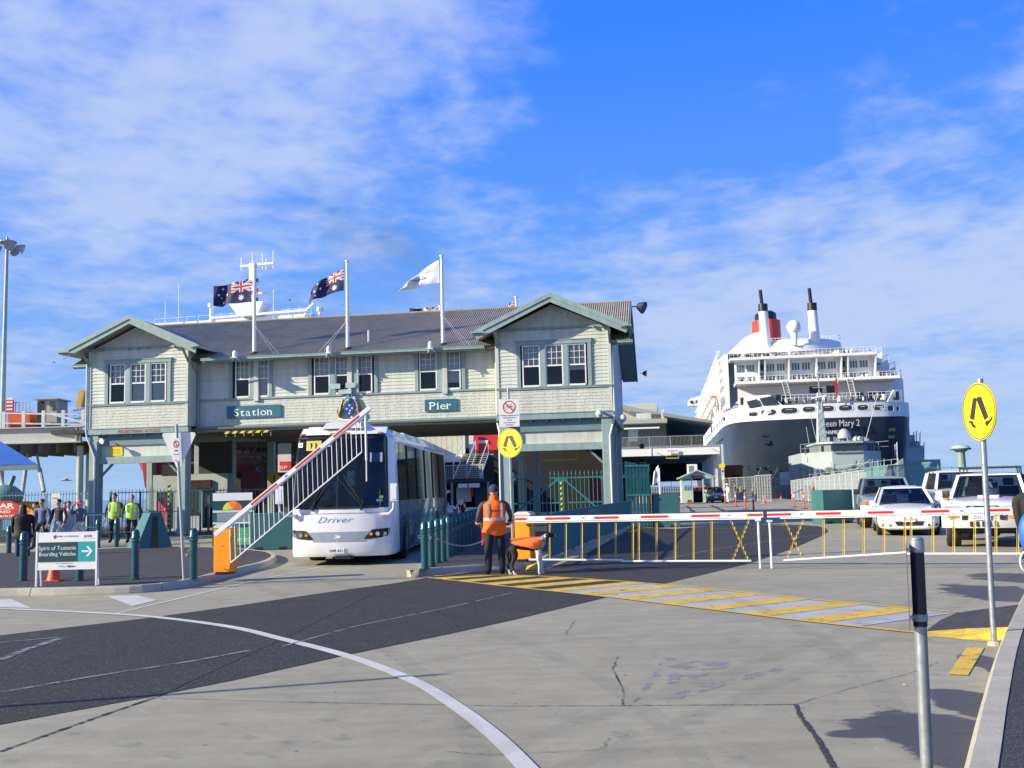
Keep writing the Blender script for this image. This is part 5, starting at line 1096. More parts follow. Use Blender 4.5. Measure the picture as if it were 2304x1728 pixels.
palisade('fence', 'nearer teal fence at the left edge carrying the red sign', bl(-38, -.6, 0), bl(-26.2, -.3, 0), 1.75, .16, (.15, .95, 1.7), tealf, True, None, .014, posts_=2.4)
palisade('hand_rail', 'low white railed barrier beside the left wing post', bl(-25.9, -.25, 0), bl(-23.75, -.25, 0), 1.28, .10, (.1, 1.28), offw, False, None, .012, posts_=1.0, cat='railing')
palisade('hand_rail', 'low teal rail in front of the people on the left', bl(-33, -3.8, 0), bl(-20.2, -3.4, .1), 1.02, .9, (.5, 1.0), tealf, False, None, .014, posts_=1.8, cat='railing')
palisade('gate', 'narrow teal crowd gate in front of the two guards', bl(-23.6, -1.9, .1), bl(-19.9, -1.9, .1), 1.05, .17, (.1, 1.03), tealf, False, None, .013, posts_=1.2, cat='gate')
# gate leaning open at the right corner of the station, folded shut
g = thing('gate', 'folded dark teal sheeted gate against the right corner of the station', 'gate', bl(.45, -.3, 0), R(-3))
for k in range(7): x = k*.14; mb = MB(); mb.box(x, x+.12, -.02, .02, .05, 2.75-.04*k); part('panel', mb, teal, g)
for z in (.35, 1.35, 2.55): mb = MB(); mb.box(0, .98, -.05, -.02, z-.04, z+.04); part('rail', mb, tealf, g)
for k in range(4): mb = MB(); mb.box(1.0, 1.04, .25+k*.5, .70+k*.5, .05, 2.6); part('panel', mb, teal, g)
# ---- delineator posts
def delineator(loc, label, h=1.0, group='orange delineator posts'):
    d_ = thing('delineator_post', label, 'delineator post', loc, 0, group)
    mb = MB(); mb.cyl((0,0,.04), (0,0,h-.12), .06, .055, 10); mb.cyl((0,0,h-.12), (0,0,h), .05, .03, 10); part('post', mb, coneo, d_, smooth=True)
    mb = MB(); mb.cyl((0,0,h*.62), (0,0,h*.78), .061, .0605, 10, caps=False); part('reflective_band', mb, white, d_); mb = MB(); mb.cyl((0,0,0), (0,0,.04), .22, .19, 10); part('base', mb, rubber, d_)
    return d_
DL = delineator(G(1656, 1140), 'orange post nearest the sailors right of the guard hut', 1.15)
for px, py, l in ((1677, 1146, 'middle orange post right of the guard hut'), (1696, 1152, 'nearest orange post right of the guard hut, just above the boom'), (1632, 1134, 'orange post at the feet of the sailor in white'), (1787, 1141, 'left orange post of the pair left of the teal block'), (1810, 1145, 'right orange post of the pair left of the teal block'), (1429, 1142, 'orange post at the folded gate'),
                  (1293, 1155, 'orange post seen through the tall gate'), (1011, 1154, 'leftmost orange post seen behind the bus'), (1020, 1153, 'second orange post seen behind the bus'), (1029, 1170, 'striped orange post standing nearest behind the bus'), (1046, 1168, 'thin orange post left of the dark teal block'), (1036, 1155, 'orange post behind the small white sign')):
    copy_tree(DL, None, G(px, py), 0, l)
for k, (px, py) in enumerate(((1466, 1131), (1720, 1133), (1745, 1122), (1757, 1122))): mb = MB(); p = G(px, py); mb.lathe([(.2, 0), (.2, .04), (.13, .05), (.03, .7), (0, .7)], p, 10); solo('traffic_cone', mb, coneo, ['small orange cone behind the white barrier', 'orange cone by the mesh fence', 'far orange cone left of the pair on the quay', 'far orange cone right of the pair on the quay'][k], 'traffic cone', smooth=True)
def waterbarrier(px0, px1, py, h, m_, label, rz=0):
    p = G(px0, py); q_ = G(px1, py); w_ = (q_-p).length; b = thing('road_barrier', label, 'barrier', p, 0, 'plastic road barriers')
    mb = MB(); mb.prism([(0, 0, 0), (0, .45, 0), (0, .32, h), (0, .12, h)], (w_, 0, 0)); part('body', mb, m_, b, bev=.03); mb = MB(); mb.box(w_*.1, w_*.9, -.03, .02, .0, .12); part('foot', mb, m_, b); return b
waterbarrier(1425, 1439, 1133, .95, coneo, 'orange plastic barrier beside the folded gate'); waterbarrier(1440, 1466, 1133, .88, white, 'white plastic barrier left of the teal block'); waterbarrier(1466, 1471, 1133, .88, red, 'red end of the barrier row by the teal block')
s_ = thing('small_sign', 'small white square sign on a stake among the orange posts behind the bus', 'sign', G(1037, 1166)); mb = MB(); mb.box(-.17, .17, -.01, .01, .85, 1.15); part('sign_face', mb, white, s_); mb = MB(); mb.cyl((0, .02, 0), (0, .02, .95), .02, n=6); part('stake', mb, offw, s_)
# ---- signs on the left fence
def fence_sign(x, y, z0, z1, w_, m_, label):
    s_ = thing('fence_sign', label, 'sign', bl(x, y, z0), RZ); mb = MB(); mb.box(0, w_, -.02, 0, 0, z1-z0); part('sign_face', mb, m_, s_); return s_
ax_ = FP(41, 1150, -.42)[0]; s_ = fence_sign(ax_-3.35, -.42, .95, 1.75, 3.35, red, 'red keep clear sign on the fence at the left edge')
mb = MB(); put_text(mb, 'KEEP CLEAR', .22, -.024, .50, w=2.95, height=.20, bold=.03); put_text(mb, 'ACCESS REQUIRED', .4, -.024, .27, w=2.6, height=.11, bold=.02); put_text(mb, 'EMERGENCY VEHICLE ROUTE', .15, -.024, .06, w=3.08, height=.11, bold=.02); mb.box(.2, 3.15, -.024, -.02, .44, .46); part('lettering', mb, signw, s_)
s_ = fence_sign(FP(45, 1150, -.42)[0], -.42, .75, 1.70, 1.15, mat('amber_sign', (.80, .40, .02), .5), 'amber sign with two prohibition rings behind the people')
mb = MB()
for cx_, in ((.32,), (.80,)): mb.add([(cx_+.19*math.cos(t), -.023, .60+.19*math.sin(t)) for t in [2*math.pi*i/20 for i in range(20)]]+[(cx_+.155*math.cos(t), -.023, .60+.155*math.sin(t)) for t in [2*math.pi*i/20 for i in range(20)]], [(i, (i+1) % 20, 20+(i+1) % 20, 20+i) for i in range(20)]); mb.bar((cx_-.12, -.023, .72), (cx_+.12, -.023, .48), .002, .035)
part('ring_print', mb, darkred, s_); mb = MB(); put_text(mb, 'CAUTION AREA', .12, -.022, .84, w=.9, height=.07); part('lettering', mb, rt, s_)
s_ = fence_sign(FP(119, 1130, 1.2)[0], 1.1, .95, 2.05, .42, mat('pale_sign', (.62, .66, .64), .5), 'tall pale notice on the fence behind the walking people'); mb = MB(); put_text(mb, 'NOTICE', .07, -.022, .84, w=.28, height=.07); noprint(mb, -.022, .05, .37, .15, .78, 9, 3); o_ = part('print', mb, MT['sign_grey_print'], s_); o_['kind'] = 'stuff'
# a hand rail loop and kerb lips by the crossing
mb = MB(); p = G(1222, 1276); mb.prism([G(1182,1283,.004), G(1213,1279,.004), G(1209,1266,.12), G(1192,1262,.13)], (0,.02,0)); mb.sheet([G(1213,1279,.004), G(1215,1275,.02), G(1200,1258,.14), G(1209,1266,.12)]); tag(part('kerb_ramp', mb, MT['yellow_kerb_paint']), kind='structure')
pl_ = thing('post', 'grey post standing outside the left edge of the view', 'post', Vector((-9.2, 7.35, 0))); mb = MB(); mb.cyl((0,0,0), (0,0,3.75), .04, n=10); part('tube', mb, steel, pl_)
# ================================================================== terminal, ships, gangway (pier frame: x across, y along the pier)
TP = Matrix.Translation(C0) @ Matrix.Rotation(RZ, 4, 'Z')
TX = [TP]
def PMB(): m = MB(); m.T = TX[0]; return m
def fit(x0, sx, sz): return TP @ Matrix(((sx, 0, 0, x0-20*sx), (0, 1, 0, 0), (0, 0, sz, 1.7*(1-sz)), (0, 0, 0, 1)))
def Q(px, py, w_): u, z = FP(px, py, w_); return Vector((u, w_, z))
def pthing(name, label, cat, u, w_, z=0, group=None): return thing(name, label, cat, TP @ Vector((u, w_, z)), RZ, group)
def wp(name, mb, m, root, **k): return (parts if name in ('wall', 'yard') else part)(name, mb, m, root, world=True, **k)
shade = mat('painted_shade_lining', (.045, .048, .046), .85, var=.15); concg = mat('grey_concrete_slab', (.40, .41, .38), .8, var=.1, dirt=.2); ggreen = mat('grey_green_metal', (.24, .31, .28), .6, var=.08, dirt=.1)  # lining colour made near black to stand for shade under the roofs
def railing(root, a, b, h, m, step=.14, posts_=2.2, r=.012, name='railing'):
    a = Vector(a); b = Vector(b); Ln = (b-a).length; n = int(Ln/step); mb = PMB(); mb.bar(a+Vector((0,0,h)), b+Vector((0,0,h)), .05); mb.bar(a+Vector((0,0,.08)), b+Vector((0,0,.08)), .03)
    o = wp(name, mb, m, root); mb = PMB()
    for i in range(n): p = a.lerp(b, (i+.5)/n); mb.bar(p+Vector((0,0,.08)), p+Vector((0,0,h)), r*2)
    s = wp('balusters', mb, m, root); s['kind'] = 'stuff'
    for i in range(int(Ln/posts_)+1): p = a.lerp(b, min(1, i*posts_/Ln)); mb = PMB(); mb.bar(p, p+Vector((0,0,h)), .06); wp('post', mb, m, root)
t = pthing('terminal_building', 'low grey terminal with stacked decks and a sloping green roof behind the guard hut', 'building', 2, 68)
mb = PMB(); mb.box(-9, 7.75, 68, 68.4, 4.93, 5.80); wp('beam', mb, white, t); mb = PMB(); mb.box(-9, 7.8, 67.9, 120, 5.801, 5.88); mb.box(-9, 7.7, 68.4, 120, 5.1, 5.79); wp('deck', mb, concg, t)
for x in (.45,): mb = PMB(); mb.box(x, x+.12, 67.93, 68.0, 4.93, 5.80); wp('stiffener', mb, offw, t)
railing(t, (-4, 68.1, 5.88), (7.7, 68.1, 5.88), 1.1, steelg)
mb = PMB(); mb.box(-9, 2.35, 69.5, 80, 8.55, 9.0); wp('deck', mb, concg, t); mb = PMB(); mb.box(-9, 2.2, 72, 72.2, 5.9, 8.54); wp('wall', mb, mat('grey_wall', (.16, .19, .18), .8), t)
mb = PMB(); mb.box(-8, 1.5, 69.6, 69.8, 7.95, 8.12); wp('light_tube', mb, white, t); mb = PMB(); mb.box(-2.0, -.9, 71.95, 71.99, 6.7, 8.0); wp('window', mb, mat('bright_window', (.55, .68, .70), .3), t)
railing(t, (-4, 69.6, 9.0), (1.9, 69.6, 9.0), 1.05, steelg); mb = PMB(); mb.box(-1.0, .6, 71, 74, 9.0, 9.75); wp('plant_box', mb, offw, t); mb = PMB(); mb.box(1.75, 2.05, 69.5, 70, 9.0, 10.0); wp('post', mb, offw, t)
mb = PMB(); mb.prism([(1.9, 69.0, 9.62), (4.2, 69.0, 9.15), (7.2, 69.0, 8.58), (7.2, 69.0, 8.28), (4.2, 69.0, 8.80), (1.9, 69.0, 9.25)], (0, 70, 0)); wp('roof', mb, ggreen, t)
mb = PMB(); mb.prism([(-4.0, 74, 11.6), (-2.0, 74, 10.85), (2.6, 74, 9.75), (2.6, 74, 9.60), (-2.0, 74, 10.3), (-4.0, 74, 11.2)], (0, 40, 0)); wp('roof', mb, ggreen, t)
mb = PMB(); mb.box(-4.5, 1.25, 80, 95, 9.5, 11.6); wp('roof_house', mb, mat('pale_sheet', (.50, .52, .46), .7), t); mb = PMB(); mb.box(1.0, 2.6, 84, 95, 9.2, 10.45); wp('roof_house', mb, mat('pale_sheet', (0,0,0)), t)
mb = PMB(); mb.box(2.2, 2.4, 72, 125, 5.9, 9.1); mb.box(2.4, 7.2, 100, 100.3, 5.9, 8.6); wp('wall', mb, dark, t); mb = PMB(); mb.box(6.95, 7.1, 69.1, 69.3, 7.3, 8.3); wp('bracket', mb, mat('rust_paint', (.45, .09, .03), .6), t)
for k in range(9): mb = PMB(); w_ = 69.5+k*5; mb.box(7.2, 7.5, w_, w_+.35, 0, 5.1); wp('column', mb, offw, t)
for k in range(6): mb = PMB(); w_ = 70+k*7; mb.box(-1.2, -.85, w_, w_+.35, 0, 5.1); wp('column', mb, dark, t)
mb = PMB(); mb.box(-9, 7.6, 118, 118.3, 2.4, 5.1); mb.box(-9, -1.6, 96, 96.3, 0, 5.1); mb.box(-4, -3.8, 75, 110, 0, 5.1); wp('wall', mb, dark, t)
mb = PMB(); mb.box(-4.2, -.1, 72.6, 76, 2.75, 3.05); wp('deck', mb, offw, t); railing(t, (-4.2, 72.6, 3.05), (-.1, 72.6, 3.05), 1.3, offw, .18)
mb = PMB(); mb.box(-4.2, 1.0, 76.5, 76.7, 1.8, 2.4); mb.box(-4.2, -1.2, 77, 77.2, .3, .8); wp('railing', mb, shade, t)
sg = pthing('hanging_sign', 'white low clearance sign with a yellow bar hung from the terminal beam', 'sign', 2.4, 67.8, 4.4)
mb = PMB(); mb.box(2.18, 3.38, 67.75, 67.8, 5.12, 5.52); wp('sign_face', mb, white, sg); mb = PMB(); mb.T = TP; put_text(mb, 'LOW CLEARANCE', 2.25, 67.74, 5.36, w=1.06, height=.10); put_text(mb, '4.4 m', 2.6, 67.74, 5.20, w=.36, height=.09); wp('lettering', mb, MT['sign_black'], sg)
mb = PMB(); mb.bar((2.1, 67.75, 4.62), (3.45, 67.75, 4.62), .07); wp('clearance_bar', mb, MT['hazard_yellow'], sg)
for x in (2.14, 3.40): mb = PMB(); mb.bar((x, 67.75, 4.62), (x, 67.75, 5.15), .025); wp('hanger', mb, offw, sg)
for (u_, z_) in ((1.0, 5.3), (6.9, 5.5)): mb = PMB(); mb.cyl((u_, 67.6, z_), (u_+.45, 67.4, z_-.15), .05, .03, 6); mb.cyl((u_-.02, 67.9, z_), (u_, 67.6, z_), .03, n=6); solo('floodlight', mb, steelg, 'thin lamp arm on the %s part of the terminal beam' % ('left' if u_ < 3 else 'right'), 'floodlight')
ps = pthing('post', 'tall white post with a yellow plate at the right corner of the terminal', 'post', 8.1, 67.0)
mb = PMB(); mb.box(7.85, 8.05, 67, 67.2, 0, 5.9); wp('tube', mb, offw, ps); mb = PMB(); mb.box(7.55, 8.15, 66.9, 66.98, 3.45, 3.85); wp('sign_plate', mb, yellow, ps)
mb = PMB(); mb.box(7.75, 8.05, 66.85, 66.9, 2.75, 3.4); wp('sign_plate', mb, offw, ps); mb = PMB(); mb.box(7.75, 8.05, 66.85, 66.9, 2.15, 2.7); wp('sign_plate', mb, offw, ps)
mb = PMB(); mb.add([((7.9+.12*math.cos(a_), 66.84, 3.08+.14*math.sin(a_))) for a_ in [2*math.pi*i/14 for i in range(14)]], [tuple(range(14))]); wp('ring_print', mb, MT['sign_grey_print'], ps)
# guard hut
g = G(1571, 1131); H = thing('guard_hut', 'small pale green gabled guard hut with an open door and an air conditioner', 'hut', g, R(-6)); hw = 1.55
mb = MB(); holes_wall(mb, -hw, hw, 0, 2.45, 0, .1, [(-1.28, -.62, 1.25, 2.3), (-.45, .48, 0, 2.35), (.62, 1.28, 1.25, 2.3)]); mb.prism([(-hw, .0, 2.45), (hw, .0, 2.45), (0, .0, 3.12)], (0, .1, 0)); mb.box(-hw, -hw+.1, .1, 2.3, 0, 2.45); mb.box(hw-.1, hw, .1, 2.3, 0, 2.45); mb.box(-hw+.1, hw-.1, 2.2, 2.3, 0, 1.2); part('wall', mb, mat('hut_green', (.48, .58, .48), .6, var=.05), H)
for s in (-1, 1): mb = MB(); mb.prism([(0, -.35, 3.20), (s*1.85, -.35, 2.42), (s*1.85, -.35, 2.32), (0, -.35, 3.08)], (0, 3.0, 0)); part('roof', mb, mat('hut_roof', (.42, .52, .45), .5), H)
for x0, x1 in ((-1.28, -.62), (.62, 1.28)): mb = MB(); mb.box(x0, x1, .04, .05, 1.25, 2.3); w_ = part('window', mb, pane, H); mb = MB(); mb.box(x0-.06, x0, -.02, .0, 1.2, 2.36); mb.box(x1, x1+.06, -.02, .0, 1.2, 2.36); mb.box(x0, x1, -.02, 0, 1.2, 1.25); mb.box(x0, x1, -.02, 0, 2.3, 2.36); part('frame', mb, trim, w_)
mb = MB(); mb.box(-.52, .55, -.12, 0, 2.38, 2.62); part('roller_box', mb, mat('maroon', (.08, .02, .04), .6), H); mb = MB(); mb.box(.49, 1.3, -.06, -.02, .02, 1.1); part('door', mb, MT['hut_green'], H); mb = MB(); mb.box(-1.5, 1.5, .5, 2.1, .02, .06); mb.box(-.9, .9, 1.6, 1.9, .06, 1.1); part('counter', mb, dark, H)
mb = MB(); mb.box(-.85, .12, .8, 1.5, 2.75, 3.75); ac = part('air_conditioner', mb, white, H, bev=.02); mb = MB(); mb.box(-.72, -.22, .78, .80, 2.95, 3.6); part('grille', mb, mat('ac_grille', (.2, .2, .2), .6), ac)
mb = MB(); p = G(1552, 1134); mb.box(p.x-.3, p.x+.3, p.y-.15, p.y+.15, 0, .22); solo('planter', mb, mat('terracotta', (.40, .14, .05), .8), 'small terracotta planter box by the hut door', 'planter')
mb = MB(); [mb.tube([p+Vector((random.uniform(-.2,.2), 0, .2)), p+Vector((random.uniform(-.3,.3), random.uniform(-.1,.1), .4))], .02, 4) for _ in range(14)]; solo('plant', mb, mat('plant_green', (.05, .10, .03), .7), 'small green plant growing in the planter by the hut', 'plant')
# thin flag beside the hut
fp_ = pthing('flagpole', 'short white pole with a furled white and blue flag left of the hut', 'flagpole', 0, 0); P_ = YP(1486, 1125, 92); I_ = P_.copy(); I_.z = 0
mb = MB(); mb.cyl(I_, I_+Vector((0, 0, 3.3)), .09, .06, 8); part('pole', mb, white, fp_, world=True); fl = flag('flag', 'small white and blue flag hanging on the short pole left of the hut', 0, 0, 0, .6, 1.6, portflag, [fw, fbl, fg, fg], .9, 12, 0, .3); fl.location = I_+Vector((-.05, 0, 2.8))
# mesh fences and picket fence round the quay
def meshfence(a, b, h, label, step=3.0, m=None, zt=None):
    m = m or steelg; a = Vector(a); b = Vector(b); Ln = (b-a).length; d = (b-a)/Ln; r_ = thing('mesh_fence', label, 'fence', a, math.atan2(d.y, d.x)); h2 = h if zt is None else zt
    for k in range(int(Ln/step)+1): x = min(k*step, Ln); mb = MB(); mb.cyl((x,0,0), (x,0,h+(h2-h)*x/Ln), .035, n=6); part('post', mb, m, r_)
    mb = MB(); mb.bar((0,0,h), (Ln,0,h2), .05); part('rail', mb, m, r_); mb = MB(); mb.bar((0,0,.15), (Ln,0,.15), .04); part('rail', mb, m, r_)
    mb = MB(); n = int(Ln/.16)
    for i in range(n): x = (i+.5)*.16; mb.bar((x, .01, .15), (x, .01, h+(h2-h)*x/Ln), .012)
    for i in range(int(h/.3)): mb.bar((0, .01, .3+i*.3), (Ln, .01, .3+i*.3), .012)
    o = part('mesh', mb, m, r_); o['kind'] = 'stuff'; return r_
meshfence(G(1628, 1126), G(1700, 1129), 2.35, 'grey mesh fence behind the sailors'); meshfence(G(1700, 1129), G(1738, 1131), 2.45, 'folded grey mesh gate at the end of the quay fence', 1.0)
meshfence(G(1408, 1128), G(1535, 1126), 2.2, 'mesh fence between the folded gate and the hut')
a = G(1870, 1118); a = Vector(TP @ Vector((14.0, 60, 0))); b_ = Vector(TP @ Vector((14.0, 22, 0))); meshfence(a, b_, 1.9, 'pale mesh fence along the quay edge in front of the grey patrol boat', 2.4, mat('pale_grey_fence', (.48, .52, .52), .5), 2.35)
b = TP @ Vector((14.0, 21.5, 0)); c_ = TP @ Vector((14.0, 6.0, 0)); gf = palisade('gate_fence', 'tall green framed fence behind the white four wheel drive', b, c_, 2.5, .16, (.1, 2.45), mat('green_fence_frame', (.14, .33, .30), .5), False, None, .012, posts_=3.6)
for k in range(4): mb = MB(); x = .1+k*3.6; mb.bar((x, -.05, 2.4), (x+3.4, -.05, .3), .05, .08); part('brace', mb, MT['green_fence_frame'], gf)
palisade('fence', 'fence with a row of spikes running off to the right behind the parked cars', c_, c_+Vector((16, -2, 0)), 2.25, .55, (2.2, 1.0), MT['green_fence_frame'], True, None, .014, posts_=2.4)
palisade('picket_fence', 'white picket fence seen under the terminal beam', TP @ Vector((-.9, 82, 0)), TP @ Vector((5.5, 82, 0)), 1.6, .28, (.4, 1.25), white, False, None, .05, posts_=0)
tw = thing('control_tower', 'pale green control tower with a flared top behind the roof rack', 'tower', YP(2165, 1058, 470)); tw.location.z = 0; MW[tw.name] = Matrix.Translation(tw.location)
zt = YP(2165, 1002, 470).z; mb = MB(); mb.cyl((0,0,0), (0,0,zt-3.2), 1.9, 1.7, 12); part('shaft', mb, ggreen, tw, smooth=True); mb = MB(); mb.lathe([(1.7, zt-3.2), (3.3, zt-2.1), (4.4, zt-2.0), (4.4, zt-1.4), (3.4, zt-.3), (2.6, zt), (0, zt)], n=14); part('cabin', mb, mat('pale_green_tower', (.40, .50, .44), .5), tw, smooth=True)
mb = MB(); mb.cyl((0,0,zt-1.95), (0,0,zt-1.45), 4.42, 4.42, 14, caps=False); part('window_band', mb, dark, tw)
# ------------------------------------------------------------------ behind the arch
st = pthing('stair_block', 'cream upper walkway with a red wall and open stairs seen through the arch', 'building', -5, 34)
X = lambda px, py, w_: Q(px, py, w_)
a = X(975, 984, 36); b_ = X(1042, 1024, 36); mb = PMB(); 
for k in range(9): x = a.x-1.5+k*((b_.x-a.x+1.5)/9); m_ = PMB(); m_.box(x, x+(b_.x-a.x+1.5)/9-.02, 36, 36.05, b_.z, a.z+.4); wp('wall_panel', m_, mat('cream_sheet', (.55, .55, .42), .7), st)
c1_ = X(975, 1025, 35.5); c2_ = X(1042, 1039, 35.5); mb = PMB(); mb.box(c1_.x-2, c2_.x, 35.2, 35.9, c2_.z, c1_.z); wp('beam', mb, white, st); mb = PMB(); mb.box(c2_.x, c2_.x+2.9, 35.2, 37.5, c2_.z+.45, c1_.z-.02); wp('deck', mb, concg, st)
d0 = X(1062, 985, 37); d1 = X(1107, 1020, 37); mb = PMB(); mb.box(d0.x, d1.x+.7, 37.5, 37.6, d1.z, d0.z+.4); wp('wall', mb, red, st); mb = PMB(); mb.box(d0.x+.4, d0.x+1.2, 37.4, 37.45, d0.z-.45, d0.z-.2); wp('sign_plate', mb, offw, st); e0 = X(1047, 985, 36.2); mb = PMB(); mb.box(e0.x-.25, e0.x, 36, 36.2, d1.z, e0.z+.4); mb.box(e0.x+.12, e0.x+.5, 37, 37.2, d1.z, e0.z+.4); wp('post', mb, offw, st)
s0 = X(1070, 1021, 35); s1 = X(1050, 1074, 31); wst = .95
for k in range(13): t_ = k/12; p = s0.lerp(s1, t_); m_ = PMB(); m_.box(p.x-wst, p.x+wst, p.y-.14, p.y+.14, p.z-.05, p.z); wp('stair_tread', m_, mat('tread_grey', (.3, .29, .26), .7), st)
for dx in (-wst-.05, .02, wst+.05): m_ = PMB(); m_.bar(s0+Vector((dx, 0, .95)), s1+Vector((dx, 0, .95)), .05, .10); m_.bar(s0+Vector((dx, 0, -.1)), s1+Vector((dx, 0, -.1)), .05, .16); m_.bar(s0+Vector((dx, 0, -.1)), s0+Vector((dx, 0, .95)), .05); m_.bar(s1+Vector((dx, 0, -.1)), s1+Vector((dx, 0, .95)), .05); wp('hand_rail', m_, offw, st)
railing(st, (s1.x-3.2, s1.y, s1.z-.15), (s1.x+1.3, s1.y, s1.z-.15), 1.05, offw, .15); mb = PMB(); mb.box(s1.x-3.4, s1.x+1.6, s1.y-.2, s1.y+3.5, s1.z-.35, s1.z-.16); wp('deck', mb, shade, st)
mb = PMB(); mb.box(s1.x-.6, s1.x+.1, s1.y-.3, s1.y-.22, s1.z-.75, s1.z-.45); mb.box(s1.x+.2, s1.x+1.0, s1.y-.3, s1.y-.22, s1.z-.75, s1.z-.45); mb.box(s1.x-2.6, s1.x-1.2, s1.y-.5, s1.y-.3, s1.z-1.1, s1.z-.9); wp('light_panel', mb, white, st)
for dx in (-3.2, -1.2, 1.5): mb = PMB(); mb.box(s1.x+dx, s1.x+dx+.15, s1.y, s1.y+.15, 0, s1.z-.3); wp('column', mb, steelg, st)
mb = PMB(); mb.box(s1.x-.9, s1.x+.2, s1.y+.5, s1.y+.6, .9, 2.0); wp('wall_panel', mb, MT['cream_sheet'], st); mb = PMB(); mb.box(s1.x+.22, s1.x+.4, s1.y+.4, s1.y+.6, 1.3, 1.95); wp('fire_point', mb, red, st); mb = PMB(); mb.box(s1.x+.5, s1.x+1.5, s1.y+.5, s1.y+.6, .1, 2.1); wp('door', mb, mat('dark_blue_grey_door', (.03, .05, .08), .6), st)
mb = PMB(); mb.box(s1.x-3.3, s1.x+1.6, s1.y+1.5, s1.y+1.7, 0, 2.1); mb.box(s1.x+1.7, -1.5, 33, 33.3, 0, 4.7); mb.box(-4.3, -.6, 20, 20.3, 0, 4.6); wp('wall', mb, mat('painted_shade_black', (.012, .013, .013), .9), st)  # black walls, the shade of the passage put into their colour
mb = PMB(); mb.box(-24, -11.6, 60, 60.2, 0, 9); mb.box(-11.2, -2.6, 50, 50.3, 0, 7.0); wp('wall', mb, shade, st)  # dark walls added to stand for the shade behind the stairs
mb = PMB(); mb.box(-4.4, -.6, 11.2, 22, 4.75, 5.0); wp('roof', mb, shade, st)  # roof added behind the building to shade the passage
# things hung in the dark under the right wing: trolley bars, red panel
mb = PMB(); mb.box(-1.75, -1.0, 9.5, 9.6, .2, 2.2); solo('red_door', mb, darkred, 'red door panel seen through the tall spiked gate', 'door')
for x in (-3.75, -2.9): mb = PMB(); mb.bar((x, 6, 3.05), (x+.85, 6, 3.05), .05); mb.bar((x, 6, 3.05), (x, 6, 3.7), .015); mb.bar((x+.85, 6, 3.05), (x+.85, 6, 3.7), .015); solo('clearance_bar', mb, MT['hazard_yellow'], 'yellow bar hanging in the dark %s the tall gate centre' % ('left above' if x < -3.5 else 'right above'), 'clearance bar')
# shed with trusses on the left of the pier
sh = pthing('pier_shed', 'dark open shed with steel trusses and columns behind the left of the arch', 'building', -15, 16)
mb = PMB(); mb.box(-33.5, -16.8, 12.5, 75, 5.6, 5.8); wp('roof', mb, shade, sh)  # roof carried wider to block sky light from the ferry side
for w_ in (17, 27, 38):
    mb = PMB(); mb.bar((-32, w_, 5.4), (-17, w_, 5.4), .16); mb.bar((-32, w_, 4.2), (-17, w_, 4.2), .16)
    for k in range(10): x = -32+k*1.5; mb.bar((x, w_, 4.2), (x+.75, w_, 5.4), .09); mb.bar((x+.75, w_, 5.4), (x+1.5, w_, 4.2), .09)
    o = wp('truss', mb, mat('shed_shaded_green_steel', (.035, .06, .058), .6), sh)  # green steel darkened in its colour for the shade under the roof
for u_, w_ in ((-17.2, 17), (-20.9, 17), (-25, 17), (-19.5, 27), (-24, 27), (-29, 27), (-20.5, 38), (-31, 38)): mb = PMB(); mb.box(u_, u_+.32, w_, w_+.32, 0, 5.4); wp('column', mb, MT['shed_shaded_green_steel'], sh)
bn = pthing('banner', 'white and red vertical banner hanging at the left edge of the bus', 'banner', -14.2, 14); a = Q(625, 998, 14); b_ = Q(655, 1062, 14)
mb = PMB(); mb.box(a.x, b_.x, 14, 14.03, b_.z, a.z); wp('cloth', mb, mat('banner_white', (.55, .56, .62), .7), bn); mb = PMB(); mb.box(a.x+.12, b_.x, 13.97, 14, b_.z+.12, b_.z+.62); wp('print', mb, red, bn); mb = PMB(); mb.T = TP; put_text(mb, 'SP', a.x+.14, 13.96, b_.z+.18, w=.45, height=.2); wp('lettering', mb, fw, bn)
ds = pthing('warning_sign', 'yellow diamond warning sign in the shade left of the bus', 'sign', -14.4, 8); p = Q(617, 1077, 8); mb = PMB(); mb.prism([p+Vector((-.42,0,0)), p+Vector((0,0,-.42)), p+Vector((.42,0,0)), p+Vector((0,0,.42))], (0,.02,0)); wp('sign_face', mb, mat('amber_warning', (.75, .38, .01), .5), ds); mb = PMB(); mb.box(p.x-.04, p.x+.04, 7.98, 8, p.z-.15, p.z+.2); wp('print', mb, MT['sign_black'], ds); mb = PMB(); mb.cyl((p.x, 8.03, 0), (p.x, 8.03, p.z), .03, n=6); wp('pole', mb, steelg, ds)
# ticket window and screens under the left wing
kw = pthing('kiosk', 'pale kiosk with dark windows and a long dark display under the left wing', 'kiosk', -20.8, 4.5)
mb = PMB(); holes_wall(mb, -23.1, -19.2, 0, 2.85, 5, 5.15, [(-22.9, -22.0, .2, 2.0), (-21.35, -20.65, .8, 2.0), (-20.5, -19.8, .2, 2.0)]); mb.T = TP; wp('wall', mb, mat('kiosk_grey', (.36, .41, .39), .7), kw)
for x0, x1, z0 in ((-22.9, -22.0, .2), (-21.35, -20.65, .8), (-20.5, -19.8, .2)): mb = PMB(); mb.box(x0, x1, 5.06, 5.08, z0, 2.0); wp('window', mb, pane, kw)
mb = PMB(); mb.box(-23.1, -19.2, 6.6, 6.7, 0, 2.9); wp('wall', mb, dark, kw)
mb = PMB(); mb.box(-21.5, -20.0, 4.85, 5.0, 2.15, 2.55); wp('display', mb, mat('dark_red_display', (.05, .02, .02), .3), kw); mb = PMB(); mb.box(-21.6, -20.7, 3.0, 3.5, 2.75, 3.3); wp('screen', mb, black, kw)
mb = PMB(); mb.box(-20.7, -19.0, 5, 5.1, 2.85, 4.4); wp('wall', mb, shade, kw)
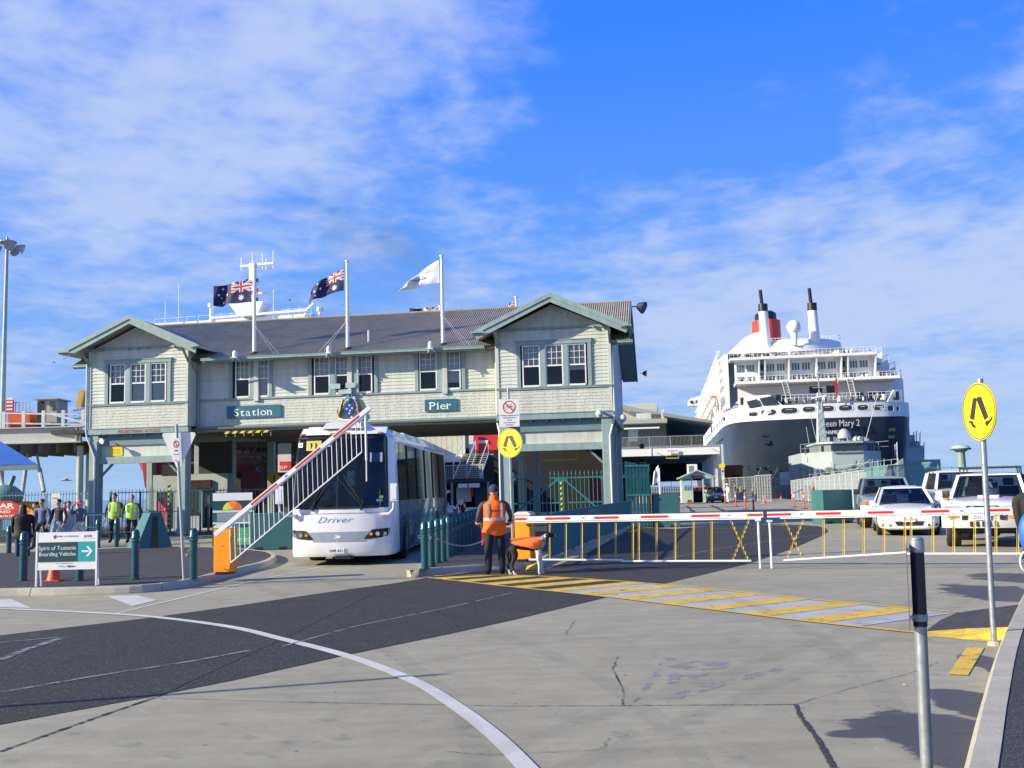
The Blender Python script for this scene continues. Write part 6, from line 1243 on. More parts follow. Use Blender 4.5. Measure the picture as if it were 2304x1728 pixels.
# ------------------------------------------------------------------ left: light mast, canopy, gangway
lm = thing('light_mast', 'tall light mast with a ring of floodlights at the left edge', 'light mast', Vector((YP(4, 1000, 62).x, 62, 0))); zt = YP(20, 545, 62).z
mb = MB(); mb.cyl((0,0,0), (0,0,zt), .19, .09, 12); part('mast', mb, mat('pale_green_mast', (.40, .50, .44), .4), lm, smooth=True)
mb = MB(); mb.cyl((0,0,zt-.05), (0,0,zt+.05), .55, .55, 14); mb.cyl((0,0,zt+.05), (0,0,zt+.45), .12, .02, 8); part('head_ring', mb, steelg, lm)
for k in range(5): an = 2*math.pi*k/5+.3; d_ = Vector((math.cos(an), math.sin(an), -.35)).normalized(); mb = MB(); c = Vector((.5*math.cos(an), .5*math.sin(an), zt-.25)); mb.cyl(c, c+d_*.45, .10, .33, 10); part('lamp', mb, steelg, lm)
cp = thing('canopy', 'blue hipped canopy roof at the left edge behind the fence', 'canopy', YP(0, 1050, 42)); cp.location.z = 0; MW[cp.name] = Matrix.Translation(cp.location)
A_ = YP(85, 1045, 42)-cp.location; T_ = YP(-60, 955, 44)-cp.location; B2 = YP(-230, 1050, 42)-cp.location
mb = MB(); mb.add([A_, B2, B2+Vector((-1,4,0)), A_+Vector((-2.1,4,0)), T_, T_+Vector((-.8,0,0))], [(0,4,5,1), (0,3,4), (1,5,2), (2,5,4,3)]); part('roof', mb, mat('blue_canopy', (.03, .12, .42), .5, var=.06), cp)
mb = MB(); mb.box(B2.x, A_.x+.05, A_.y-.05, A_.y, A_.z-.22, A_.z-.01); part('gutter', mb, trimd, cp)
for x in (-1.4, -4.6): mb = MB(); mb.cyl((x, A_.y+.6, 0), (x, A_.y+.6, A_.z), .10, n=10); part('post', mb, steelg, cp)
gw = thing('gangway_bridge', 'raised steel vehicle ramp with railings and round columns left of the station', 'ramp', Vector((-27, 60, 0))); P6 = lambda px, py, y=60: YP(px, py, y); beige = mat('ramp_beige', (.55, .54, .48), .6, var=.06, dirt=.15)
a = P6(-80, 964); b_ = P6(183, 961); c = P6(183, 993); mb = MB(); mb.box(a.x, b_.x, 60, 60.15, c.z, b_.z); part('girder', mb, beige, gw, world=True); mb = MB(); mb.box(a.x, b_.x+.05, 59.8, 60.3, b_.z, b_.z+.06); mb.box(a.x, b_.x+.05, 59.8, 60.3, c.z-.06, c.z); mb.box(b_.x-.25, b_.x-.2, 59.82, 60, c.z, b_.z); mb.box(b_.x-.02, b_.x, 59.82, 60, c.z, b_.z); part('flange', mb, beige, gw, world=True)
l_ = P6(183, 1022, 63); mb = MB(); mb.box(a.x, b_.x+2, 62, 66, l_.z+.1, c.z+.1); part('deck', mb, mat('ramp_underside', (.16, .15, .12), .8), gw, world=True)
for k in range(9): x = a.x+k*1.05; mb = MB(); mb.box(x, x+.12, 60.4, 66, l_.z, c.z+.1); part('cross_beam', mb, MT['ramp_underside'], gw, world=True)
for px, r_ in ((179, .19), (201, .22)): p = P6(px, 1104, 60.5 if px < 190 else 62.5); mb = MB(); mb.cyl((p.x, p.y, -3), (p.x, p.y, 4.9), r_, n=14); part('column', mb, mat('column_green_grey', (.38, .42, .34), .6), gw, world=True, smooth=True)
for p1_, p2_ in (((62,1022),(50,1112)), ((83,1022),(99,1106)), ((-6,1040),(8,1104)), ((-10,1022),(-30,1110))): mb = MB(); q1 = P6(*p1_, 62); q2 = P6(*p2_, 60); mb.cyl(q1, q1.lerp(q2, .45), .07, n=8); mb.cyl(q1.lerp(q2, .40), q2, .12, n=8); part('ram', mb, steelg, gw, world=True)
for (x0, x1, y_, h_) in ((16, 120, 954, 1.0),): pass
r0 = P6(-40, 955, 61); r1 = P6(183, 956, 61)
for z_ in (.35, .95): mb = MB(); mb.bar(Vector((r0.x, 61, 6.1+z_)), Vector((r1.x+.4, 61, 6.05+z_-.2)), .09); part('rail', mb, offw, gw, world=True)
for k in range(6): x = r0.x+k*(r1.x-r0.x)/5; mb = MB(); mb.box(x, x+.2, 60.95, 61.1, 6.0, 7.1); part('rail_post', mb, offw, gw, world=True)
mb = MB(); mb.bar((-27.6, 61, 6.9), (-25.0, 61, 6.1), .12); mb.bar((-26.9, 61.2, 6.2), (-24.2, 61.2, 6.8), .12); part('brace', mb, offw, gw, world=True)
cb = thing('control_cabin', 'small red cabin with a wire cage and a red notice on the vehicle ramp', 'cabin', Vector((-28.8, 61, 6.1)))
a = P6(18, 928, 61.5); b_ = P6(66, 958, 61.5); mb = MB(); mb.box(a.x, b_.x, 61.5, 63, 6.1, a.z); part('base', mb, mat('orange_red', (.72, .10, .02), .5), cb, world=True)
e_ = P6(66, 905, 61.5); 
for k in range(5): x = a.x+.45+k*(b_.x-a.x-.45)/4; mb = MB(); mb.bar((x, 61.5, a.z), (x, 61.5, e_.z), .04); part('cage_bar', mb, steelg, cb, world=True)
mb = MB(); mb.bar((a.x, 61.5, e_.z), (b_.x, 61.5, e_.z), .05); part('cage_bar', mb, steelg, cb, world=True); mb = MB(); mb.box(a.x-.1, a.x+.38, 61.4, 61.45, a.z, e_.z+.15); ns = part('notice', mb, red, cb, world=True); mb = MB(); [mb.box(a.x-.04, a.x+.32, 61.38, 61.4, a.z+.12+k*.22, a.z+.22+k*.22) for k in range(4)]; part('lettering', mb, signw, ns, world=True)
ht = thing('hut', 'narrow grey hut with a dark doorway on the vehicle ramp', 'hut', Vector((-27.3, 61, 6.1))); a = P6(84, 900, 61.5); b_ = P6(127, 954, 61.5)
mb = MB(); mb.box(a.x, b_.x, 61.52, 63, 6.1, a.z); part('wall', mb, mat('hut_beige', (.42, .40, .34), .7), ht, world=True); mb = MB(); mb.box(a.x-.12, b_.x+.15, 61.2, 63.2, a.z, a.z+.06); part('roof', mb, steelg, ht, world=True); mb = MB(); mb.box(a.x+.02, a.x+.42, 61.48, 61.52, 6.15, a.z-.1); part('door', mb, dark, ht, world=True); mb = MB(); mb.box(b_.x-.4, b_.x-.08, 61.48, 61.52, a.z-.65, a.z-.1); part('window', mb, pane, ht, world=True)
mb = MB()
for r_ in range(4):
    for k in range(26): x = -26.9+k*.10; z_ = 6.35+r_*.26+k*.012; mb.box(x, x+.065, 62.5-r_*.05, 62.56-r_*.05, z_, z_+.12+.03*math.sin(k*2.1+r_))
o = solo('stacked_rails', mb, white, 'stack of white perforated rails on the ramp beside the station wall', 'rails'); o['kind'] = 'stuff'
mb = MB(); q1 = P6(176, 917, 61); q2 = P6(184, 877, 61); mb.bar(q1, q2, .30, .06, up=(0,1,0)); mb.bar(q1+Vector((.28,.1,0)), q2+Vector((.28,.1,-.05)), .25, .06, up=(0,1,0)); solo('timber_boards', mb, mat('yellow_timber', (.62, .36, .06), .6), 'two yellow boards leaning against the station wall on the ramp', 'boards')
mb = MB(); p = G(20, 1118)-Vector((0,0,3)); q1 = YP(12, 1120, 52); mb.sph(q1, .75, 10, 6, sc=(1.2,1,.9)); mb.cyl(q1, q1+Vector((.4,0,1.1)), .12, n=6); solo('mooring_machine', mb, mat('dull_teal_machine', (.10, .20, .20), .6), 'dull teal winch behind the fence at the left edge', 'winch', smooth=True)
# gulls
for k, (px, py, y_, s_) in enumerate(((149, 1081, 50, .55), (26, 1082, 60, .30), (650, 676, 70, .40), (120, 816, 70, .35))):
    c = YP(px, py, y_); gl = thing('gull', ['white gull flying over the water between the ramp columns', 'distant gull left of the ramp legs', 'distant gull above the station roof', 'distant gull left of the left gable'][k], 'gull', c, R(30)); mb = MB(); mb.tube([(-.5*s_,0,0), (-.25*s_,0,.02), (0,0,.03), (.35*s_,0,.0), (.55*s_,0,-.01)], .1, 8, rs=[.01,.07*s_,.11*s_,.06*s_,.01]); part('body', mb, white, gl, smooth=True)
    for s in (-1, 1): mb = MB(); mb.rings([[(.15*s_,s*.05*s_,.03), (-.12*s_,s*.05*s_,.03), (-.12*s_,s*.05*s_,.01)], [(.12*s_,s*.5*s_,.25*s_), (-.08*s_,s*.5*s_,.24*s_), (-.08*s_,s*.5*s_,.22*s_)], [(-.05*s_,s*1.05*s_,.12*s_), (-.09*s_,s*1.05*s_,.12*s_), (-.09*s_,s*1.05*s_,.11*s_)]]); part('wing', mb, mat('gull_grey', (.5, .52, .54), .7), gl)
# ------------------------------------------------------------------ ferry behind the station
fe = pthing('ferry', 'white and red car ferry moored behind the station, its mast above the roof', 'ship', -44, 60, -3)
def hull(secs, m, name, root, z=None):
    """secs: (w, list of (u, z)) rings"""
    mb = PMB(); mb.rings([[(u_, w_, z_) for u_, z_ in ring] for w_, ring in secs]); return wp(name, mb, m, root, smooth=True)
hull([(30, [(-36.6, 2.6), (-37.0, 2.6), (-37.6, 7.6), (-36, 7.6)]), (37, [(-37.0, .6), (-38.6, .6), (-41.6, 7.6), (-36, 7.6)]), (47, [(-37.5, -3), (-43, -3), (-48, 7.6), (-36, 7.6)]), (58, [(-36.2, -3), (-50.5, -3), (-52, 7.6), (-36, 7.6)]), (190, [(-36, -3), (-52, -3), (-52, 7.6), (-36, 7.6)])], mat('ferry_shaded_red', (.30, .012, .014), .4, var=.05), 'hull', fe)  # hull red darkened in its colour in place of deeper shade
mb = PMB(); mb.box(-52, -36, 60, 188, 7.6, 19.8); wp('superstructure', mb, white, fe);
mb = PMB(); put_text(mb, 'SPIRIT OF', -35.9, 52, 3.0, w=16, height=1.0, shear=.4, xdir=(0, -1, 0)); mb2 = PMB(); put_text(mb2, 'SPIRIT OF', -35.9, 48, 3.9, w=13, height=.55, shear=.4, xdir=(0, 1, 0)); wp('lettering', mb2, mat('dim_white_print', (.3, .3, .32), .6, var=0), fe)
TW = lambda px, py, w_=85: Q(px, py, w_)
p = TW(566, 724); tz = TW(562, 592).z; mr = mat('ferry_white', (.80, .80, .78), .4, var=.03)
mb = PMB(); mb.box(p.x-.38, p.x+.38, 85, 85.8, 18, tz); mst = wp('mast', mb, mr, fe); mb = PMB(); mb.cyl((p.x, 85.3, tz), (p.x, 85.3, tz+1.6), .12, .04, 6); mb.bar((p.x-1.7, 85.3, tz-.3), (p.x+3.0, 85.3, tz-.1), .28); mb.bar((p.x-.2, 85.3, TW(566, 660).z), (p.x+2.1, 85.3, TW(566, 660).z), .25); wp('yard', mb, mr, mst)
for x in (-1.6, 1.4, 1.9, 2.9): mb = PMB(); mb.cyl((p.x+x, 85.3, tz-.9), (p.x+x, 85.3, tz+random.uniform(.5, 1.7)), .04, n=5); wp('antenna', mb, mr, mst)
for k in range(8): mb = PMB(); mb.box(p.x+(-.62 if k % 2 else .78), p.x+(-.42 if k % 2 else .98), 84.6, 84.9, tz-2.2-(k//2)*1.3-.5, tz-2.2-(k//2)*1.3); wp('lamp', mb, [black, red][(k//2) % 2], mst)
q1 = TW(545, 700); mb = PMB(); mb.prism([(q1.x-1.6, 84, q1.z+1.1), (q1.x+3.3, 84, q1.z+1.0), (q1.x+2.5, 84, q1.z-.8), (q1.x-.2, 84, q1.z-.8)], (0, 3, 0)); mb.bar((q1.x-4, 84, q1.z-.9), (q1.x+9.5, 84, q1.z-.5), .5, .25); mb.bar((q1.x+9.3, 84, q1.z-.5), (q1.x+10.3, 84, q1.z+.4), .3, .2); wp('radar_platform', mb, mr, fe)
mb = PMB(); mb.sph((q1.x-.6, 84.5, q1.z+1.9), .6, 10, 8, sc=(.7,.7,1.3)); wp('radar_dome', mb, mat('grey_white', (.6, .62, .65), .4), fe, smooth=True)
for px, y0_, w_ in ((476, 683, .5), (720, 692, .45), (690, 705, .35)): c = TW(px, 716); z_ = TW(px, y0_).z; mb = PMB(); mb.cyl((c.x, 85, 18), (c.x, 85, z_), w_*.5, n=8); mb.cyl((c.x, 85, z_-.5), (c.x, 85, z_), w_, n=8); wp('vent_post', mb, mr, fe)
for px, y0_ in ((410, 640), (380, 680), (622, 655)): c = TW(px, 716); z_ = TW(px, y0_).z; mb = PMB(); mb.cyl((c.x, 84, 18), (c.x, 84, z_), .05, n=4); wp('antenna', mb, mr, fe)
mb = PMB(); c = TW(347, 728); d_ = TW(480, 720); e_ = TW(700, 705); mb.add([(c.x, 85, c.z), (d_.x, 85, d_.z), (e_.x, 85, e_.z), (e_.x, 85, 18), (c.x, 85, 18), (c.x, 95, c.z), (d_.x, 95, d_.z), (e_.x, 95, e_.z)], [(0,1,2,3,4), (0,5,6,1), (1,6,7,2)]); wp('top_deck', mb, mr, fe)
mb = PMB(); mb.bar((c.x, 85, c.z+.6), (d_.x, 85, d_.z+.7), .04); mb.bar((d_.x, 85, d_.z+.7), (e_.x, 85, e_.z+.8), .04); [mb.bar((c.x+(e_.x-c.x)*k/14, 85, c.z-.2), (c.x+(e_.x-c.x)*k/14, 85, c.z+.6+.8*k/14), .03) for k in range(15)]; wp('deck_rail', mb, mr, fe)
# ------------------------------------------------------------------ the big liner, seen from astern
qm = pthing('ocean_liner', 'huge ocean liner seen from astern with navy hull, white decks and red funnel', 'ship', 35.3, 190, -3)
CU = 35.3; shipw = mat('liner_white', (.80, .80, .78), .4, var=.03, vscale=.2); navy = mat('liner_navy', (.028, .038, .058), .35, var=.15, vscale=.15); sdark = mat('deck_window_dark', (.03, .04, .05), .2, var=.1)
HC = 37.0
# transom bulges aft: rings at several heights follow one plan curve
def planring(z, sh_=1.0, w_add=0):
    L1 = [(HC-21*sh_, w_) for w_ in (500, 440, 320, 240, 216)]+[(HC-20.4*sh_, 203), (HC-19.2*sh_, 196.5), (HC-17.2*sh_, 193), (HC-12.5*sh_, 191.2), (HC-6*sh_, 190.3)]
    L2 = [(2*HC-u_, w_) for u_, w_ in L1[::-1]]; return [(u_, w_+w_add, z) for u_, w_ in L1]+[(HC, 190+w_add, z)]+[(u_, w_+w_add, z) for u_, w_ in L2]
mb = PMB(); mb.rings([planring(-3, .86, 7), planring(2, .93, 4), planring(7, .965, 2), planring(12, .99, .6), planring(15.7, 1.0, 0)], caps=False); wp('hull', mb, navy, qm, smooth=True, ang=60)
mb = PMB(); mb.rings([planring(15.7, 1.001, -.02), planring(18.9, 1.0, 0)], caps=False); mb.rings([planring(18.9, 1.0, 0), planring(18.9, .975, .6)], caps=False); wp('hull_band', mb, shipw, qm, smooth=True, ang=60)
mb = PMB(); mb.sheet([p for p in planring(18.6, .98, .3)]); wp('deck', mb, mat('teak_deck', (.35, .28, .2), .8), qm)
# oval openings round the stern, each a rim round a dark panel with the inner shade in its colour
for x0, x1, z0, z1 in ((20.73,22.74,16.7,17.75), (23.36,26.7,16.75,18.15), (27.62,31.26,16.9,18.35), (32.27,35.04,17.1,18.4), (36.17,39.08,17.1,18.45), (39.96,43.0,17.1,18.45), (43.99,46.42,17.1,18.4), (47.29,50.01,17.0,18.35), (50.6,52.0,16.8,18.1), (52.6,53.3,16.8,17.9)):
    cx_ = (x0+x1)/2; hx = (x1-x0)/2; hz_v = (z1-z0)/2; cz = (z0+z1)/2; pts = []
    for i in range(20): an = 2*math.pi*i/20; ca_, sa_ = math.cos(an), math.sin(an); pts.append((cx_+math.copysign(abs(ca_)**.55, ca_)*hx, cz+math.copysign(abs(sa_)**.7, sa_)*hz_v))
    def wsurf(u_):
        d_ = abs(u_-HC); T_ = [(0,190),(6,190.3),(12.5,191.2),(17.2,193),(19.2,196.5),(20.4,203)]
        for (a0,b0_),(a1,b1_) in zip(T_, T_[1:]):
            if d_ <= a1: return b0_+(b1_-b0_)*(d_-a0)/(a1-a0)
        return 203
    mb = PMB(); mb.rings([[(a_, wsurf(a_)-.12, b__) for a_, b__ in pts], [(cx_+(a_-cx_)*.94, wsurf(a_)-.10, cz+(b__-cz)*.9) for a_, b__ in pts]], caps=False); o = wp('mooring_opening', mb, shipw, qm); mb = PMB(); mb.sheet([(cx_+(a_-cx_)*.94, wsurf(a_)-.06, cz+(b__-cz)*.9) for a_, b__ in pts]); wp('recess_shade', mb, sdark, o)
    if hx > 1.2: mb = PMB(); mb.bar((cx_-hx*.4, wsurf(cx_)-.14, cz+.25), (cx_+hx*.35, wsurf(cx_)-.14, cz+.25), .05, .12); wp('lamp', mb, mat('warm_strip', (.75, .55, .12), .5), o)
# raised corners of the rim with slanting windows
for s, pts, wins in ((-1, [(-15.5,18.9),(-15.3,21.4),(-9.9,21.4),(-7.2,18.9)], [[(-14.9,20.2),(-12.6,20.6),(-11.9,18.9),(-14.3,18.6)], [(-12.1,20.7),(-9.2,21.1),(-8.0,19.2),(-11.3,18.9)]]), (1, [(15.4,18.9),(17.0,21.6),(18.9,21.6),(18.9,18.9)], [[(16.6,19.3),(17.5,21.2),(18.1,21.2),(18.1,19.3)]])):
    mb = PMB(); mb.prism([(CU+a_, wsurf(CU+a_)-.05, b__) for a_, b__ in pts], (0, 1.2, 0)); o = wp('stern_screen', mb, shipw, qm)
    for wv in wins: mb = PMB(); mb.sheet([(CU+a_, wsurf(CU+a_)-.2, b__) for a_, b__ in wv]); wp('window', mb, sdark, o)
# recessed deck under the big overhang
TX[0] = fit(21.05, 1.025, 1.055)
mb = PMB(); mb.box(CU-17, CU+17.5, 203, 203.5, 18.6, 23.3); wp('wall', mb, shipw, qm)
for x0, x1, z0, z1 in ((-16.5,-10.5,19.3,20.9), (-8.6,-5.0,19.0,21.2), (-1.0,1.8,21.2,22.8), (2.8,4.6,21.2,22.8), (11.6,13.3,19.4,21.1), (14.2,15.8,19.3,21.3), (9.4,10.8,19.2,21.2)):
    mb = PMB(); mb.box(CU+x0, CU+x1, 202.9, 202.99, z0, z1); wp('window', mb, sdark, qm)
mb = PMB(); mb.box(CU-17.8, CU+17.6, 196.5, 204, 23.35, 23.95); wp('deck', mb, shipw, qm)
def shiprail(x0, x1, w_, z, h=1.1, n=30, m=shipw):
    mb = PMB(); mb.bar((x0, w_, z+h), (x1, w_, z+h), .09); mb.bar((x0, w_, z+h*.5), (x1, w_, z+h*.5), .05); [mb.bar((x0+(x1-x0)*k/n, w_, z), (x0+(x1-x0)*k/n, w_, z+h), .07) for k in range(n+1)]; wp('deck_rail', mb, m, qm)
shiprail(CU-17.6, CU+17.4, 196.7, 23.95, 1.0, 40); shiprail(CU-8.5, CU+15.2, 191.5, 18.9, 1.3, 26); shiprail(CU-7, CU+14, 199, 18.9, 1.2, 24)
mb = PMB(); mb.box(CU-17.5, CU+13.2, 203, 203.5, 24.0, 29.1); wp('wall', mb, shipw, qm); mb = PMB(); mb.box(CU-18.7, CU+13.4, 199, 206, 28.95, 29.5); wp('deck', mb, shipw, qm)
for x in (-12.3, -11.0, -5.7, .35, 5.8, 7.2, 13.2): mb = PMB(); mb.prism([(CU+x, 199.2, 28.95), (CU+x, 203, 28.95), (CU+x, 203, 24.0), (CU+x, 201.3, 24.0)], (.28, 0, 0)); wp('fin', mb, shipw, qm)
for x0 in (-17.0, -14.7, -10.2, -7.9, -4.6, -2.3, 1.2, 3.4, 8.2, 10.4):
    for zr, h_ in ((26.6, 1.55), (24.3, 1.2)):
        for k in range(3): mb = PMB(); mb.box(CU+x0+k*.62, CU+x0+k*.62+.42, 202.9, 202.99, zr, zr+h_); wp('window', mb, mat('balcony_glass', (.10, .17, .18), .15, var=.15), qm)
for x in (-12.0, 6.2): mb = PMB(); mb.box(CU+x+.35, CU+x+.85, 202.85, 202.95, 24.1, 26.1); wp('door', mb, sdark, qm); mb = PMB(); mb.sph((CU+x+.6, 202.9, 27.5), .55, 8, 6, sc=(.6,.1,1.5)); wp('porthole', mb, sdark, qm)
shiprail(CU-18.7, CU+13.3, 199.1, 29.5, 1.2, 36); mb = PMB(); mb.box(CU-14, CU+11, 204, 204.3, 29.5, 30.6); wp('wall', mb, mat('tan_screen', (.40, .36, .28), .7), qm)
# deck clutter: chairs, lockers, screens
mb = PMB(); rs_ = random.Random(11)
for x0, x1, w_, z_, n_ in ((-17, 17, 200, 23.95, 60), (-16, 16, 197, 18.9, 50), (-17, 13, 201, 29.5, 46), (-13, 10, 212, 30.4, 24)):
    for k in range(n_): x = CU+rs_.uniform(x0, x1); s_ = rs_.uniform(.15, .5); mb.k = rs_.randint(0, 2); mb.box(x, x+s_, w_+rs_.uniform(0, 2), w_+2.3, z_, z_+rs_.uniform(.5, 1.3))
o = wp('deck_clutter', mb, [shipw, sdark, MT['grey_concrete_slab']], qm); o['kind'] = 'stuff'
for x in (-6.5, 7.5): # ladders between the decks
    mb = PMB(); mb.bar((CU+x, 198.5, 18.9), (CU+x-1.2, 196.4, 23.6), .12, .25); mb.bar((CU+x+1.1, 198.5, 18.9), (CU+x-.1, 196.4, 23.6), .12, .25); [mb.bar((CU+x-1.2*j/8, 198.5-2.1*j/8, 18.9+4.7*j/8), (CU+x+1.1-1.2*j/8, 198.5-2.1*j/8, 18.9+4.7*j/8), .08) for j in range(9)]; wp('ladder', mb, shipw, qm)
# starboard stairs-like terraces
for k, (x, z) in enumerate(((15.6, 29.3), (17.2, 27.6), (18.8, 26.0), (20.2, 24.2))):
    mb = PMB(); mb.prism([(CU+x-2.6, 205+k, z-.4), (CU+x, 205+k, z+.9), (CU+x, 205+k, z-1.6), (CU+x-2.6, 205+k, z-1.6)], (0, 18, 0)); wp('terrace', mb, shipw, qm); mb = PMB(); mb.bar((CU+x-2.9, 204.8+k, z+.6), (CU+x, 204.8+k, z+2.0), .12); mb.bar((CU+x, 204.8+k, z+2.0), (CU+x+.1, 204.8+k, z-1.2), .12); [mb.bar((CU+x-2.9+.5*j, 204.8+k, z-.6+.3*j), (CU+x-2.9+.5*j, 204.8+k, z+.6+.24*j), .08) for j in range(6)]; wp('deck_rail', mb, shipw, qm)
mb = PMB(); mb.box(CU+13.4, CU+20.2, 206, 212, 18.6, 24.0); wp('wall', mb, shipw, qm)
# funnel housing
def oval(cx_, cw, a_, b__, z, n=36): return [(cx_+a_*math.cos(t_), cw+b__*math.sin(t_), z) for t_ in [2*math.pi*i/n for i in range(n)]]
TX[0] = fit(21.9, 1.075, 1.075)
mb = PMB(); mb.rings([oval(CU-4.8, 218, 12.6, 14, 30.4), oval(CU-4.8, 218, 12.5, 13.9, 31.7), oval(CU-4.3, 218.6, 11.5, 13, 31.9), oval(CU-3.9, 219, 10.9, 12, 33.4), oval(CU-3.9, 219, 10.4, 11.6, 33.6)]); wp('funnel_house', mb, shipw, qm, smooth=True, ang=25)
mb = PMB(); mb.box(CU-13, CU+8, 207, 235, 29, 30.4); wp('wall', mb, sdark, qm)
mb = PMB(); mb.prism([(CU-20.2, 214, 30.6), (CU-17.8, 214, 32.6), (CU-15, 214, 35.2), (CU-12.5, 214, 36.3), (CU-9.5, 214, 36.5), (CU-9.5, 214, 30.6)], (0, 22, 0)); wp('wind_scoop', mb, shipw, qm, smooth=True)
TX[0] = TP
for px0, (pyw, pyc, pyt) in ((1723, (701, 684, 652)), (1834, (699, 682, 648))):
    p = Q(px0, 760, 208); zc, zk, zt_ = Q(px0, pyw, 208).z, Q(px0, pyc, 208).z, Q(px0, pyt, 208).z
    mb = PMB(); mb.cyl((p.x, 208, 33), (p.x-.3, 208, zc), 1.25, 1.1, 16); ex = wp('exhaust_mast', mb, shipw, qm, smooth=True); mb = PMB(); mb.cyl((p.x-.3, 208, zc), (p.x-.3, 208, zk), 1.12, 1.12, 16); wp('mast_cap', mb, black, ex, smooth=True); mb = PMB(); mb.cyl((p.x-.5, 208, zk-.3), (p.x-.75, 208, zt_), .42, n=10); wp('mast_pipe', mb, black, ex, smooth=True)
p = Q(1725, 760, 232); z1, z2, z3 = Q(1725, 762, 232).z, Q(1725, 724, 232).z, Q(1725, 702, 232).z; mb = PMB(); mb.rings([oval(p.x, 232, 3.75, 5, z1-3, 20), oval(p.x, 232, 3.7, 5, z2, 20)]); wp('funnel', mb, mat('funnel_red', (.72, .055, .02), .4, var=.05), qm, smooth=True, ang=50)
mb = PMB(); mb.cyl((p.x, 232, (z1+z2)/2-.9), (p.x, 232, (z1+z2)/2-.7), 3.76, n=20); wp('funnel_band', mb, black, qm)
mb = PMB(); mb.rings([oval(p.x, 232, 2.9, 4, z2, 18), oval(p.x, 232, 2.7, 4, z3-.6, 18), oval(p.x+.4, 232, 1.6, 2.5, z3, 18)]); wp('funnel_top', mb, black, qm, smooth=True)
mb = PMB(); b_ = Q(1786, 736, 204); mb.sph(b_, 1.65, 18, 12); wp('radome', mb, shipw, qm, smooth=True); mb = PMB(); mb.cyl((b_.x, 204, 34), (b_.x, 204, b_.z-1.2), .6, .9, 10); mb.box(b_.x-3.5, b_.x+3.2, 211, 213, 34, 35.6); mb.box(b_.x-2, b_.x-1.2, 209, 210, 34.5, 35.3); parts('deck_house', mb, shipw, qm, world=True); TX[0] = fit(21.9, 1.075, 1.075); shiprail(CU-13.5, CU+6, 212, 33.5, 1.0, 26); TX[0] = fit(20, 1, 1.05)
# port side going away: decks of balconies, lifeboats, bridge wing
mb = PMB(); mb.box(CU-18.9, CU-17.9, 203, 440, 18.6, 31.0); mb.prism([(CU-18.4, 203, 31), (CU-18.4, 262, 35.5), (CU-18.4, 440, 37.5), (CU-18.4, 440, 31)], (12, 0, 0)); wp('side_wall', mb, shipw, qm)
for k in range(5):
    mb = PMB(); mb.box(CU-19.6, CU-18.9, 206+k*2.5, 438, 24.0+k*2.3, 24.2+k*2.3); wp('balcony_deck', mb, shipw, qm)
for k in range(18): w_ = 213+k*10; mb = PMB(); mb.bar((CU-19.7, w_, 18.6), (CU-19.7, w_+3, 30), .35); wp('davit', mb, shipw, qm)
for k in range(12):
    w_ = 216+k*14; mb = PMB(); mb.rings([[(CU-20.9+.5*math.cos(an)*s_, w_+dy, 21.4+.75*math.sin(an)*s_) for an in [2*math.pi*i/10 for i in range(10)]] for dy, s_ in ((0, .3), (1.5, 1.2), (4, 1.5), (7, 1.5), (9.5, 1.2), (11, .3))]); wp('lifeboat', mb, shipw, qm, smooth=True); mb = PMB(); mb.box(CU-21.5, CU-20.2, w_+1.5, w_+9.5, 22.1, 22.9); wp('lifeboat_canopy', mb, mat('lifeboat_orange', (.75, .16, .03), .5), qm)
mb = PMB(); mb.box(CU-18.8, CU-18.0, 204, 212, 19.5, 22.5); wp('wall', mb, shipw, qm)
for k in range(7): mb = PMB(); mb.box(CU-19.38, CU-19.3, 204.5+k*2.6, 206.3+k*2.6, 19.8+.1*k, 21.9); wp('window', mb, mat('blue_window', (.12, .20, .30), .15), qm)
for k in range(14): mb = PMB(); mb.box(CU-19.38, CU-19.31, 207+k*9, 212+k*9, 16.4, 17.3); wp('window', mb, MT['blue_window'], qm)
TX[0] = TP; bw0 = Q(1548, 897, 430); mb = PMB(); mb.box(bw0.x, CU+22, 430, 440, 38.0, 40.2); mb.prism([(bw0.x, 429.8, 40.2), (bw0.x+1.5, 429.8, 41.2), (bw0.x+12, 429.8, 43.6), (CU, 429.8, 43.6), (CU, 429.8, 40.2)], (0, 10, 0)); o = wp('bridge_wing', mb, shipw, qm)
for k in range(4): mb = PMB(); mb.box(bw0.x+.9+k*2.5, bw0.x+2.4+k*2.5, 429.6, 429.7, 38.7, 40.0); wp('window', mb, sdark, o)
# lettering and marks on the stern
mb = PMB(); put_text(mb, 'Queen Mary 2', 35.0, 189.85, 13.75, w=9.2, height=1.5, ext=.05); wp('lettering', mb, mat('grey_white_letters', (.5, .51, .53), .5, var=0), qm); mb = PMB(); put_text(mb, 'HAMILTON', 37.0, 189.85, 12.1, w=4.6, height=.85, ext=.05); wp('lettering', mb, fw, qm)
for u_, z_, s_ in ((24.0,12.6,.8), (24.3,10.9,.7), (51.4,12.8,.7), (51.2,11.2,.7), (30.5,6.4,.7)): mb = PMB(); ws = wsurf(u_)+.6*(15.7-z_)/4; mb.box(u_-s_, u_+s_, ws-.25, ws+.6, z_-.35, z_+.35); wp('hatch', mb, sdark, qm)
for u_, z_ in ((19.2,5.6), (20.4,5.8), (22.0,5.9), (22.9,5.2), (24.8,5.4), (26.6,5.3)): mb = PMB(); mb.sph((u_, wsurf(u_)+1.4, z_), .3, 8, 6); wp('fairlead', mb, sdark, qm)
ty = pthing('mooring_line', 'thin mooring ropes running down from the liner stern', 'rope', 23, 188); 
for a_, b__ in (((22.9, 193, 5.2), (19.5, 180, .2)), ((26.6, 193, 5.2), (21.5, 178, 1.0)), ((26.9, 193, 5.2), (22.5, 178, 1.0))): mb = PMB(); mb.cyl(a_, b__, .05, n=4); wp('rope', mb, offw, ty)
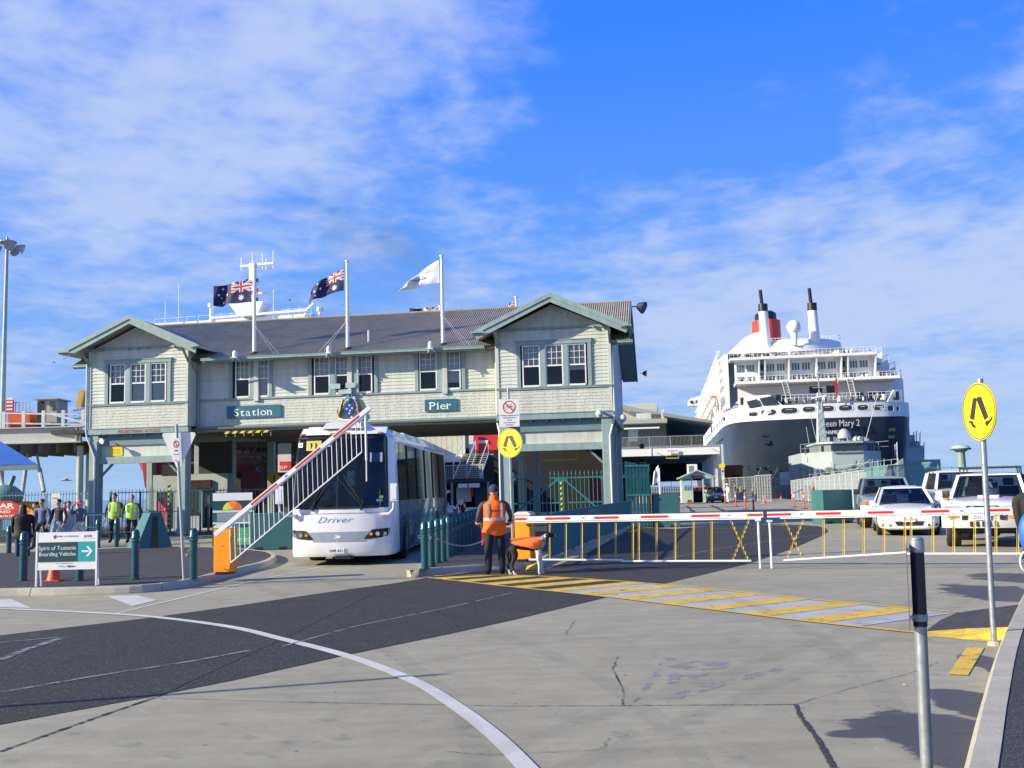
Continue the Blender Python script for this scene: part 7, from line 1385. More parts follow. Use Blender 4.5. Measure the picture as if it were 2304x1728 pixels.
en = pthing('ensign', 'red ensign drooping over the liner stern rail', 'flag', 39.6, 189, 18.9); p = Q(1880, 860, 189); mb = PMB(); mb.cyl((p.x+.3, 189.5, 18.9), (p.x+.5, 188.5, p.z+1.2), .07, n=5); wp('staff', mb, shipw, en); mb = PMB(); mb.rings([[(p.x+.1,188.8,p.z+.9), (p.x+.5,188.7,p.z+.9), (p.x+.3,189,p.z+.9)], [(p.x-.35,188.8,p.z-.6), (p.x+.4,188.7,p.z-.3), (p.x,189,p.z-.5)], [(p.x-.1,188.8,p.z-2.0), (p.x+.35,188.7,p.z-1.8), (p.x+.1,189,p.z-1.9)], [(p.x-.2,188.8,p.z-3.6), (p.x+.2,188.7,p.z-3.4), (p.x+.1,189,p.z-3.2)]]); wp('cloth', mb, darkred, en)
# cargo container beside the hull
cpl = pthing('container', 'rust brown open container under the liner hull', 'container', 10, 120); a = Q(1630, 1047, 110); b_ = Q(1672, 1080, 110); mb = PMB(); mb.box(a.x, b_.x, 110, 112, b_.z-2.5, a.z); wp('body', mb, mat('rust_brown', (.22, .06, .02), .8, var=.25), cpl); mb = PMB(); mb.box(a.x+1.1, b_.x-.4, 109.9, 110, b_.z-.2, b_.z+.8); wp('opening_shade', mb, dark, cpl); mb = PMB(); mb.box(a.x+1.4, b_.x-.9, 109.85, 109.9, b_.z, b_.z+.4); wp('crate', mb, offw, cpl)  # the opening is a dark panel, inner shade put into its colour
TX[0] = TP
for zr in (12.9,):
    for k in range(16): mb = PMB(); mb.cyl((15.95, 212+k*7, zr), (15.7, 212+k*7, zr), .35, n=8); wp('porthole', mb, sdark, qm)
# ------------------------------------------------------------------ grey patrol boat
grey = mat('navy_grey', (.36, .42, .42), .5, var=.06, vscale=.8, dirt=.08); greyd = mat('navy_grey_dark', (.17, .20, .20), .6, var=.1)
nb = pthing('patrol_boat', 'pale grey navy patrol boat with a lattice mast moored in front of the liner', 'ship', 21.5, 78, -3)
mb = PMB(); mb.rings([[(26.0, 58, 1.0), (26.1, 58, 2.75), (25.9, 58, 2.75)], [(22.5, 64, -3), (26.6, 64, 2.6), (21.6, 64, 2.6)], [(18.5, 72, -3), (24, 72, -3), (26.2, 72, 2.2), (17.6, 72, 2.2)][:3]]) if 0 else mb.rings([[(24.2, 60, .4), (24.4, 60, .4), (24.6, 60, 2.75), (24.0, 60, 2.75)], [(22.5, 66, -3), (23.4, 66, -3), (26.0, 66, 2.5), (19.6, 66, 2.5)], [(19.5, 74, -3), (24.0, 74, -3), (26.4, 74, 2.0), (17.3, 74, 2.0)], [(17.6, 90, -3), (25.0, 90, -3), (26.2, 90, 1.4), (16.8, 90, 1.4)], [(17.8, 112, -3), (25, 112, -3), (26, 112, 1.2), (17, 112, 1.2)]]); wp('hull', mb, grey, nb)
mb = PMB(); mb.prism([(17.3, 77.5, 1.6), (20.4, 75.6, 1.6), (23.8, 75.6, 1.6), (26.0, 77.5, 1.6), (26.0, 90, 1.6), (17.3, 90, 1.6)], (0, 0, 3.42)); o = wp('deckhouse', mb, grey, nb); mb = PMB(); mb.box(17.9, 18.6, 77.1, 77.2, 3.9, 4.5); wp('window', mb, dark, o)
mb = PMB(); mb.box(17.0, 19.0, 76.8, 77.4, 1.6, 3.4); wp('recess_shade', mb, greyd, nb)  # dark grey panel with the shade of a recess in its colour
mb = PMB(); mb.prism([(19.1, 77.2, 5.03), (20.6, 76.0, 5.03), (23.7, 76.0, 5.03), (25.0, 77.2, 5.03), (25.0, 84, 5.03), (19.1, 84, 5.03)], (0, 0, .9)); wh = wp('wheelhouse', mb, greyd, nb)
for k in range(6): x = 19.3+k*.95; mb = PMB(); mb.box(x+.12, x+.80, 75.85 if 1 <= k <= 4 else 76.7, 75.95 if 1 <= k <= 4 else 76.8, 5.15, 5.75); wp('window', mb, sdark, wh)
mb = PMB(); mb.prism([(18.9, 77.0, 5.94), (20.5, 75.6, 5.94), (23.8, 75.6, 5.94), (25.2, 77.0, 5.94), (25.2, 85, 5.94), (18.9, 85, 5.94)], (0, 0, .22)); wp('wheelhouse_roof', mb, grey, nb)
for x0, x1 in ((17.2, 19.0), (25.2, 26.8)): mb = PMB(); mb.bar((x0, 77, 6.0), (x1, 77, 6.1), .06); mb.bar((x0, 77, 5.03), (x0, 77, 6.0), .06); mb.bar((x0+.5, 77, 5.03), (x0+.5, 77, 6.05), .05); mb.bar((x0, 77, 5.5), (x1, 77, 5.5), .04); wp('deck_rail', mb, grey, nb)
m0 = Q(1852, 1025, 79); mb = PMB(); mx_ = m0.x
for dx in (-.45, .45):
    for dw in (0, .9): mb.bar((mx_+dx, 79+dw, 6.1), (mx_+dx*.35, 79.4, 12.0), .16)
for k in range(6): z_ = 6.6+k*.9; s_ = .45-.055*k; mb.bar((mx_-s_, 79, z_), (mx_+s_, 79, z_+.8), .06); mb.bar((mx_+s_, 79, z_), (mx_-s_, 79, z_+.8), .06)
mb.box(mx_-.35, mx_+.35, 79, 79.6, 6.1, 9.6); mb.bar((mx_, 79.4, 10), (mx_, 79.4, 15.2), .14); mb.bar((mx_-1.0, 79.2, 11.3), (mx_+1.1, 79.2, 11.7), .10); mb.bar((mx_-.7, 79.2, 12.6), (mx_+.7, 79.2, 12.6), .08); mb.bar((mx_-.3, 79.2, 14.2), (mx_+.3, 79.2, 14.2), .08); mb.cyl((mx_, 79.4, 14.6), (mx_, 79.4, 15.1), .18, n=8); wp('mast', mb, grey, nb)
mb = PMB(); mb.bar((mx_-.95, 79.0, 11.35), (mx_+.75, 79.0, 11.65), .16); wp('radar_bar', mb, white, nb)
mb = PMB(); mb.sph((22.3, 78.5, 6.6), .78, 14, 8, zmin=0, sc=(1,1,1.45)); wp('radar_dome', mb, grey, nb, smooth=True); mb = PMB(); mb.sph((23.5, 78.2, 6.45), .33, 10, 6); mb.cyl((23.8, 77.9, 6.5), (23.95, 77.6, 6.5), .25, n=10); wp('searchlight', mb, offw, nb, smooth=True)
mb = PMB(); mb.cyl((24.6, 78, 6.15), (24.6, 78, 6.5), .3, .1, 8); mb.cyl((24.6, 78, 6.5), (26.2, 78, 11.6), .04, n=5); wp('whip_antenna', mb, grey, nb); mb = PMB(); mb.cyl((19.2, 78, 6.1), (18.6, 78, 9.4), .03, n=4); mb.cyl((18.3, 78, 6.1), (18.1, 78, 8.0), .03, n=4); wp('whip_antenna', mb, grey, nb)
gn = PMB(); gn.cyl((22.2, 72.5, 1.9), (22.2, 72.5, 2.6), .55, .4, 10); gn.box(21.6, 22.9, 72.2, 73, 2.6, 3.3); gn.bar((22.3, 72.2, 3.0), (23.4, 69.6, 3.9), .12); gn.cyl((21.5, 72.3, 3.2), (22.1, 72.0, 3.5), .15, n=6); gn.bar((22.5, 72.2, 3.3), (23.0, 71.5, 4.2), .08); wp('deck_gun', gn, greyd, nb)
mb = PMB(); mb.cyl((19.9, 75.0, 2.95), (19.9, 76.0, 2.95), .42, n=12); wp('life_raft', mb, greyd, nb, smooth=True); mb = PMB(); mb.cyl((18.9, 76, 3.0), (19.0, 77, 3.0), .3, n=8); wp('life_raft', mb, grey, nb, smooth=True)
mb = PMB(); 
for k in range(16): t_ = k/15; a_ = Vector((17.3, 76, 2.0)).lerp(Vector((24.2, 60.4, 2.75)), t_); mb.bar(a_, a_+Vector((0,0,1.0)), .05)
for k in range(16): t_ = k/15; a_ = Vector((26.4, 76, 2.0)).lerp(Vector((24.6, 60.4, 2.75)), t_); mb.bar(a_, a_+Vector((0,0,1.0)), .05)
for k in range(14): mb.bar((16.9, 78+2.3*k, 1.4), (16.9, 78+2.3*k, 2.4), .05)
for z_ in (.5, 1.0): mb.bar((17.3, 76, 2.0+z_), (24.2, 60.4, 2.75+z_), .03); mb.bar((26.4, 76, 2.0+z_), (24.6, 60.4, 2.75+z_), .03); mb.bar((16.9, 78, 1.4+z_), (16.9, 110, 1.3+z_), .03)
wp('guard_rail', mb, grey, nb); mb = PMB(); mb.box(18, 21, 100, 108, 1.4, 3.2); mb.box(24.2, 26, 72.6, 76, 2.0, 2.4); [mb.bar((25.2+k*.35, 74, 2.0), (25.2+k*.35, 74, 3.6-.1*k), .07) for k in range(5)]; wp('deck_fitting', mb, grey, nb)
mb = PMB(); mb.box(17.3, 17.55, 77.0, 77.3, 2.0, 3.3); mb.box(18.2, 18.32, 77.0, 77.2, 2.0, 3.4); wp('hose_rack', mb, darkred, nb)
mb = PMB(); rs_ = random.Random(4)
for k in range(70):
    x = rs_.uniform(17.8, 25.8); w_ = rs_.uniform(71, 76); s_ = rs_.uniform(.08, .35); mb.k = rs_.randint(0, 1); z_ = 2.0 if k < 45 else 6.15; w_ = w_ if k < 45 else rs_.uniform(76.5, 80); x = x if k < 45 else rs_.uniform(19.6, 24.6); mb.box(x, x+s_, w_, w_+s_, z_, z_+rs_.uniform(.2, 1.1 if k < 45 else .7))
for k in range(14): x = rs_.uniform(17.5, 25.8); mb.bar((x, 75.5, 2.0), (x+rs_.uniform(-.3, .3), 75.4, rs_.uniform(2.9, 4.2)), .05)
o = wp('deck_fittings', mb, [grey, greyd], nb); o['kind'] = 'stuff'
mb = PMB(); mb.box(20.7, 23.6, 75.50, 75.60, 3.0, 3.12); mb.box(20.6, 23.7, 75.40, 75.6, 4.86, 4.96); wp('ledge', mb, greyd, nb)
nf = flag('flag', 'blue flag with stars hanging limp at the patrol boat bow staff', 24.3, 62, 3.9, .55, .9, aus, [fb, fw, frd], .6, 21, 0, .2); mb = PMB(); mb.cyl((24.3, 61.5, 2.7), (24.4, 61.5, 5.4), .04, n=5); solo('jackstaff', mb, offw, 'thin staff at the bow of the grey patrol boat', 'staff')
nf.location = TP @ Vector((24.4, 61.5, 4.7)); nf.scale = (1.0, 1, 1.5)
# grey warship farther off
ws_ = pthing('warship', 'distant blue grey warship half hidden behind the liner on the right', 'ship', 60, 260, -3); f_ = lambda px, py: Q(px, py, 260); mb = PMB(); a = f_(2030, 1045); b_ = f_(2105, 1060); wg = mat('warship_grey', (.36, .43, .46), .6, var=.05)
mb.box(a.x-8, b_.x+1, 258, 285, -3, f_(2060, 1035).z); h_ = wp('hull', mb, wg, ws_)
for (px0, px1, py0, py1) in ((2025, 2080, 1020, 1040), (2030, 2079, 1002, 1021), (2020, 2060, 978, 1003), (2047, 2070, 992, 1003), (2010, 2048, 962, 979)): p0_ = f_(px0, py1); p1_ = f_(px1, py0); mb = PMB(); mb.box(p0_.x, p1_.x, 261, 275, p0_.z-.5, p1_.z); wp('deckhouse', mb, wg, ws_)
for px, py in ((2040, 945), (2062, 968), (2070, 970), (2079, 995), (2056, 972)): p = f_(px, py); mb = PMB(); mb.cyl((p.x, 262, p.z-7), p, .15, n=5); wp('antenna', mb, wg, ws_)
# thin dark exhaust smoke drifting above the roof
sm = bpy.data.materials.new('exhaust_smoke'); sm.use_nodes = True; t_ = sm.node_tree; t_.nodes.clear(); o_ = t_.nodes.new('ShaderNodeOutputMaterial'); pv = t_.nodes.new('ShaderNodeVolumePrincipled'); pv.inputs['Color'].default_value = (.25, .25, .28, 1)
tc_ = t_.nodes.new('ShaderNodeTexCoord'); nz_ = t_.nodes.new('ShaderNodeTexNoise'); nz_.inputs['Scale'].default_value = 1.6; nz_.inputs['Detail'].default_value = 3; ln_ = t_.nodes.new('ShaderNodeVectorMath'); ln_.operation = 'LENGTH'; f_ = t_.nodes.new('ShaderNodeMath'); f_.operation = 'SUBTRACT'; g_ = t_.nodes.new('ShaderNodeMath'); g_.operation = 'MULTIPLY'; g_.use_clamp = True; h_ = t_.nodes.new('ShaderNodeMath'); h_.operation = 'MULTIPLY'
t_.links.new(tc_.outputs['Object'], nz_.inputs['Vector']); t_.links.new(tc_.outputs['Object'], ln_.inputs[0]); f_.inputs[0].default_value = 1.0; t_.links.new(ln_.outputs['Value'], f_.inputs[1]); a_ = t_.nodes.new('ShaderNodeMath'); a_.operation = 'MULTIPLY_ADD'; t_.links.new(nz_.outputs[0], a_.inputs[0]); a_.inputs[1].default_value = 2.2; a_.inputs[2].default_value = -.95
t_.links.new(f_.outputs[0], g_.inputs[0]); t_.links.new(a_.outputs[0], g_.inputs[1]); t_.links.new(g_.outputs[0], h_.inputs[0]); h_.inputs[1].default_value = .20; t_.links.new(h_.outputs[0], pv.inputs['Density']); t_.links.new(pv.outputs[0], o_.inputs['Volume'])
mb = MB(); mb.sph((0,0,0), 1, 16, 10); c_ = YP(850, 545, 150); so_ = link('smoke', mb.data('smoke', sm), None, c_, (0, R(38), 0), (17, 5, 7)); tag(so_, 'faint dark exhaust smoke drifting in the sky above the roof', 'smoke', kind='stuff')
# ================================================================== vehicles
carw = mat('white_car_paint', (.78, .79, .80), .22, var=.02, coat=.6, dirt=.03); cars = mat('silver_car_paint', (.38, .40, .42), .28, metal=.5, var=.03, coat=.5); chrome = mat('chrome', (.7, .7, .7), .12, metal=1, var=0)
hl = mat('headlamp_glass', (.55, .58, .60), .08, metal=.6, var=0); amber = mat('amber_lens', (.85, .25, .01), .2, var=0); platm = mat('plate_white', (.75, .77, .78), .4, var=0); blk = mat('black_trim', (.015, .015, .016), .45, var=.1); seatm = mat('seat_fabric', (.04, .045, .05), .9)
def wheel(root, x, y, r, w_, s, steer=0, rim=None):
    T = Matrix.Translation((x, y, r)) @ Matrix.Rotation(steer, 4, 'Z')
    mb = MB(); mb.T = T; prof = [(r*.62, -.5), (r*.93, -.5), (r, -.38), (r*1.0, -.1), (r*.985, 0), (r, .1), (r, .38), (r*.93, .5), (r*.62, .5)]; n = 28
    mb.rings([[(p_[1]*w_, p_[0]*math.cos(a), p_[0]*math.sin(a)) for a in [2*math.pi*i/n for i in range(n)]] for p_ in prof], caps=False); W_ = part('wheel', mb, rubber, root, smooth=True, ang=40)
    mb = MB(); mb.T = T; o = s*w_*.42; mb.cyl((o-s*.12, 0, 0), (o-s*.02, 0, 0), r*.63, n=20); 
    for k in range(6): a = math.pi*k/3; mb.bar((o, .04*math.cos(a), .04*math.sin(a)), (o, r*.6*math.cos(a), r*.6*math.sin(a)), .03, r*.16, up=(1,0,0))
    mb.cyl((o-s*.02, 0, 0), (o+s*.02, 0, 0), r*.16, n=10); part('rim', mb, rim or steel, W_)
def loft_body(stations):
    """stations: (y, wb, wm, wt, z_bottom, z_mid, z_top, crown)"""
    rg = []
    for y, wb, wm, wt, zb, zm, zt, cr in stations:
        h = [(0, zb), (wb*.7, zb), (wb, zb+.04), (wm, zm), (wt, zt-.08), (wt-.10, zt-.01), (wt*.5, zt+cr*.8), (0, zt+cr)]
        rg.append([(x, y, z) for x, z in h]+[(-x, y, z) for x, z in h[-2:0:-1]])
    mb = MB(); mb.rings(rg); return mb
def body_part(name, mb, m, root, lv=2):
    o = part(name, mb, m, root, smooth=True, ang=180); s = o.modifiers.new('subdivision', 'SUBSURF'); s.levels = s.render_levels = lv; return o
def cabin(root, y0, y1, w0, z0, y0t, y1t, w1, z1, paint, pillars, ovh=0, rear=True):
    """glasshouse: roof skin, pillars, panes, dark seats"""
    B = [(-w0, y0, z0), (w0, y0, z0), (w0, y1, z0), (-w0, y1, z0)]; T_ = [(-w1, y0t, z1), (w1, y0t, z1), (w1, y1t, z1), (-w1, y1t, z1)]; V = Vector
    mb = MB(); n = 8; rg = []
    for k in range(n+1):
        y = y0t+(y1t-y0t)*k/n; e = 1-abs(2*k/n-1)**4; rg.append([(-w1-.02, y, z1-.05), (-w1+.03, y, z1+.02*e), (-w1*.6, y, z1+.05*e), (0, y, z1+.065*e), (w1*.6, y, z1+.05*e), (w1-.03, y, z1+.02*e), (w1+.02, y, z1-.05)])
    mb.rings(rg, caps=True); part('roof', mb, paint, root, smooth=True, ang=60)
    P_ = [(0, 0), (1, 1), (2, 2), (3, 3)]
    for i in range(4): mb = MB(); mb.bar(V(B[i]), V(T_[i])+V((0,0,-.03)), .075, .07, up=(0, 1, 0)); part('pillar', mb, paint, root)
    for s in (-1, 1):
        ys = [y0]+list(pillars)+[y1]; yt = [y0t]+[y0t+(y1t-y0t)*(p-y0)/(y1-y0) for p in pillars]+[y1t]
        for k, p in enumerate(pillars): mb = MB(); mb.bar((s*w0, p, z0), (s*w1, yt[k+1], z1-.03), .06, .09, up=(1, 0, 0)); part('pillar', mb, blk, root)
        for k in range(len(ys)-1): mb = MB(); f = lambda y, w_, z: (s*(w_-.012), y, z); mb.sheet([f(ys[k]+.02, w0, z0), f(ys[k+1]-.02, w0, z0), f(yt[k+1]-.02, w1, z1-.05), f(yt[k]+.02, w1, z1-.05)]); part('side_window', mb, carglass, root)
    def scr(name, ya, yb, sgn):
        mb = MB(); rg = []
        for k in range(7): t = k/6; w_ = w0+(w1-w0)*t; yy = ya+(yb-ya)*t; zz = z0+.01+(z1-.04-z0)*t; rg.append([(x*(w_-.03), yy-sgn*.09*(1-x*x), zz) for x in [-1, -.66, -.33, 0, .33, .66, 1]])
        mb.rings(rg, caps=False, closed=False); return part(name, mb, carglass, root, smooth=True, ang=180)
    ws = scr('windscreen', y0, y0t, 1); scr('rear_window', y1, y1t, -1)
    mb = MB(); mb.bar((-w1+.02, y0t-.02, z1-.055), (w1-.02, y0t-.02, z1-.055), .05, .04); part('screen_frame', mb, blk, ws)
    for dx in (-.42, .42):
        mb = MB(); yy = y0+(y1-y0)*.38; mb.box(dx-.24, dx+.24, yy, yy+.14, z0-.35, z0+.28); mb.box(dx-.13, dx+.13, yy, yy+.10, z0+.30, z0+.50); mb.box(dx-.24, dx+.24, yy-.45, yy, z0-.42, z0-.30); part('seat', mb, seatm, root, bev=.03)
    mb = MB(); mb.box(-w0+.08, w0-.08, y0+.05, y0+.50, z0-.25, z0-.02); mb.cyl((.40, y0+.55, z0-.02), (.40, y0+.60, z0+.0), .18, n=14, caps=False); part('dashboard', mb, blk, root)
    mb = MB(); mb.box(-.11, .11, y0t-.04, y0t-.02, z1-.20, z1-.13); part('rear_view_mirror', mb, blk, root)
    return ws
def plate(root, x, y, z, s_, w_=.37, tcol=None):
    mb = MB(); mb.box(x-w_/2, x+w_/2, y-.012, y, z-.065, z+.065); p = part('number_plate', mb, platm, root); mb = MB(); put_text(mb, s_, x-w_*.42, y-.0135, z-.035, w=w_*.84, height=.07, bold=.02, ext=.001); part('lettering', mb, tcol or mat('plate_blue_print', (.03, .08, .35), .5, var=0), p)
def mirror(root, x, y, z, m, s, h=.15):
    mb = MB(); mb.rings([[(x+s*(.12+dx*e), y+dy*e, z+dz) for dx, dy in ((-.09,-.03),(-.07,-.05),(.07,-.03),(.09,0),(.09,.04),(-.09,.04))] for dz, e in ((-h*.5,.8), (-h*.38,1), (h*.38,1), (h*.5,.8))]); mb.bar((x, y+.04, z-.05), (x+s*.1, y, z-.03), .05); part('wing_mirror', mb, m, root, smooth=True)
def sedan(loc, rz, label, paint, plt='TZC 724'):
    c = thing('parked_car', label, 'car', loc, rz, 'cars waiting behind the right hand boom')
    st = [(.0,.45,.50,.44,.30,.42,.56,0), (.03,.68,.74,.66,.20,.45,.66,.02), (.16,.82,.86,.76,.18,.48,.74,.03), (.45,.88,.92,.80,.17,.5,.80,.04), (.9,.90,.935,.84,.17,.52,.86,.05), (1.35,.90,.94,.86,.17,.54,.93,.05), (1.9,.90,.94,.87,.17,.55,.97,.03), (3.3,.90,.94,.87,.17,.55,.98,.02), (4.1,.88,.93,.84,.20,.56,1.0,.03), (4.6,.84,.90,.78,.24,.58,.99,.03), (4.85,.72,.80,.70,.30,.58,.90,.02), (4.9,.5,.6,.5,.4,.55,.8,0)]
    b = body_part('body', loft_body(st), paint, c)
    cabin(c, 1.42, 4.15, .82, .95, 2.15, 3.55, .62, 1.46, paint, (2.75,))
    for s in (-1, 1):
        mb = MB(); mb.rings([[(s*.47,.05,.60), (s*.47,.05,.70), (s*.47,.12,.72), (s*.47,.12,.62)], [(s*.70,.08,.60), (s*.70,.10,.73), (s*.70,.22,.76), (s*.70,.2,.6)], [(s*.84,.28,.62), (s*.84,.32,.74), (s*.84,.5,.79), (s*.84,.45,.64)]]); part('headlight', mb, hl, c, smooth=True)
        mb = MB(); mb.cyl((s*.60, .055, .66), (s*.60, .075, .66), .05, n=12); part('lamp_lens', mb, chrome, c)
        mb = MB(); mb.rings([[(s*.52,.0,.30), (s*.52,.0,.36), (s*.52,.1,.33)], [(s*.80,.10,.31), (s*.80,.10,.375), (s*.80,.2,.34)]]); part('fog_slot', mb, blk, c)
        mirror(c, s*.84, 1.75, .98, paint, s)
        mb = MB(); mb.bar((s*.945, 1.35, .97), (s*.945, 1.40, .97), .01); part('door_line', mb, blk, c) if 0 else None
        for yy in (2.45, 3.35): mb = MB(); mb.bar((s*.945, yy, .80), (s*.945, yy+.2, .80), .025, .03); part('door_handle', mb, paint, c)
    mb = MB(); mb.prism([(-.36, -.012, .32), (.36, -.012, .32), (.42, -.005, .45), (-.42, -.005, .45)], (0, .08, 0)); part('lower_grille', mb, blk, c)
    mb = MB(); mb.prism([(-.40, .005, .60), (.40, .005, .60), (.36, .02, .68), (-.36, .02, .68)], (0, .04, 0)); g = part('grille', mb, blk, c); mb = MB(); mb.bar((-.38, .0, .685), (.38, .0, .685), .02); mb.cyl((0, -.005, .64), (0, .01, .64), .04, n=12); part('grille_trim', mb, chrome, g)
    plate(c, -.02, -.03, .50, plt, tcol=mat('plate_red_print', (.5, .04, .05), .5, var=0))
    for x, y in ((-.80, .92), (.80, .92), (-.80, 3.85), (.80, 3.85)): wheel(c, x, y, .325, .22, 1 if x > 0 else -1)
    mb = MB(); mb.box(-.80, .80, .4, 4.6, .16, .35); part('underbody', mb, blk, c)
    for x0, x1 in ((-.55, .02), (.05, .60)): mb = MB(); mb.bar((x0, 1.36, .985), (x1, 1.42, 1.02), .015); part('wiper', mb, blk, c)
    return c
gS = G(2040, 1204); sedan(Vector((11.95, 31.3, 0)), R(-17), 'white sedan with a plain front waiting behind the right boom', carw)
def suv(loc, rz, label, paint, rack=True, bull=True, plt='0ZH 541', sc=1.0, cat='four wheel drive'):
    c = thing('parked_car', label, cat, loc, rz, 'cars waiting behind the right hand boom'); c.scale = (sc,)*3
    st = [(.08,.60,.62,.58,.62,.75,.95,0), (.14,.84,.86,.80,.60,.78,1.02,.02), (.35,.90,.92,.84,.52,.8,1.10,.03), (.8,.92,.95,.86,.45,.82,1.16,.04), (1.4,.93,.96,.88,.42,.82,1.20,.04), (1.75,.93,.96,.90,.42,.82,1.22,.03), (3.0,.93,.96,.90,.42,.82,1.24,.02), (4.6,.92,.95,.90,.45,.82,1.24,.02), (4.9,.88,.92,.86,.5,.82,1.22,.02), (4.95,.8,.8,.78,.6,.82,1.15,0)]
    body_part('body', loft_body(st), paint, c, 2); cabin(c, 1.62, 4.85, .88, 1.20, 2.10, 4.70, .72, 1.80, paint, (2.7, 3.7))
    mb = MB(); mb.rings([[(-.18,.95,1.19), (.28,.95,1.19), (.28,.95,1.21), (-.18,.95,1.21)], [(-.22,1.1,1.18), (.32,1.1,1.18), (.30,1.1,1.27), (-.20,1.1,1.27)], [(-.22,1.55,1.2), (.32,1.55,1.2), (.30,1.5,1.26), (-.20,1.5,1.26)]]); part('bonnet_scoop', mb, paint, c)
    for s in (-1, 1):
        mb = MB(); mb.rings([[(s*.40,.06,.86), (s*.40,.06,1.02), (s*.40,.16,1.02), (s*.40,.16,.86)], [(s*.74,.10,.86), (s*.74,.10,1.03), (s*.74,.2,1.03), (s*.74,.2,.86)], [(s*.90,.24,.88), (s*.90,.24,1.0), (s*.90,.4,1.0), (s*.90,.4,.9)]]); h_ = part('headlight', mb, hl, c)
        mb = MB(); mb.box(min(s*.74, s*.885), max(s*.74, s*.885), .075, .10, .88, .99); part('indicator', mb, amber, h_)
        mirror(c, s*.90, 1.85, 1.30, blk, s, .19)
        mb = MB(); mb.rings([[(s*.86, yy, .95), (s*.99, yy, .93), (s*1.0, yy, .80), (s*.88, yy, .62)] for yy in (.30, .45)]+[[(s*.86, yy, 1.02), (s*1.0, yy, 1.0), (s*1.02, yy, .85), (s*.9, yy, .84)] for yy in (.7, 1.1)]+[[(s*.86, yy, .95), (s*.99, yy, .93), (s*1.0, yy, .80), (s*.88, yy, .60)] for yy in (1.4, 1.55)]); part('wheel_arch', mb, paint, c, smooth=True)
    mb = MB(); mb.box(-.38, .38, .05, .12, .86, 1.03); gr = part('grille', mb, blk, c); mb = MB(); [mb.bar((-.37, .045, z), (.37, .045, z), .012, .022) for z in (.90, .945, .99)]; part('grille_bar', mb, chrome, gr)
    mb = MB(); mb.rings([[(x, y, z) for y, z in ((-.12+abs(x)**3*.25, .50), (-.14+abs(x)**3*.25, .62), (-.10+abs(x)**3*.25, .82), (.12, .84), (.2, .5))] for x in (-.97, -.9, -.6, -.3, 0, .3, .6, .9, .97)]); bb = part('bumper', mb, mat('bumper_grey_white', (.48, .48, .46), .45, var=.04) if bull else paint, c, smooth=True)
    if bull:
        for k in range(5): mb = MB(); x = -.27+k*.135; mb.box(x-.035, x+.035, -.150, -.135, .54, .66); part('bumper_slot', mb, blk, bb)
        mb = MB(); mb.tube([(-.46, -.10, .80), (-.44, -.12, .98), (-.36, -.12, 1.06), (0, -.13, 1.08), (.36, -.12, 1.06), (.44, -.12, .98), (.46, -.10, .80)], .032, 8); mb.bar((-.42, -.12, .93), (.42, -.12, .93), .03); part('bull_bar', mb, alu, bb, smooth=True)
        for x in (-.23, .23): mb = MB(); mb.cyl((x, -.16, .93), (x, -.06, .93), .10, .07, 16); part('driving_light', mb, hl, bb, smooth=True, ang=40)
        for s in (-1, 1): mb = MB(); mb.box(min(s*.55, s*.80), max(s*.55, s*.80), -.085, -.05, .74, .80); part('indicator', mb, amber, bb); mb = MB(); mb.box(s*.42-.06, s*.42+.06, -.13, -.10, .70, .82); part('tow_cover', mb, blk, bb)
    plate(c, -.02, -.155, .76, plt)
    for x, y in ((-.80, .90), (.80, .90), (-.80, 3.9), (.80, 3.9)): wheel(c, x, y, .42, .33, 1 if x > 0 else -1, R(8) if y < 1 else 0)
    mb = MB(); mb.box(-.7, .7, .4, 4.6, .38, .55); mb.cyl((-.75, .9, .38), (.75, .9, .38), .06, n=8); mb.sph((.15, .9, .38), .15, 8, 6); part('underbody', mb, blk, c)
    for x0, x1 in ((-.6, .0), (.02, .6)): mb = MB(); mb.bar((x0, 1.55, 1.23), (x1, 1.62, 1.26), .015); part('wiper', mb, blk, c)
    if rack:
        mb = MB()
        for x in (-.68, .68): mb.bar((x, 2.15, 1.97), (x, 4.4, 1.97), .04, .05)
        for k in range(6): mb.bar((-.68, 2.2+k*.42, 1.97), (.68, 2.2+k*.42, 1.97), .05, .03)
        for x in (-.70, .70):
            for yy in (2.3, 3.3, 4.2): mb.bar((x, yy, 1.78), (x*.97, yy, 1.97), .03)
        part('roof_rack', mb, blk, c)
    return c
suv(Vector((11.35, 25.0, 0)), R(-29), 'white four wheel drive with a black roof rack and a silver nudge bar', carw)
suv(Vector((13.3, 36.6, 0)), R(-16), 'silver utility car parked behind the white sedan', cars, False, False, 'WRK 208', cat='car')
suv(Vector((16.3, 36.6, 0)), R(-14), 'white wagon half hidden behind the four wheel drive', carw, False, False, 'SPA 113', 1.10, 'car')
def smallcar(loc, rz, label, paint, sc=1.0):
    c = sedan(loc, rz, label, paint, 'AAA 000'); c['group'] = 'far cars near the guard hut'; return c
smallcar(G(1534, 1129), R(-60), 'pale car with red tail parked left of the guard hut', red); smallcar(G(1612, 1131), R(-8), 'dark blue car parked right behind the guard hut', mat('dark_blue_paint', (.02, .04, .08), .25, coat=.5)); smallcar(Vector((-3.9, 62, 0)), R(150), 'silver car almost hidden behind the tail of the bus', cars)
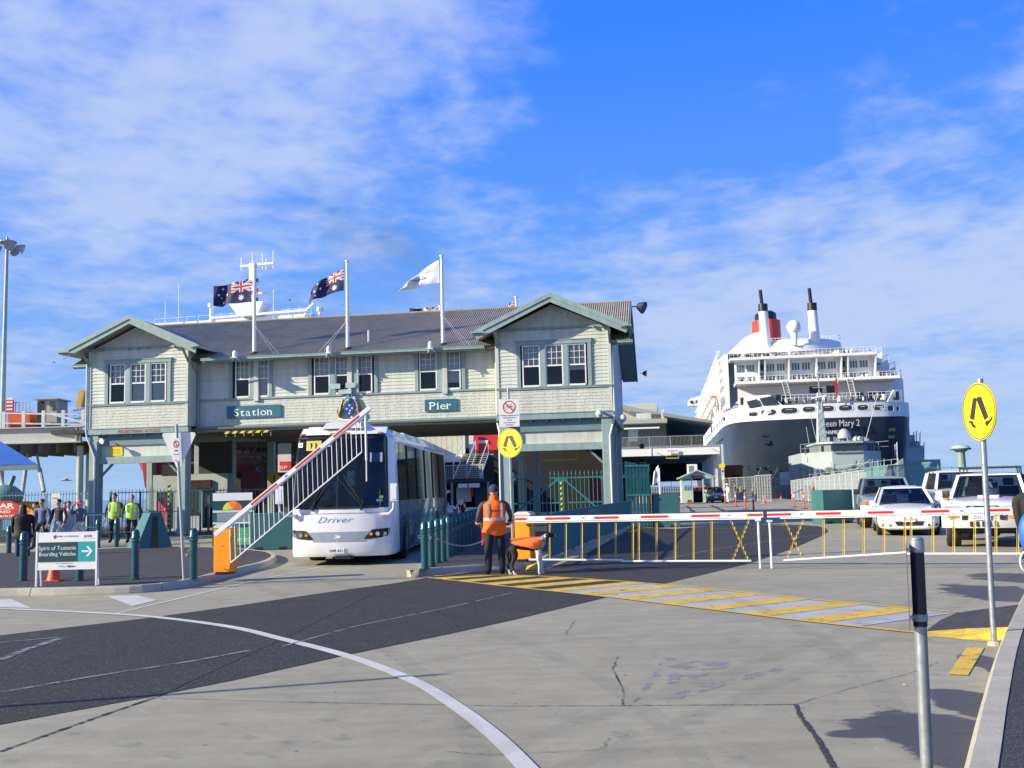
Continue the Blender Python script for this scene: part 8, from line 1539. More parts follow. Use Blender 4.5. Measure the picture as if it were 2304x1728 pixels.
# ------------------------------------------------------------------ the coach
BUS = thing('coach', 'white coach driving out under the station with a wide windscreen and grey grille', 'bus', Vector((-4.22, 24.55, 0)), R(-2.9))
bw = mat('coach_white', (.80, .80, .80), .25, var=.02, coat=.5, dirt=.03); bside = mat('coach_side_shade_blue', (.27, .38, .50), .12, metal=.35, var=.05, coat=.8); bglass = mat('coach_side_glass', (.008, .012, .016), .06, var=0, spec=.45)  # pale side paint, its blue shade and reflections put into the colour
wsg = glass('windscreen_glass', (.45, .55, .58), .75)
BL = 12.2
def bplan(z):
    """half outline at height z, from the front middle round the side to the tail"""
    rk = 0 if z < 1.3 else (z-1.3)*.16; tum = 0 if z < 1.3 else (z-1.3)*.035; bot = .06 if z < .3 else 0
    tp_ = 0 if z < 3.05 else (z-3.05)*1.5; tm2 = 0 if z < 3.05 else (z-3.05)**1.1*1.1
    W_ = 1.25-tum-tm2-bot*.5; f = rk+tp_+bot
    return [(0, f), (.04, f), (.45, f+.02), (.85, f+.07), (1.06, f+.15), (1.17-tum-tm2, f+.28), (W_, f+.55), (W_, 1.35+tp_*.3), (W_, 2.1), (W_, 2.9), (W_, 4.6), (W_, 6.3), (W_, 8.0), (W_, 9.7), (W_, 11.3), (W_-.03, 11.9-tp_*.4), (W_-.25, BL-tp_*.4), (0, BL-tp_*.4)]
ZL = [.22, .32, .60, .90, 1.20, 1.36, 1.50, 2.20, 2.95, 3.05, 3.15, 3.25, 3.31, 3.335]
mb = MB(); rings_ = []
for z in ZL: h = bplan(z); rings_.append([(x, y, z) for x, y in h]+[(-x, y, z) for x, y in h[-2:0:-1]])
n = len(rings_[0]); vs = [p for r_ in rings_ for p in r_]; fs = []; ms = []; glassf = []; sidef = []
for i in range(len(ZL)-1):
    for j in range(n):
        j2 = (j+1) % n; hj = min(j, n-1-j if j >= 17 else j); q_ = (i*n+j, i*n+j2, (i+1)*n+j2, (i+1)*n+j); zc = (ZL[i]+ZL[i+1])/2; cx_ = sum(vs[k][0] for k in q_)/4; cy_ = sum(vs[k][1] for k in q_)/4
        if 1.36 < zc < 3.1 and cy_ < .75 and abs(cx_) < 1.13: glassf.append(q_)
        elif 1.50 < zc < 2.95 and 1.35 < cy_ < 11.3: sidef.append(q_)
        else: fs.append(q_); ms.append(1 if (zc < 1.5 and cy_ > 1.4) else 0)
fs.append(tuple(range((len(ZL)-1)*n, len(ZL)*n))); ms.append(0); fs.append(tuple(range(n))[::-1]); ms.append(2)
mb.v = vs; mb.f = fs; mb.m = ms; body = part('body', mb, [bw, bside, blk], BUS, smooth=True, ang=42)
def submesh(fl):
    m = MB(); ix = {}
    for f in fl:
        for i in f:
            if i not in ix: ix[i] = len(m.v); m.v.append(vs[i])
        m.f.append(tuple(ix[i] for i in f)); m.m.append(0)
    return m
mb = submesh(glassf); wsn = part('windscreen', mb, wsg, BUS, smooth=True, ang=60)
mb = submesh(sidef); parts('side_glass', mb, bglass, BUS, smooth=True, ang=60)
for y in (2.9, 4.6, 6.3, 8.0, 9.7):
    for s in (-1, 1): mb = MB(); mb.bar((s*1.247, y, 1.5), (s*1.195, y, 2.95), .012, .05, up=(1,0,0)); part('window_pillar', mb, blk, BUS)
# screen surround and centre bar
def wsp(x, z, off=.012): h = bplan(z); xs = [a for a, _ in h[:7]]; ys = [b for _, b in h[:7]]; ax = abs(x); 
def wsy(x, z):
    h = bplan(z)[:7]; ax = abs(x)
    for (a0, b0_), (a1, b1_) in zip(h, h[1:]):
        if ax <= a1: return b0_+(b1_-b0_)*((ax-a0)/(a1-a0) if a1 > a0 else 0)
    return h[-1][1]
def onscreen(mb, x0, z0, x1, z1, w_, off=.015, th_=.01, n=8):
    for k in range(n):
        a = (x0+(x1-x0)*k/n, z0+(z1-z0)*k/n); b = (x0+(x1-x0)*(k+1)/n, z0+(z1-z0)*(k+1)/n); mb.bar((a[0], wsy(*a)-off, a[1]), (b[0], wsy(*b)-off, b[1]), w_, th_, up=(0,1,0))
mb = MB(); onscreen(mb, -.03, 1.38, -.03, 3.1, .03); onscreen(mb, -1.1, 1.37, 1.1, 1.37, .05); onscreen(mb, -1.08, 3.06, 1.08, 3.06, .05); onscreen(mb, -1.10, 1.38, -1.06, 3.06, .05); onscreen(mb, 1.10, 1.38, 1.06, 3.06, .05); part('screen_rubber', mb, blk, wsn)
for (x0, z0), (x1, z1) in (((-.62, 1.42), (-.16, 2.05)), ((.56, 1.42), (.0, 2.05))):
    mb = MB(); onscreen(mb, x0, z0, x1, z1, .02, .05, .02, 4); mb.bar((x0, wsy(x0, 1.3)-.03, 1.30), (x0, wsy(x0, z0)-.06, z0+.02), .05, .04); onscreen(mb, x0+.03, z0+.02, x0+.03+(.0 if x0 < 0 else -.02), z0+.12, .03, .05, .02, 2); wpn = part('wiper', mb, blk, BUS)
    mb = MB(); onscreen(mb, x0, z0+.05, x0+(.30 if x0 < 0 else -.45), z0+.72, .03, .03, .012, 5); part('wiper_blade', mb, blk, wpn)
mb = MB(); mb.cyl((0, 0, -.001), (0, 0, .001), .001) if 0 else None
# stickers and the school sign behind the glass
def sticker(x0, x1, z0, z1, m_, off=.006, name='sticker', par=None): 
    mb = MB(); mb.sheet([(x0, wsy(x0, z0)-off, z0), (x1, wsy(x1, z0)-off, z0), (x1, wsy(x1, z1)-off, z1), (x0, wsy(x0, z1)-off, z1)]); return part(name, mb, m_, par or wsn)
sticker(-.84, -.46, 2.76, 3.0, mat('school_sign_yellow', (.55, .50, .10), .5), .006, 'school_sign'); mb = MB()
for x in (-.72, -.60): mb.cyl((x, wsy(x, 2.9)-.008, 2.93), (x, wsy(x, 2.9)-.014, 2.93), .02, n=8); mb.bar((x, wsy(x, 2.85)-.011, 2.80), (x+.01, wsy(x, 2.85)-.011, 2.91), .004, .03, up=(1,0,0))
part('school_print', mb, blk, wsn)
for x in (-1.0, -.30): sticker(x-.06, x+.06, 2.85, 2.96, platm); sticker(x-.04, x+.04, 2.87, 2.94, amber, .012)
sticker(.73, 1.02, 2.45, 2.68, mat('paper_blue_white', (.55, .66, .72), .7), .006); sticker(.90, 1.04, 1.50, 1.56, mat('label_blue', (.2, .4, .7), .5), .003); sticker(.96, 1.05, 1.58, 1.64, mat('label_yellow', (.6, .6, .1), .5), .003)
# roof pod, marker lamps, mirrors
mb = MB(); mb.rings([[(x*s_, y, z) for x, z in ((-.62,3.30), (-.50,3.44), (-.3,3.47), (.3,3.47), (.50,3.44), (.62,3.30))] for y, s_ in ((.55, .8), (.9, 1), (2.4, 1), (3.0, .9))]); part('roof_pod', mb, bw, BUS, smooth=True, ang=30)
mb = MB(); mb.rings([[(x, y, z) for x, z in ((-.85,3.32), (-.75,3.42), (.75,3.42), (.85,3.32))] for y in (5.2, 5.4, 8.4, 8.6)]); part('roof_unit', mb, bw, BUS, smooth=True, ang=30)
mb = MB(); mb.box(-.95, -.65, 1.0, 1.3, 3.3, 3.38); part('roof_hatch', mb, bw, BUS)
for x in (-1.0, -.25, .02, .13, .92): mb = MB(); mb.box(x-.05, x+.05, bplan(3.18)[0][1]+.10*abs(x)-.06, bplan(3.18)[0][1]+.1*abs(x)+.1, 3.155, 3.195); part('marker_lamp', mb, amber, BUS)
for s, x0 in ((-1, -1.40), (1, 1.36)):
    mb = MB(); mb.rings([[(x0+s*dx, -.16+dy, z) for dx, dy in ((-.08, 0), (.08, 0), (.10, .08), (.04, .13), (-.08, .10))] for z, in ((1.50,), (1.55,), (1.85,), (1.92,))]); mr_ = part('mirror', mb, bw, BUS, smooth=True, ang=50); mb = MB(); mb.tube([(x0, -.10, 1.50), (x0-s*.02, -.08, 1.32), (x0-s*.12, .0, 1.22), (s*1.12, .10, 1.20)], .028, 8); mb.box(min(s*1.05, s*1.2), max(s*1.05, s*1.2), -.0, .20, 1.18, 1.24); part('mirror_arm', mb, bw, mr_, smooth=True)
    mb = MB(); mb.rings([[(x0-s*dx, -.175, z) for dx in (.07, -.07)] for z in (1.54, 1.86)], caps=False, closed=False); part('mirror_back', mb, bw, mr_)
# grille panel, lamps, plate, lettering
def front(mb, pts, off=.012, th_=.02): 
    n_ = len(pts); a = [(x, wsy(x, z)-off, z) for x, z in pts]; b = [(x, wsy(x, z)+th_, z) for x, z in pts]; mb.add(a+b, [tuple(range(n_)), tuple(range(n_, 2*n_))[::-1]]+[(i, (i+1) % n_, n_+(i+1) % n_, n_+i) for i in range(n_)][::1])
def strip(mb, ptop, pbot, off=.01):
    rg = []
    for (x0, z0), (x1, z1) in zip(ptop, pbot): rg.append([(x0, wsy(x0, z0)-off, z0), (x1, wsy(x1, z1)-off, z1)])
    vs_ = [p for r_ in rg for p in r_]; mb.add(vs_, [(2*i, 2*i+2, 2*i+3, 2*i+1) for i in range(len(rg)-1)])
xs = [-.88, -.75, -.5, -.25, 0, .25, .5, .75, .88]; mb = MB(); strip(mb, [(x, .80) for x in xs], [(x*(.62+.1*0), .585+.03*abs(x)) if abs(x) > .8 else (x*.82, .57) for x in xs]); part('grille_panel', mb, mat('grille_blue_grey', (.30, .35, .42), .3, var=.04), body)
for s in (-1, 1):
    mb = MB(); X_ = [.62, .75, .9, 1.02, 1.12, 1.19]; top_ = [(s*.80, .84), (s*.90, .85), (s*1.0, .855), (s*1.08, .86), (s*1.15, .865), (s*1.19, .86)]; bot_ = [(s*.60, .625), (s*.75, .625), (s*.90, .635), (s*1.02, .65), (s*1.13, .68), (s*1.19, .70)]; strip(mb, top_, bot_, .016); lp = part('headlight', mb, blk, body)
    for x, m_, r_ in ((.78, amber, .038), (.93, hl, .05), (1.09, hl, .045)):
        mb = MB(); y_ = wsy(x, .74); mb.cyl((s*x, y_-.02, .735), (s*x, y_-.035, .735), r_, n=14); part('lamp_lens', mb, m_, lp)
mb = MB(); put_text(mb, 'Driver', -.50, -.012, 1.02, w=.86, height=.145, shear=.45, ext=.0, bold=-.004, sp=1.1); mb.v = [(x, wsy(x, z)-.006, z) for x, y, z in mb.v]; part('lettering', mb, mat('coach_lettering_blue', (.06, .30, .48), .5, var=0), body)
mb = MB(); mb.prism([(-.16,-.008,.64), (-.05,-.008,.68), (-.08,-.008,.73), (-.0,-.008,.72), (.08,-.008,.70), (.02,-.008,.66), (.05,-.008,.64), (-.02,-.008,.655)], (0,-.004,0)); part('emblem', mb, platm, body)
mb = MB(); mb.bar((-1.15, .30, 1.26), (-1.15, .30, 1.27), .01) if 0 else [mb.bar((x, wsy(x, 1.24)-.004, 1.24), (x+.21, wsy(x+.21, 1.24)-.004, 1.24), .006, .01) for x in [-1.05+.21*k for k in range(10)]]; part('panel_gap', mb, mat('panel_gap', (.25, .26, .28), .6), body)
plate(BUS, -.05, -.01, .36, '1049 AO', .38, MT['sign_black'])
mb = MB(); mb.box(-.1, .35, .02, .2, .16, .23); mb.cyl((.25, -.02, .20), (.25, .1, .20), .05, n=8); part('tow_hook', mb, blk, BUS); mb = MB(); mb.box(-.35, .1, .9, 1.6, .12, .3); part('axle', mb, mat('rusty_axle', (.15, .08, .04), .7), BUS)
# wheels, arches, side graphics with painted reflections
for x, y in ((-1.02, 2.35), (1.02, 2.35), (-1.02, 8.9), (1.02, 8.9)):
    wheel(BUS, x, y, .50, .30, 1 if x > 0 else -1, R(6) if y < 3 else 0); s = 1 if x > 0 else -1
    mb = MB(); pts = [(s*1.258, y+.62*math.cos(a), .50+.64*math.sin(a)) for a in [math.pi*k/14 for k in range(15)]]+[(s*1.258, y-.62, .22), (s*1.258, y+.62, .22)]; mb.sheet(pts); part('wheel_arch', mb, blk, BUS)
    W2 = wheel(BUS, s*1.12, y, .49, .30, s, R(6) if y < 3 else 0)
for s in (-1, 1):
    for pts, m_ in (([(3.0, .3), (3.7, .3), (6.2, 1.48), (5.6, 1.48)], mat('graphic_navy', (.03, .06, .14), .2, var=.05)), ([(5.0, .3), (5.4, .3), (7.9, 1.48), (7.2, 1.48)], mat('graphic_grey_blue', (.18, .26, .34), .2, var=.05)), ([(1.5, .3), (1.6, .95), (1.9, 1.40), (1.42, 1.40), (1.42, .3)], MT['graphic_navy']), ([(9.9, .3), (10.4, .3), (10.4, 1.2), (9.9, 1.2)], MT['graphic_navy'])):  # swoosh graphics; slanted bands also carry dark stripe reflections as colour
        mb = MB(); mb.sheet([(s*1.254, y, z) for y, z in pts]); part('side_graphic_reflection', mb, m_, BUS)
    mb = MB(); mb.bar((s*1.256, 1.4, .98), (s*1.256, 11.4, .98), .006, .012); part('panel_gap', mb, blk, BUS)
    for y in (.72,): mb = MB(); mb.bar((s*1.252, 1.38, .3), (s*1.252, 1.38, 2.95), .012, .02, up=(1,0,0)); part('door_seal', mb, blk, BUS)
    for z in (.62, .68): mb = MB(); mb.cyl((s*1.25, 10.9, z), (s*1.262, 10.9, z), .02, n=8); part('side_lamp', mb, red, BUS)
# inside: floor, dashboard, wheel, seats
mb = MB(); mb.box(-1.15, 1.15, .5, 11.8, .95, 1.05); mb.box(-1.15, 1.15, 3.2, 3.25, 1.05, 3.0); part('interior', mb, dark, BUS); mb = MB(); mb.box(-1.08, 1.05, .45, .85, 1.05, 1.42); part('dashboard', mb, seatm, BUS)
mb = MB(); mb.tube([(-.62+.22*math.cos(a), .98+.10*math.sin(a), 1.52+.16*math.sin(a)) for a in [2*math.pi*k/16 for k in range(17)]], .014, 6); part('steering_wheel', mb, blk, BUS)
mb = MB(); mb.box(-.85, -.38, 1.5, 1.62, 1.25, 2.15); part('driver_seat', mb, seatm, BUS, bev=.03)
for k, (x, y, z, m_) in enumerate(((.1, 3.0, 2.2, 'a'), (.45, 3.05, 2.25, 'b'), (.8, 3.0, 2.15, 'a'))): mb = MB(); mb.box(x-.2, x+.2, y-.3, y-.15, 1.5, z); part('seat', mb, mat('seat_pattern', (.10, .11, .16), .9, var=.5, vscale=12), BUS, bev=.04)
mb = MB(); mb.box(.10, .28, .55, .65, 1.9, 2.25); part('interior_mirror', mb, hl, BUS)
# ================================================================== people and the dog
def skin_mesh(name, verts, edges, rads, mats, rule, lv=1, root=0):
    me = bpy.data.meshes.new('tmp'); me.from_pydata(verts, edges, []); o = bpy.data.objects.new('tmp', me); COL.objects.link(o)
    m = o.modifiers.new('skin', 'SKIN'); m.use_smooth_shade = True; m.branch_smoothing = .6
    sv = me.skin_vertices[0].data
    for i, r_ in enumerate(rads): sv[i].radius = r_ if isinstance(r_, tuple) else (r_, r_)
    for v in sv: v.use_root = False
    sv[root].use_root = True
    s = o.modifiers.new('sub', 'SUBSURF'); s.levels = s.render_levels = lv
    dg = bpy.context.evaluated_depsgraph_get(); out_ = bpy.data.meshes.new_from_object(o.evaluated_get(dg)); out_.name = name; bpy.data.objects.remove(o); bpy.data.meshes.remove(me)
    out_.materials.clear()
    for m_ in mats: out_.materials.append(m_)
    for p in out_.polygons: p.use_smooth = True; p.material_index = rule(p.center)
    return out_
def cloth(c, n=None): return mat(n or 'cloth_%02d_%02d_%02d' % tuple(int(x*99) for x in c), c, .85, var=.18, vscale=7, bump=.3, bscale=60)
def person(label, loc, face, h=1.75, top=(.1,.1,.12), legs=(.03,.03,.04), shoe=(.02,.02,.02), hair=(.03,.02,.015), sleeves=None, pose='stand', hat=None, seed=0, group=None, skinm=None, long_hair=False, build=1.0, shorts=False, armpose=None, cat='person', collar=None):
    """face: heading in degrees, 0 looks along +y away from the camera, 180 towards it"""
    rd = random.Random(seed); root = thing('person', label, cat, loc, R(face), group); k = h/1.75
    hip = (0, 0, .92); V = {}
    step = {'stand': (.0, .0), 'walk': (.26, -.22), 'sit': (.42, .42)}[pose]; sit = pose == 'sit'
    def leg(s):
        f = step[0] if s > 0 else step[1]
        if sit: return [(s*.10, .02, .90), (s*.13, .30, .92), (s*.14, .46, .86), (s*.14, .46, .50), (s*.14, .48, .42), (s*.14, .58, .40)]
        hx = .095*build; return [(s*hx, 0, .90), (s*(hx+.015), f*.35+.015, .70), (s*(hx+.02), f*.62+.03, .49), (s*(hx+.025), f*.88, .30), (s*(hx+.03), f*1.1-.02, .09), (s*(hx+.045), f*1.1+.13, .035)]
    arms = armpose or {'L': [(-.30, -.02, 1.14), (-.31, .10, .92), (-.30, .16, .84)], 'R': [(.30, -.02, 1.14), (.31, .08, .92), (.30, .13, .84)]}
    vs = [(0, 0, .95), (0, .0, 1.10), (0, -.01, 1.28), (0, -.01, 1.40), (0, .0, 1.49), (0, .02, 1.56), (0, .03, 1.64), (0, .025, 1.71)]
    rs = [(.145*build, .105*build), (.135*build, .10*build), (.165*build, .115*build), (.13*build, .085*build), (.052, .052), (.062, .07), (.078, .095), (.055, .065)]; es = [(i, i+1) for i in range(7)]
    if not sit: rs[0] = (.15*build, .11*build)
    for s in (1, -1):
        b0 = len(vs); L_ = leg(s); vs += L_; rs += [.098*build, .09*build, .074*build, .068*build, .058*build, .045]; es += [(0, b0)]+[(b0+i, b0+i+1) for i in range(5)]
        A_ = arms['R' if s > 0 else 'L']; b1 = len(vs); vs += [(s*.17*build, -.01, 1.41), (s*.225*build, -.01, 1.37)]+list(A_); rs += [.062, .058*build, .046, .034, .030]; es += [(3, b1), (b1, b1+1), (b1+1, b1+2), (b1+2, b1+3), (b1+3, b1+4)]
    hands = [Vector(arms['R'][2]), Vector(arms['L'][2])]; sl = 1.0
    topm = cloth(top); legm = cloth(legs); shm = cloth(shoe); slm = cloth(sleeves) if sleeves else topm; sk = skinm or skin
    def rule(c):
        if c.z > 1.485 and abs(c.x) < .13: return 3
        for hd in hands:
            if (c-hd).length < .075: return 3
        if (c.z < .10 and not sit) or (sit and c.z < .45 and c.y > .4): return 2
        if abs(c.x) > .205*build and c.z > .70 and not sit: return 4
        if c.z < (.97 if not sit else .96) and not (abs(c.x) > .22): return 5 if (shorts and c.z < .48) else 1
        return 0
    me = skin_mesh('body', vs, es, rs, [topm, legm, shm, sk, slm, sk], rule, 1); b = link('body', me, root); b.scale = (k,)*3
    hs_ = []
    # head details: face, ears, hair
    mb = MB(); mb.sph((0, .03, 1.645), .098, 14, 12, sc=(.82, 1.0, 1.18)); mb.sph((0, .125, 1.63), .02, 6, 5, sc=(.8, 1, 1.6)); mb.sph((.083, .02, 1.635), .026, 6, 5, sc=(.4, .8, 1.2)); mb.sph((-.083, .02, 1.635), .026, 6, 5, sc=(.4, .8, 1.2)); mb.sph((0, .07, 1.57), .05, 8, 6, sc=(1, .9, .7)); hd = part('head', mb, sk, root, smooth=True); hd.scale = (k,)*3
    mb = MB(); [mb.sph((x, .118, 1.655), .013, 6, 4) for x in (-.034, .034)]; e_ = part('eyes', mb, blk, hd); mb = MB(); mb.bar((-.022, .122, 1.592), (.022, .122, 1.592), .006); part('mouth', mb, mat('lips', (.35, .12, .10), .6), hd)
    if hair is not None and hat is None:
        mb = MB(); mb.sph((0, .008, 1.675), .108, 14, 10, sc=(.86, 1.0, 1.02), zmin=-.15)
        if long_hair: mb.rings([[(x*s_, y_, z) for x, y_ in ((-.09, .02), (-.07, -.07), (0, -.10), (.07, -.07), (.09, .02), (0, -.02))] for z, s_ in ((1.70, 1.0), (1.55, 1.15), (1.42, 1.25), (1.36, .9))])
        hr = part('hair', mb, mat('hair_%d' % int(hair[0]*999), hair, .7, var=.3, vscale=30), root, smooth=True); hr.scale = (k,)*3
    # hands with fingers
    for i, (hd_, s) in enumerate(zip(hands, (1, -1))):
        w_ = Vector(arms['R' if s > 0 else 'L'][1]); d_ = (hd_-w_).normalized(); sd = d_.cross(Vector((1, 0, 0))).normalized() if abs(d_.x) < .9 else Vector((0, 1, 0)); nn = d_.cross(sd)
        mb = MB(); mb.tube([hd_-d_*.01, hd_+d_*.035, hd_+d_*.075], .03, 8, rs=[.024, .034, .030])
        for q_ in range(4): o = sd*(q_-1.5)*.017; L_ = (.065, .078, .072, .055)[q_]; mb.tube([hd_+d_*.07+o, hd_+d_*(.07+L_*.5)+o, hd_+d_*(.07+L_*.85)+o-nn*s*.02], .008, 5, rs=[.0095, .0085, .006])
        mb.tube([hd_+d_*.01+sd*.028, hd_+d_*.045+sd*.05, hd_+d_*.075+sd*.05], .009, 5, rs=[.012, .010, .007]); h_ = part('hand', mb, sk, root, smooth=True); h_.scale = (k,)*3
    return root, k
def vest(root, k, col, band=(.5,.5,.5), build=1.0, z0=.86, z1=1.46, flare=1.0, name='vest', bands=True):
    vm = mat('hi_vis_%d' % int(col[0]*99+col[1]*7), col, .75, var=.10, vscale=9, bump=.5, bscale=14); bm_ = mat('reflective_tape', (.45, .46, .47), .35, metal=.2, var=.05); n = 24; rg = []
    P_ = [(z0, .178*flare, .150*flare), (z0+.05, .20*flare, .17*flare), (z0+.16, .195, .165), (1.16, .19, .155), (1.28, .205, .155), (1.38, .205, .145), (1.43, .165, .125), (1.47, .085, .085)]
    mb = MB(); rr = random.Random(3)
    for z, a, b in P_: rg.append([((a*build+.006*math.sin(5*t+z*20))*math.cos(t), (b*build+.008*math.sin(4*t+z*9))*math.sin(t)-.005, z+(.0 if z > z0+.01 else .03*math.sin(t*2+1))) for t in [2*math.pi*i/n for i in range(n)]])
    mb.rings(rg, caps=False); v = part(name, mb, vm, root, smooth=True, ang=180); v.scale = (k,)*3
    if bands:
        for zc in (1.10,):
            mb = MB(); rg = [[((.197*build)*math.cos(t), (.163*build)*math.sin(t)-.005, z) for t in [2*math.pi*i/n for i in range(n)]] for z in (zc-.028, zc+.028)]; mb.rings(rg, caps=False); part('reflective_band', mb, bm_, v, smooth=True, ang=180)
        for x in (-.115, .115):
            for s in (-1, 1): mb = MB(); 
            mb = MB(); pts = [(x*build, .162*build, 1.13), (x*1.02*build, .158*build, 1.30), (x*.98*build, .135*build, 1.42)]; mb.tube([(p[0], -p[1], p[2]) for p in pts], .01, 6) if 0 else None
            for sy in (-1, 1):
                q_ = [(x*build, sy*(.150*build)-.005, 1.13), (x*build, sy*(.150*build)-.006, 1.28), (x*.95*build, sy*.128*build, 1.41)]
                for a, b in zip(q_, q_[1:]): mb.bar(a, b, .045, .012, up=(0, 1, 0))
            parts('reflective_band', mb, bm_, v)
    return v
def cap(root, k, col, brim=1, name='cap', wide=False):
    m_ = cloth(col); mb = MB(); mb.sph((0, .008, 1.675), .120, 16, 10, sc=(.88, 1.04, .98), zmin=-.35)
    if wide: mb.lathe([(.10, 1.69), (.15, 1.675), (.19, 1.655), (.185, 1.65), (.10, 1.68)], (0, .01, 0), 18)
    else: mb.rings([[(x, y, z) for x, z in ((-.07, 1.682), (0, 1.70), (.07, 1.682), (0, 1.69))] for y in (.09, .17)])
    c = part(name, mb, m_, root, smooth=True); c.scale = (k,)*3; return c
# the man in the orange vest, seen from behind, looking down to his front
g = G(1115, 1294); r1, k1 = person('man seen from behind in an orange high visibility vest and dark cap', Vector((g.x, g.y+.1, 0)), 6, 1.78, top=(.045,.04,.06), legs=(.022,.022,.032), sleeves=(.075,.06,.085), hair=(.1,.06,.04), hat=1, pose='stand', build=1.14,
    armpose={'L': [(-.33, -.02, 1.15), (-.33, .16, .98), (-.26, .27, .97)], 'R': [(.33, -.02, 1.15), (.32, .17, .99), (.24, .27, .98)]})
vest(r1, k1, (.95, .14, .01), build=1.16, z0=.80, flare=1.12); cap(r1, k1, (.035, .035, .075))
mb = MB(); [mb.cyl((s*.325, .05, 1.06), (s*.325, .075, 1.02), .056, .056, 12, caps=False) for s in (-1, 1)]; o = part('sleeve_tape', mb, MT['reflective_tape'], r1); o.scale = (k1,)*3
mb = MB(); [mb.bar((-.11+.028*i, -.186, 1.265+random.uniform(-.004,.004)), (-.095+.028*i, -.186, 1.275), .004, .018) for i in range(8)]; o = part('vest_print', mb, MT['sign_black'], r1); o.scale = (k1,)*3
mb = MB(); mb.tube([(-.24, .20, .98), (-.25, .05, .75), (-.26, -.02, .60), (-.22, .1, .70), (-.2, .25, .92)], .008, 5); solo_lead = part('lead', mb, mat('red_lead', (.6, .03, .03), .6), r1)
mb = MB(); mb.lathe([(.11, 1.44), (.10, 1.50), (.085, 1.565)], n=16); o = part('collar', mb, MT['hi_vis_%d' % int(.95*99+.14*7)], r1, smooth=True); o.scale = (k1,)*3
# the dog, standing in profile facing right, orange coat
gd = G(1195, 1293); Dg = thing('dog', 'black and white dog in an orange coat standing in profile, head turned right', 'dog', Vector((gd.x-.08, gd.y+.0, 0)), R(0))
vs = [(-.24, 0, .60), (-.08, 0, .595), (.10, 0, .59), (.24, 0, .58), (.30, 0, .62), (.37, .0, .72), (.44, -.02, .79), (.53, -.03, .775), (.60, -.03, .76)]
rs = [(.095, .11), (.105, .125), (.115, .145), (.10, .14), (.085, .10), (.062, .07), (.07, .07), (.045, .042), (.028, .028)]; es = [(i, i+1) for i in range(8)]
for y in (-.075, .075):
    s_ = 1 if y < 0 else -1; dx = .0 if y < 0 else -.09; b0 = len(vs); vs += [(-.27+dx*.2, y, .50), (-.22+dx*.6, y, .38), (-.30+dx, y, .22), (-.265+dx, y, .08), (-.25+dx, y, .025), (-.20+dx, y, .018)]; rs += [.11, .075, .034, .024, .026, .024]; es += [(0, b0)]+[(b0+i, b0+i+1) for i in range(5)]
    dx = .0 if y < 0 else .06; b0 = len(vs); vs += [(.24+dx*.3, y, .46), (.23+dx*.6, y, .32), (.25+dx, y, .18), (.24+dx, y, .06), (.245+dx, y, .022), (.285+dx, y, .018)]; rs += [.07, .045, .030, .024, .027, .024]; es += [(3, b0)]+[(b0+i, b0+i+1) for i in range(5)]
b0 = len(vs); vs += [(-.34, 0, .56), (-.38, .0, .40), (-.37, 0, .26), (-.35, 0, .17)]; rs += [.03, .024, .018, .010]; es += [(0, b0), (b0, b0+1), (b0+1, b0+2), (b0+2, b0+3)]
furb = mat('dog_black_fur', (.018, .014, .012), .8, var=.4, vscale=20); furw = mat('dog_white_fur', (.62, .60, .56), .85, var=.15, vscale=20)
def drule(c):
    n_ = noise.noise(Vector((c.x*9, c.y*9, c.z*9)))*.03
    if c.z < .10+n_: return 1
    if c.x > .16 and c.z < .50+n_ and abs(c.x-.27) < .2: return 1
    if .30 < c.x < .405+n_ and c.z < .80: return 1
    if c.x > .575: return 1
    return 0
dm = skin_mesh('body', vs, es, rs, [furb, furw], drule, 2, 1); link('body', dm, Dg)
for s in (-1, 1): mb = MB(); mb.rings([[(.43, s*.05-.02, .83), (.46, s*.055-.02, .835), (.44, s*.06-.02, .82)], [(.41, s*.085-.02, .80), (.45, s*.09-.02, .80), (.43, s*.10-.02, .79)], [(.42, s*.095-.02, .755), (.435, s*.095-.02, .752), (.43, s*.10-.02, .752)]]); part('ear', mb, furb, Dg, smooth=True)
mb = MB(); mb.sph((.618, -.03, .768), .018, 8, 6); nz_ = part('nose', mb, blk, Dg, smooth=True); mb = MB(); [mb.sph((.50, -.03+s*.048, .805), .012, 6, 5) for s in (-1, 1)]; part('eyes', mb, blk, Dg)
dc = mat('dog_coat_orange', (.95, .22, .04), .75, var=.12, vscale=12, bump=.6, bscale=18); n = 18; rg = []
for x, zc, rz_, ry, lo in ((-.31, .63, .095, .10, .2), (-.26, .615, .12, .12, -.05), (-.12, .60, .14, .135, -.2), (.0, .60, .148, .142, -.3), (.08, .592, .160, .15, -.42), (.18, .59, .162, .148, -.6), (.28, .60, .15, .125, -.8), (.335, .655, .11, .10, -.4)):
    a0 = math.asin(lo); rg.append([(x+.010*math.sin(7*t+x*30), (ry+.009*math.sin(9*x*9+6*t))*math.cos(t), zc+rz_*math.sin(t)) for t in [a0+(math.pi-2*a0)*i/n for i in range(n+1)]])
mb = MB(); mb.rings(rg, caps=False, closed=False); ct = part('coat', mb, dc, Dg, smooth=True, ang=180)
mb = MB(); mb.tube([(.30+.0, .12*math.cos(a), .60+.13*math.sin(a)) if 0 else (.345-.03*math.sin(a), .078*math.cos(a), .70+.075*math.sin(a)) for a in [2*math.pi*i/14 for i in range(15)]], .014, 6); part('collar', mb, mat('blue_grey_collar', (.18, .20, .28), .5), Dg, smooth=True)
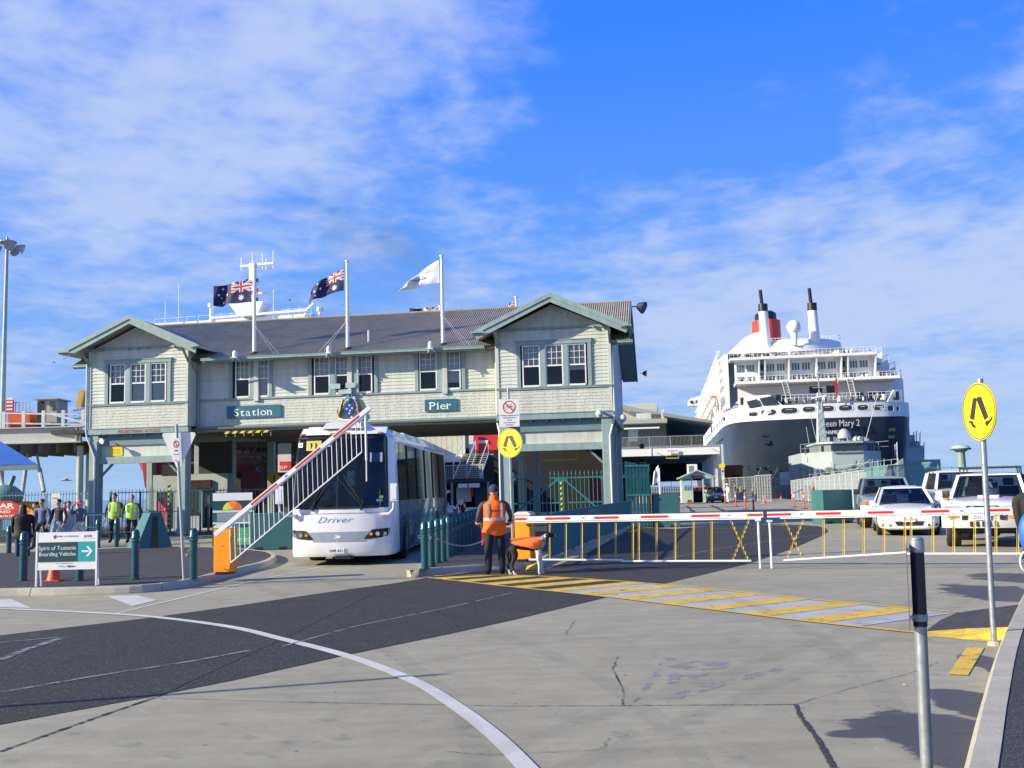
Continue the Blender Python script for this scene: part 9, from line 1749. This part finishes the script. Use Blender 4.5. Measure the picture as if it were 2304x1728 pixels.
# people on the left
def at_(px, py_feet, z=.1): return G(px, py_feet, z)
ppl = [
 ('woman in black with long dark hair seen from behind at the left edge', (50, 1262), 20, 1.60, dict(top=(.008,.008,.009), legs=(.03,.05,.12), hair=(.006,.005,.005), long_hair=True, build=1.25, shoe=(.5,.4,.2))),
 ('man with short dark hair in a blue grey zip jacket and black shorts', (93, 1236), 170, 1.76, dict(build=1.14, top=(.10,.13,.24), legs=(.015,.015,.018), hair=(.04,.025,.015), sleeves=(.10,.09,.22), pose='walk')),
 ('dark haired person in a purple top beside the man in the zip jacket', (79, 1233), 110, 1.66, dict(build=1.14, top=(.06,.05,.16), legs=(.02,.02,.03), hair=(.015,.01,.01), pose='stand')),
 ('man in a dark brown leather jacket and pale blue jeans walking', (131, 1235), 165, 1.74, dict(top=(.035,.03,.045), legs=(.22,.32,.42), hair=(.01,.008,.008), pose='walk', build=1.1)),
 ('person in a long pale grey coat with short brown hair', (153, 1233), 200, 1.66, dict(build=1.14, top=(.42,.44,.50), legs=(.40,.42,.48), hair=(.06,.03,.02), pose='walk', sleeves=(.5,.42,.48))),
 ('woman in a pink hat shading her eyes with one hand', (178, 1233), 160, 1.68, dict(build=1.14, top=(.10,.12,.16), legs=(.40,.52,.58), hat=2, pose='walk', sleeves=(.10,.12,.17), armpose={'L': [(-.30, .05, 1.20), (-.29, .10, 1.0), (-.30, .14, .92)], 'R': [(.30, .08, 1.25), (.20, .17, 1.50), (.10, .17, 1.60)]})),
 ('person in dark clothes half hidden behind the pale coat', (146, 1228), 180, 1.62, dict(build=1.14, top=(.05,.05,.07), legs=(.03,.03,.05), hair=(.02,.015,.012))),
]
for k, (lab, px, fc, h_, kw_) in enumerate(ppl):
    r_, kk = person(lab, at_(*px, z=0), fc, h_, seed=k, group='people walking past on the left', **kw_)
    if kw_.get('hat') == 2: cap(r_, kk, (.75, .10, .25), name='hat', wide=True)
    if k == 4: vest(r_, kk, (.48, .49, .54), z0=.45, name='coat', bands=False, flare=1.15)
    if k == 0: vest(r_, kk, (.008, .008, .009), z0=.70, name='long_top', bands=False, flare=1.25, build=1.3); mb = MB(); mb.box(-.30, -.16, .1, .3, .75, .95); part('white_bag', mb, offw, r_, bev=.03)
for lab, px, fc, h_, col in (('guard in sunglasses and a yellow green vest under the left wing, left of two', (257, 1222), 175, 1.80, (.42, .70, .05)), ('guard with grey hair in a yellow green vest under the left wing, right of two', (296, 1222), 190, 1.74, (.42, .70, .05))):
    r_, kk = person(lab, at_(*px), fc, h_, top=(.03,.035,.06), legs=(.015,.02,.04), hair=(.03,.02,.02) if fc == 175 else (.16,.14,.13), seed=int(px[0]), build=1.12, group='guards in yellow vests', armpose={'L': [(-.33, .0, 1.15), (-.30, .12, .95), (-.2, .2, .95)], 'R': [(.33, 0, 1.15), (.31, .08, .93), (.30, .12, .86)]}); vest(r_, kk, col, build=1.15, z0=.88)
r_, kk = person('sailor in a white uniform and round white cap standing by the orange post', G(1638, 1132), 100, 1.76, top=(.75,.74,.76), legs=(.75,.74,.76), shoe=(.02,.02,.02), hat=1, group='people standing by the guard hut', armpose={'L': [(-.30, -.02, 1.14), (-.31, .05, .92), (-.30, .08, .84)], 'R': [(.28, .10, 1.18), (.20, .30, 1.25), (.18, .36, 1.30)]}); cap(r_, kk, (.7, .7, .7), wide=True)
person('sailor in grey green overalls beside the one in white', G(1655, 1130), 240, 1.76, top=(.16,.20,.18), legs=(.15,.18,.17), hair=(.05,.03,.02), group='people standing by the guard hut')
r_, kk = person('man in a yellow green vest and dark trousers behind the sailors', G(1668, 1126), 200, 1.72, top=(.03,.03,.04), legs=(.02,.02,.03), hair=(.03,.02,.02), group='people standing by the guard hut'); vest(r_, kk, (.42, .70, .05), build=1.1)
r_, kk = person('guard in a yellow green vest standing inside the guard hut doorway', G(1588, 1127), 180, 1.72, top=(.03,.03,.04), legs=(.02,.02,.03), hair=(.03,.02,.02), group='people standing by the guard hut'); vest(r_, kk, (.42, .70, .05), build=1.1)
# driver of the coach (seated)
dloc = (Matrix.Translation((-4.22, 24.55, 0)) @ Matrix.Rotation(R(-2.9), 4, 'Z')) @ Vector((-.62, 1.38, .62))
r_, kk = person('coach driver in a light blue shirt at the wheel', dloc, 178, 1.72, top=(.22,.42,.62), legs=(.02,.02,.04), hair=(.2,.18,.16), pose='sit', armpose={'L': [(-.28, .12, 1.18), (-.20, .34, 1.08), (-.16, .40, 1.08)], 'R': [(.28, .12, 1.18), (.20, .34, 1.08), (.16, .40, 1.08)]})
# the person at the right edge of the picture: dark jacket, blue bag
pr = G(2366, 1382); r_, kk = person('person in a black jacket with a blue bag cut off by the right edge', Vector((pr.x, pr.y, 0)), -35, 1.80, sleeves=(.014,.014,.016), top=(.012,.012,.014), legs=(.015,.015,.02), hair=(.02,.015,.01), build=1.3, armpose={'L': [(-.28, -.02, 1.12), (-.27, .08, .92), (-.22, .18, .88)], 'R': [(.34, -.02, 1.15), (.34, .08, .92), (.34, .12, .84)]})
vest(r_, kk, (.012, .012, .014), z0=.60, name='jacket', bands=False, build=1.3, flare=1.1); mb = MB(); b0 = YP(2316, 1200, pr.y-.35); mb.sph(b0, .20, 14, 10, sc=(.62, .5, 1.25)); mb.tube([b0+Vector((0,0,.2)), b0+Vector((.05,.1,.5))], .02, 6)
bg_ = solo('bag', mb, mat('bright_blue_bag', (.02, .13, .75), .5, bump=.3), 'bright blue bag slung low at the right edge of the picture', 'bag', smooth=True)
c_ = YP(2314, 1264, pr.y-.3); mb = MB(); mb.tube([c_+Vector((.10*math.cos(a), 0, .13*math.sin(a))) for a in [2*math.pi*i/16 for i in range(17)]], .014, 6); [mb.bar(c_, c_+Vector((.1*math.cos(a), 0, .13*math.sin(a))), .012) for a in (.3, 1.5, 2.8, 4.1, 5.3)]; part('trolley_wheel', mb, offw, bg_, smooth=True, world=True);
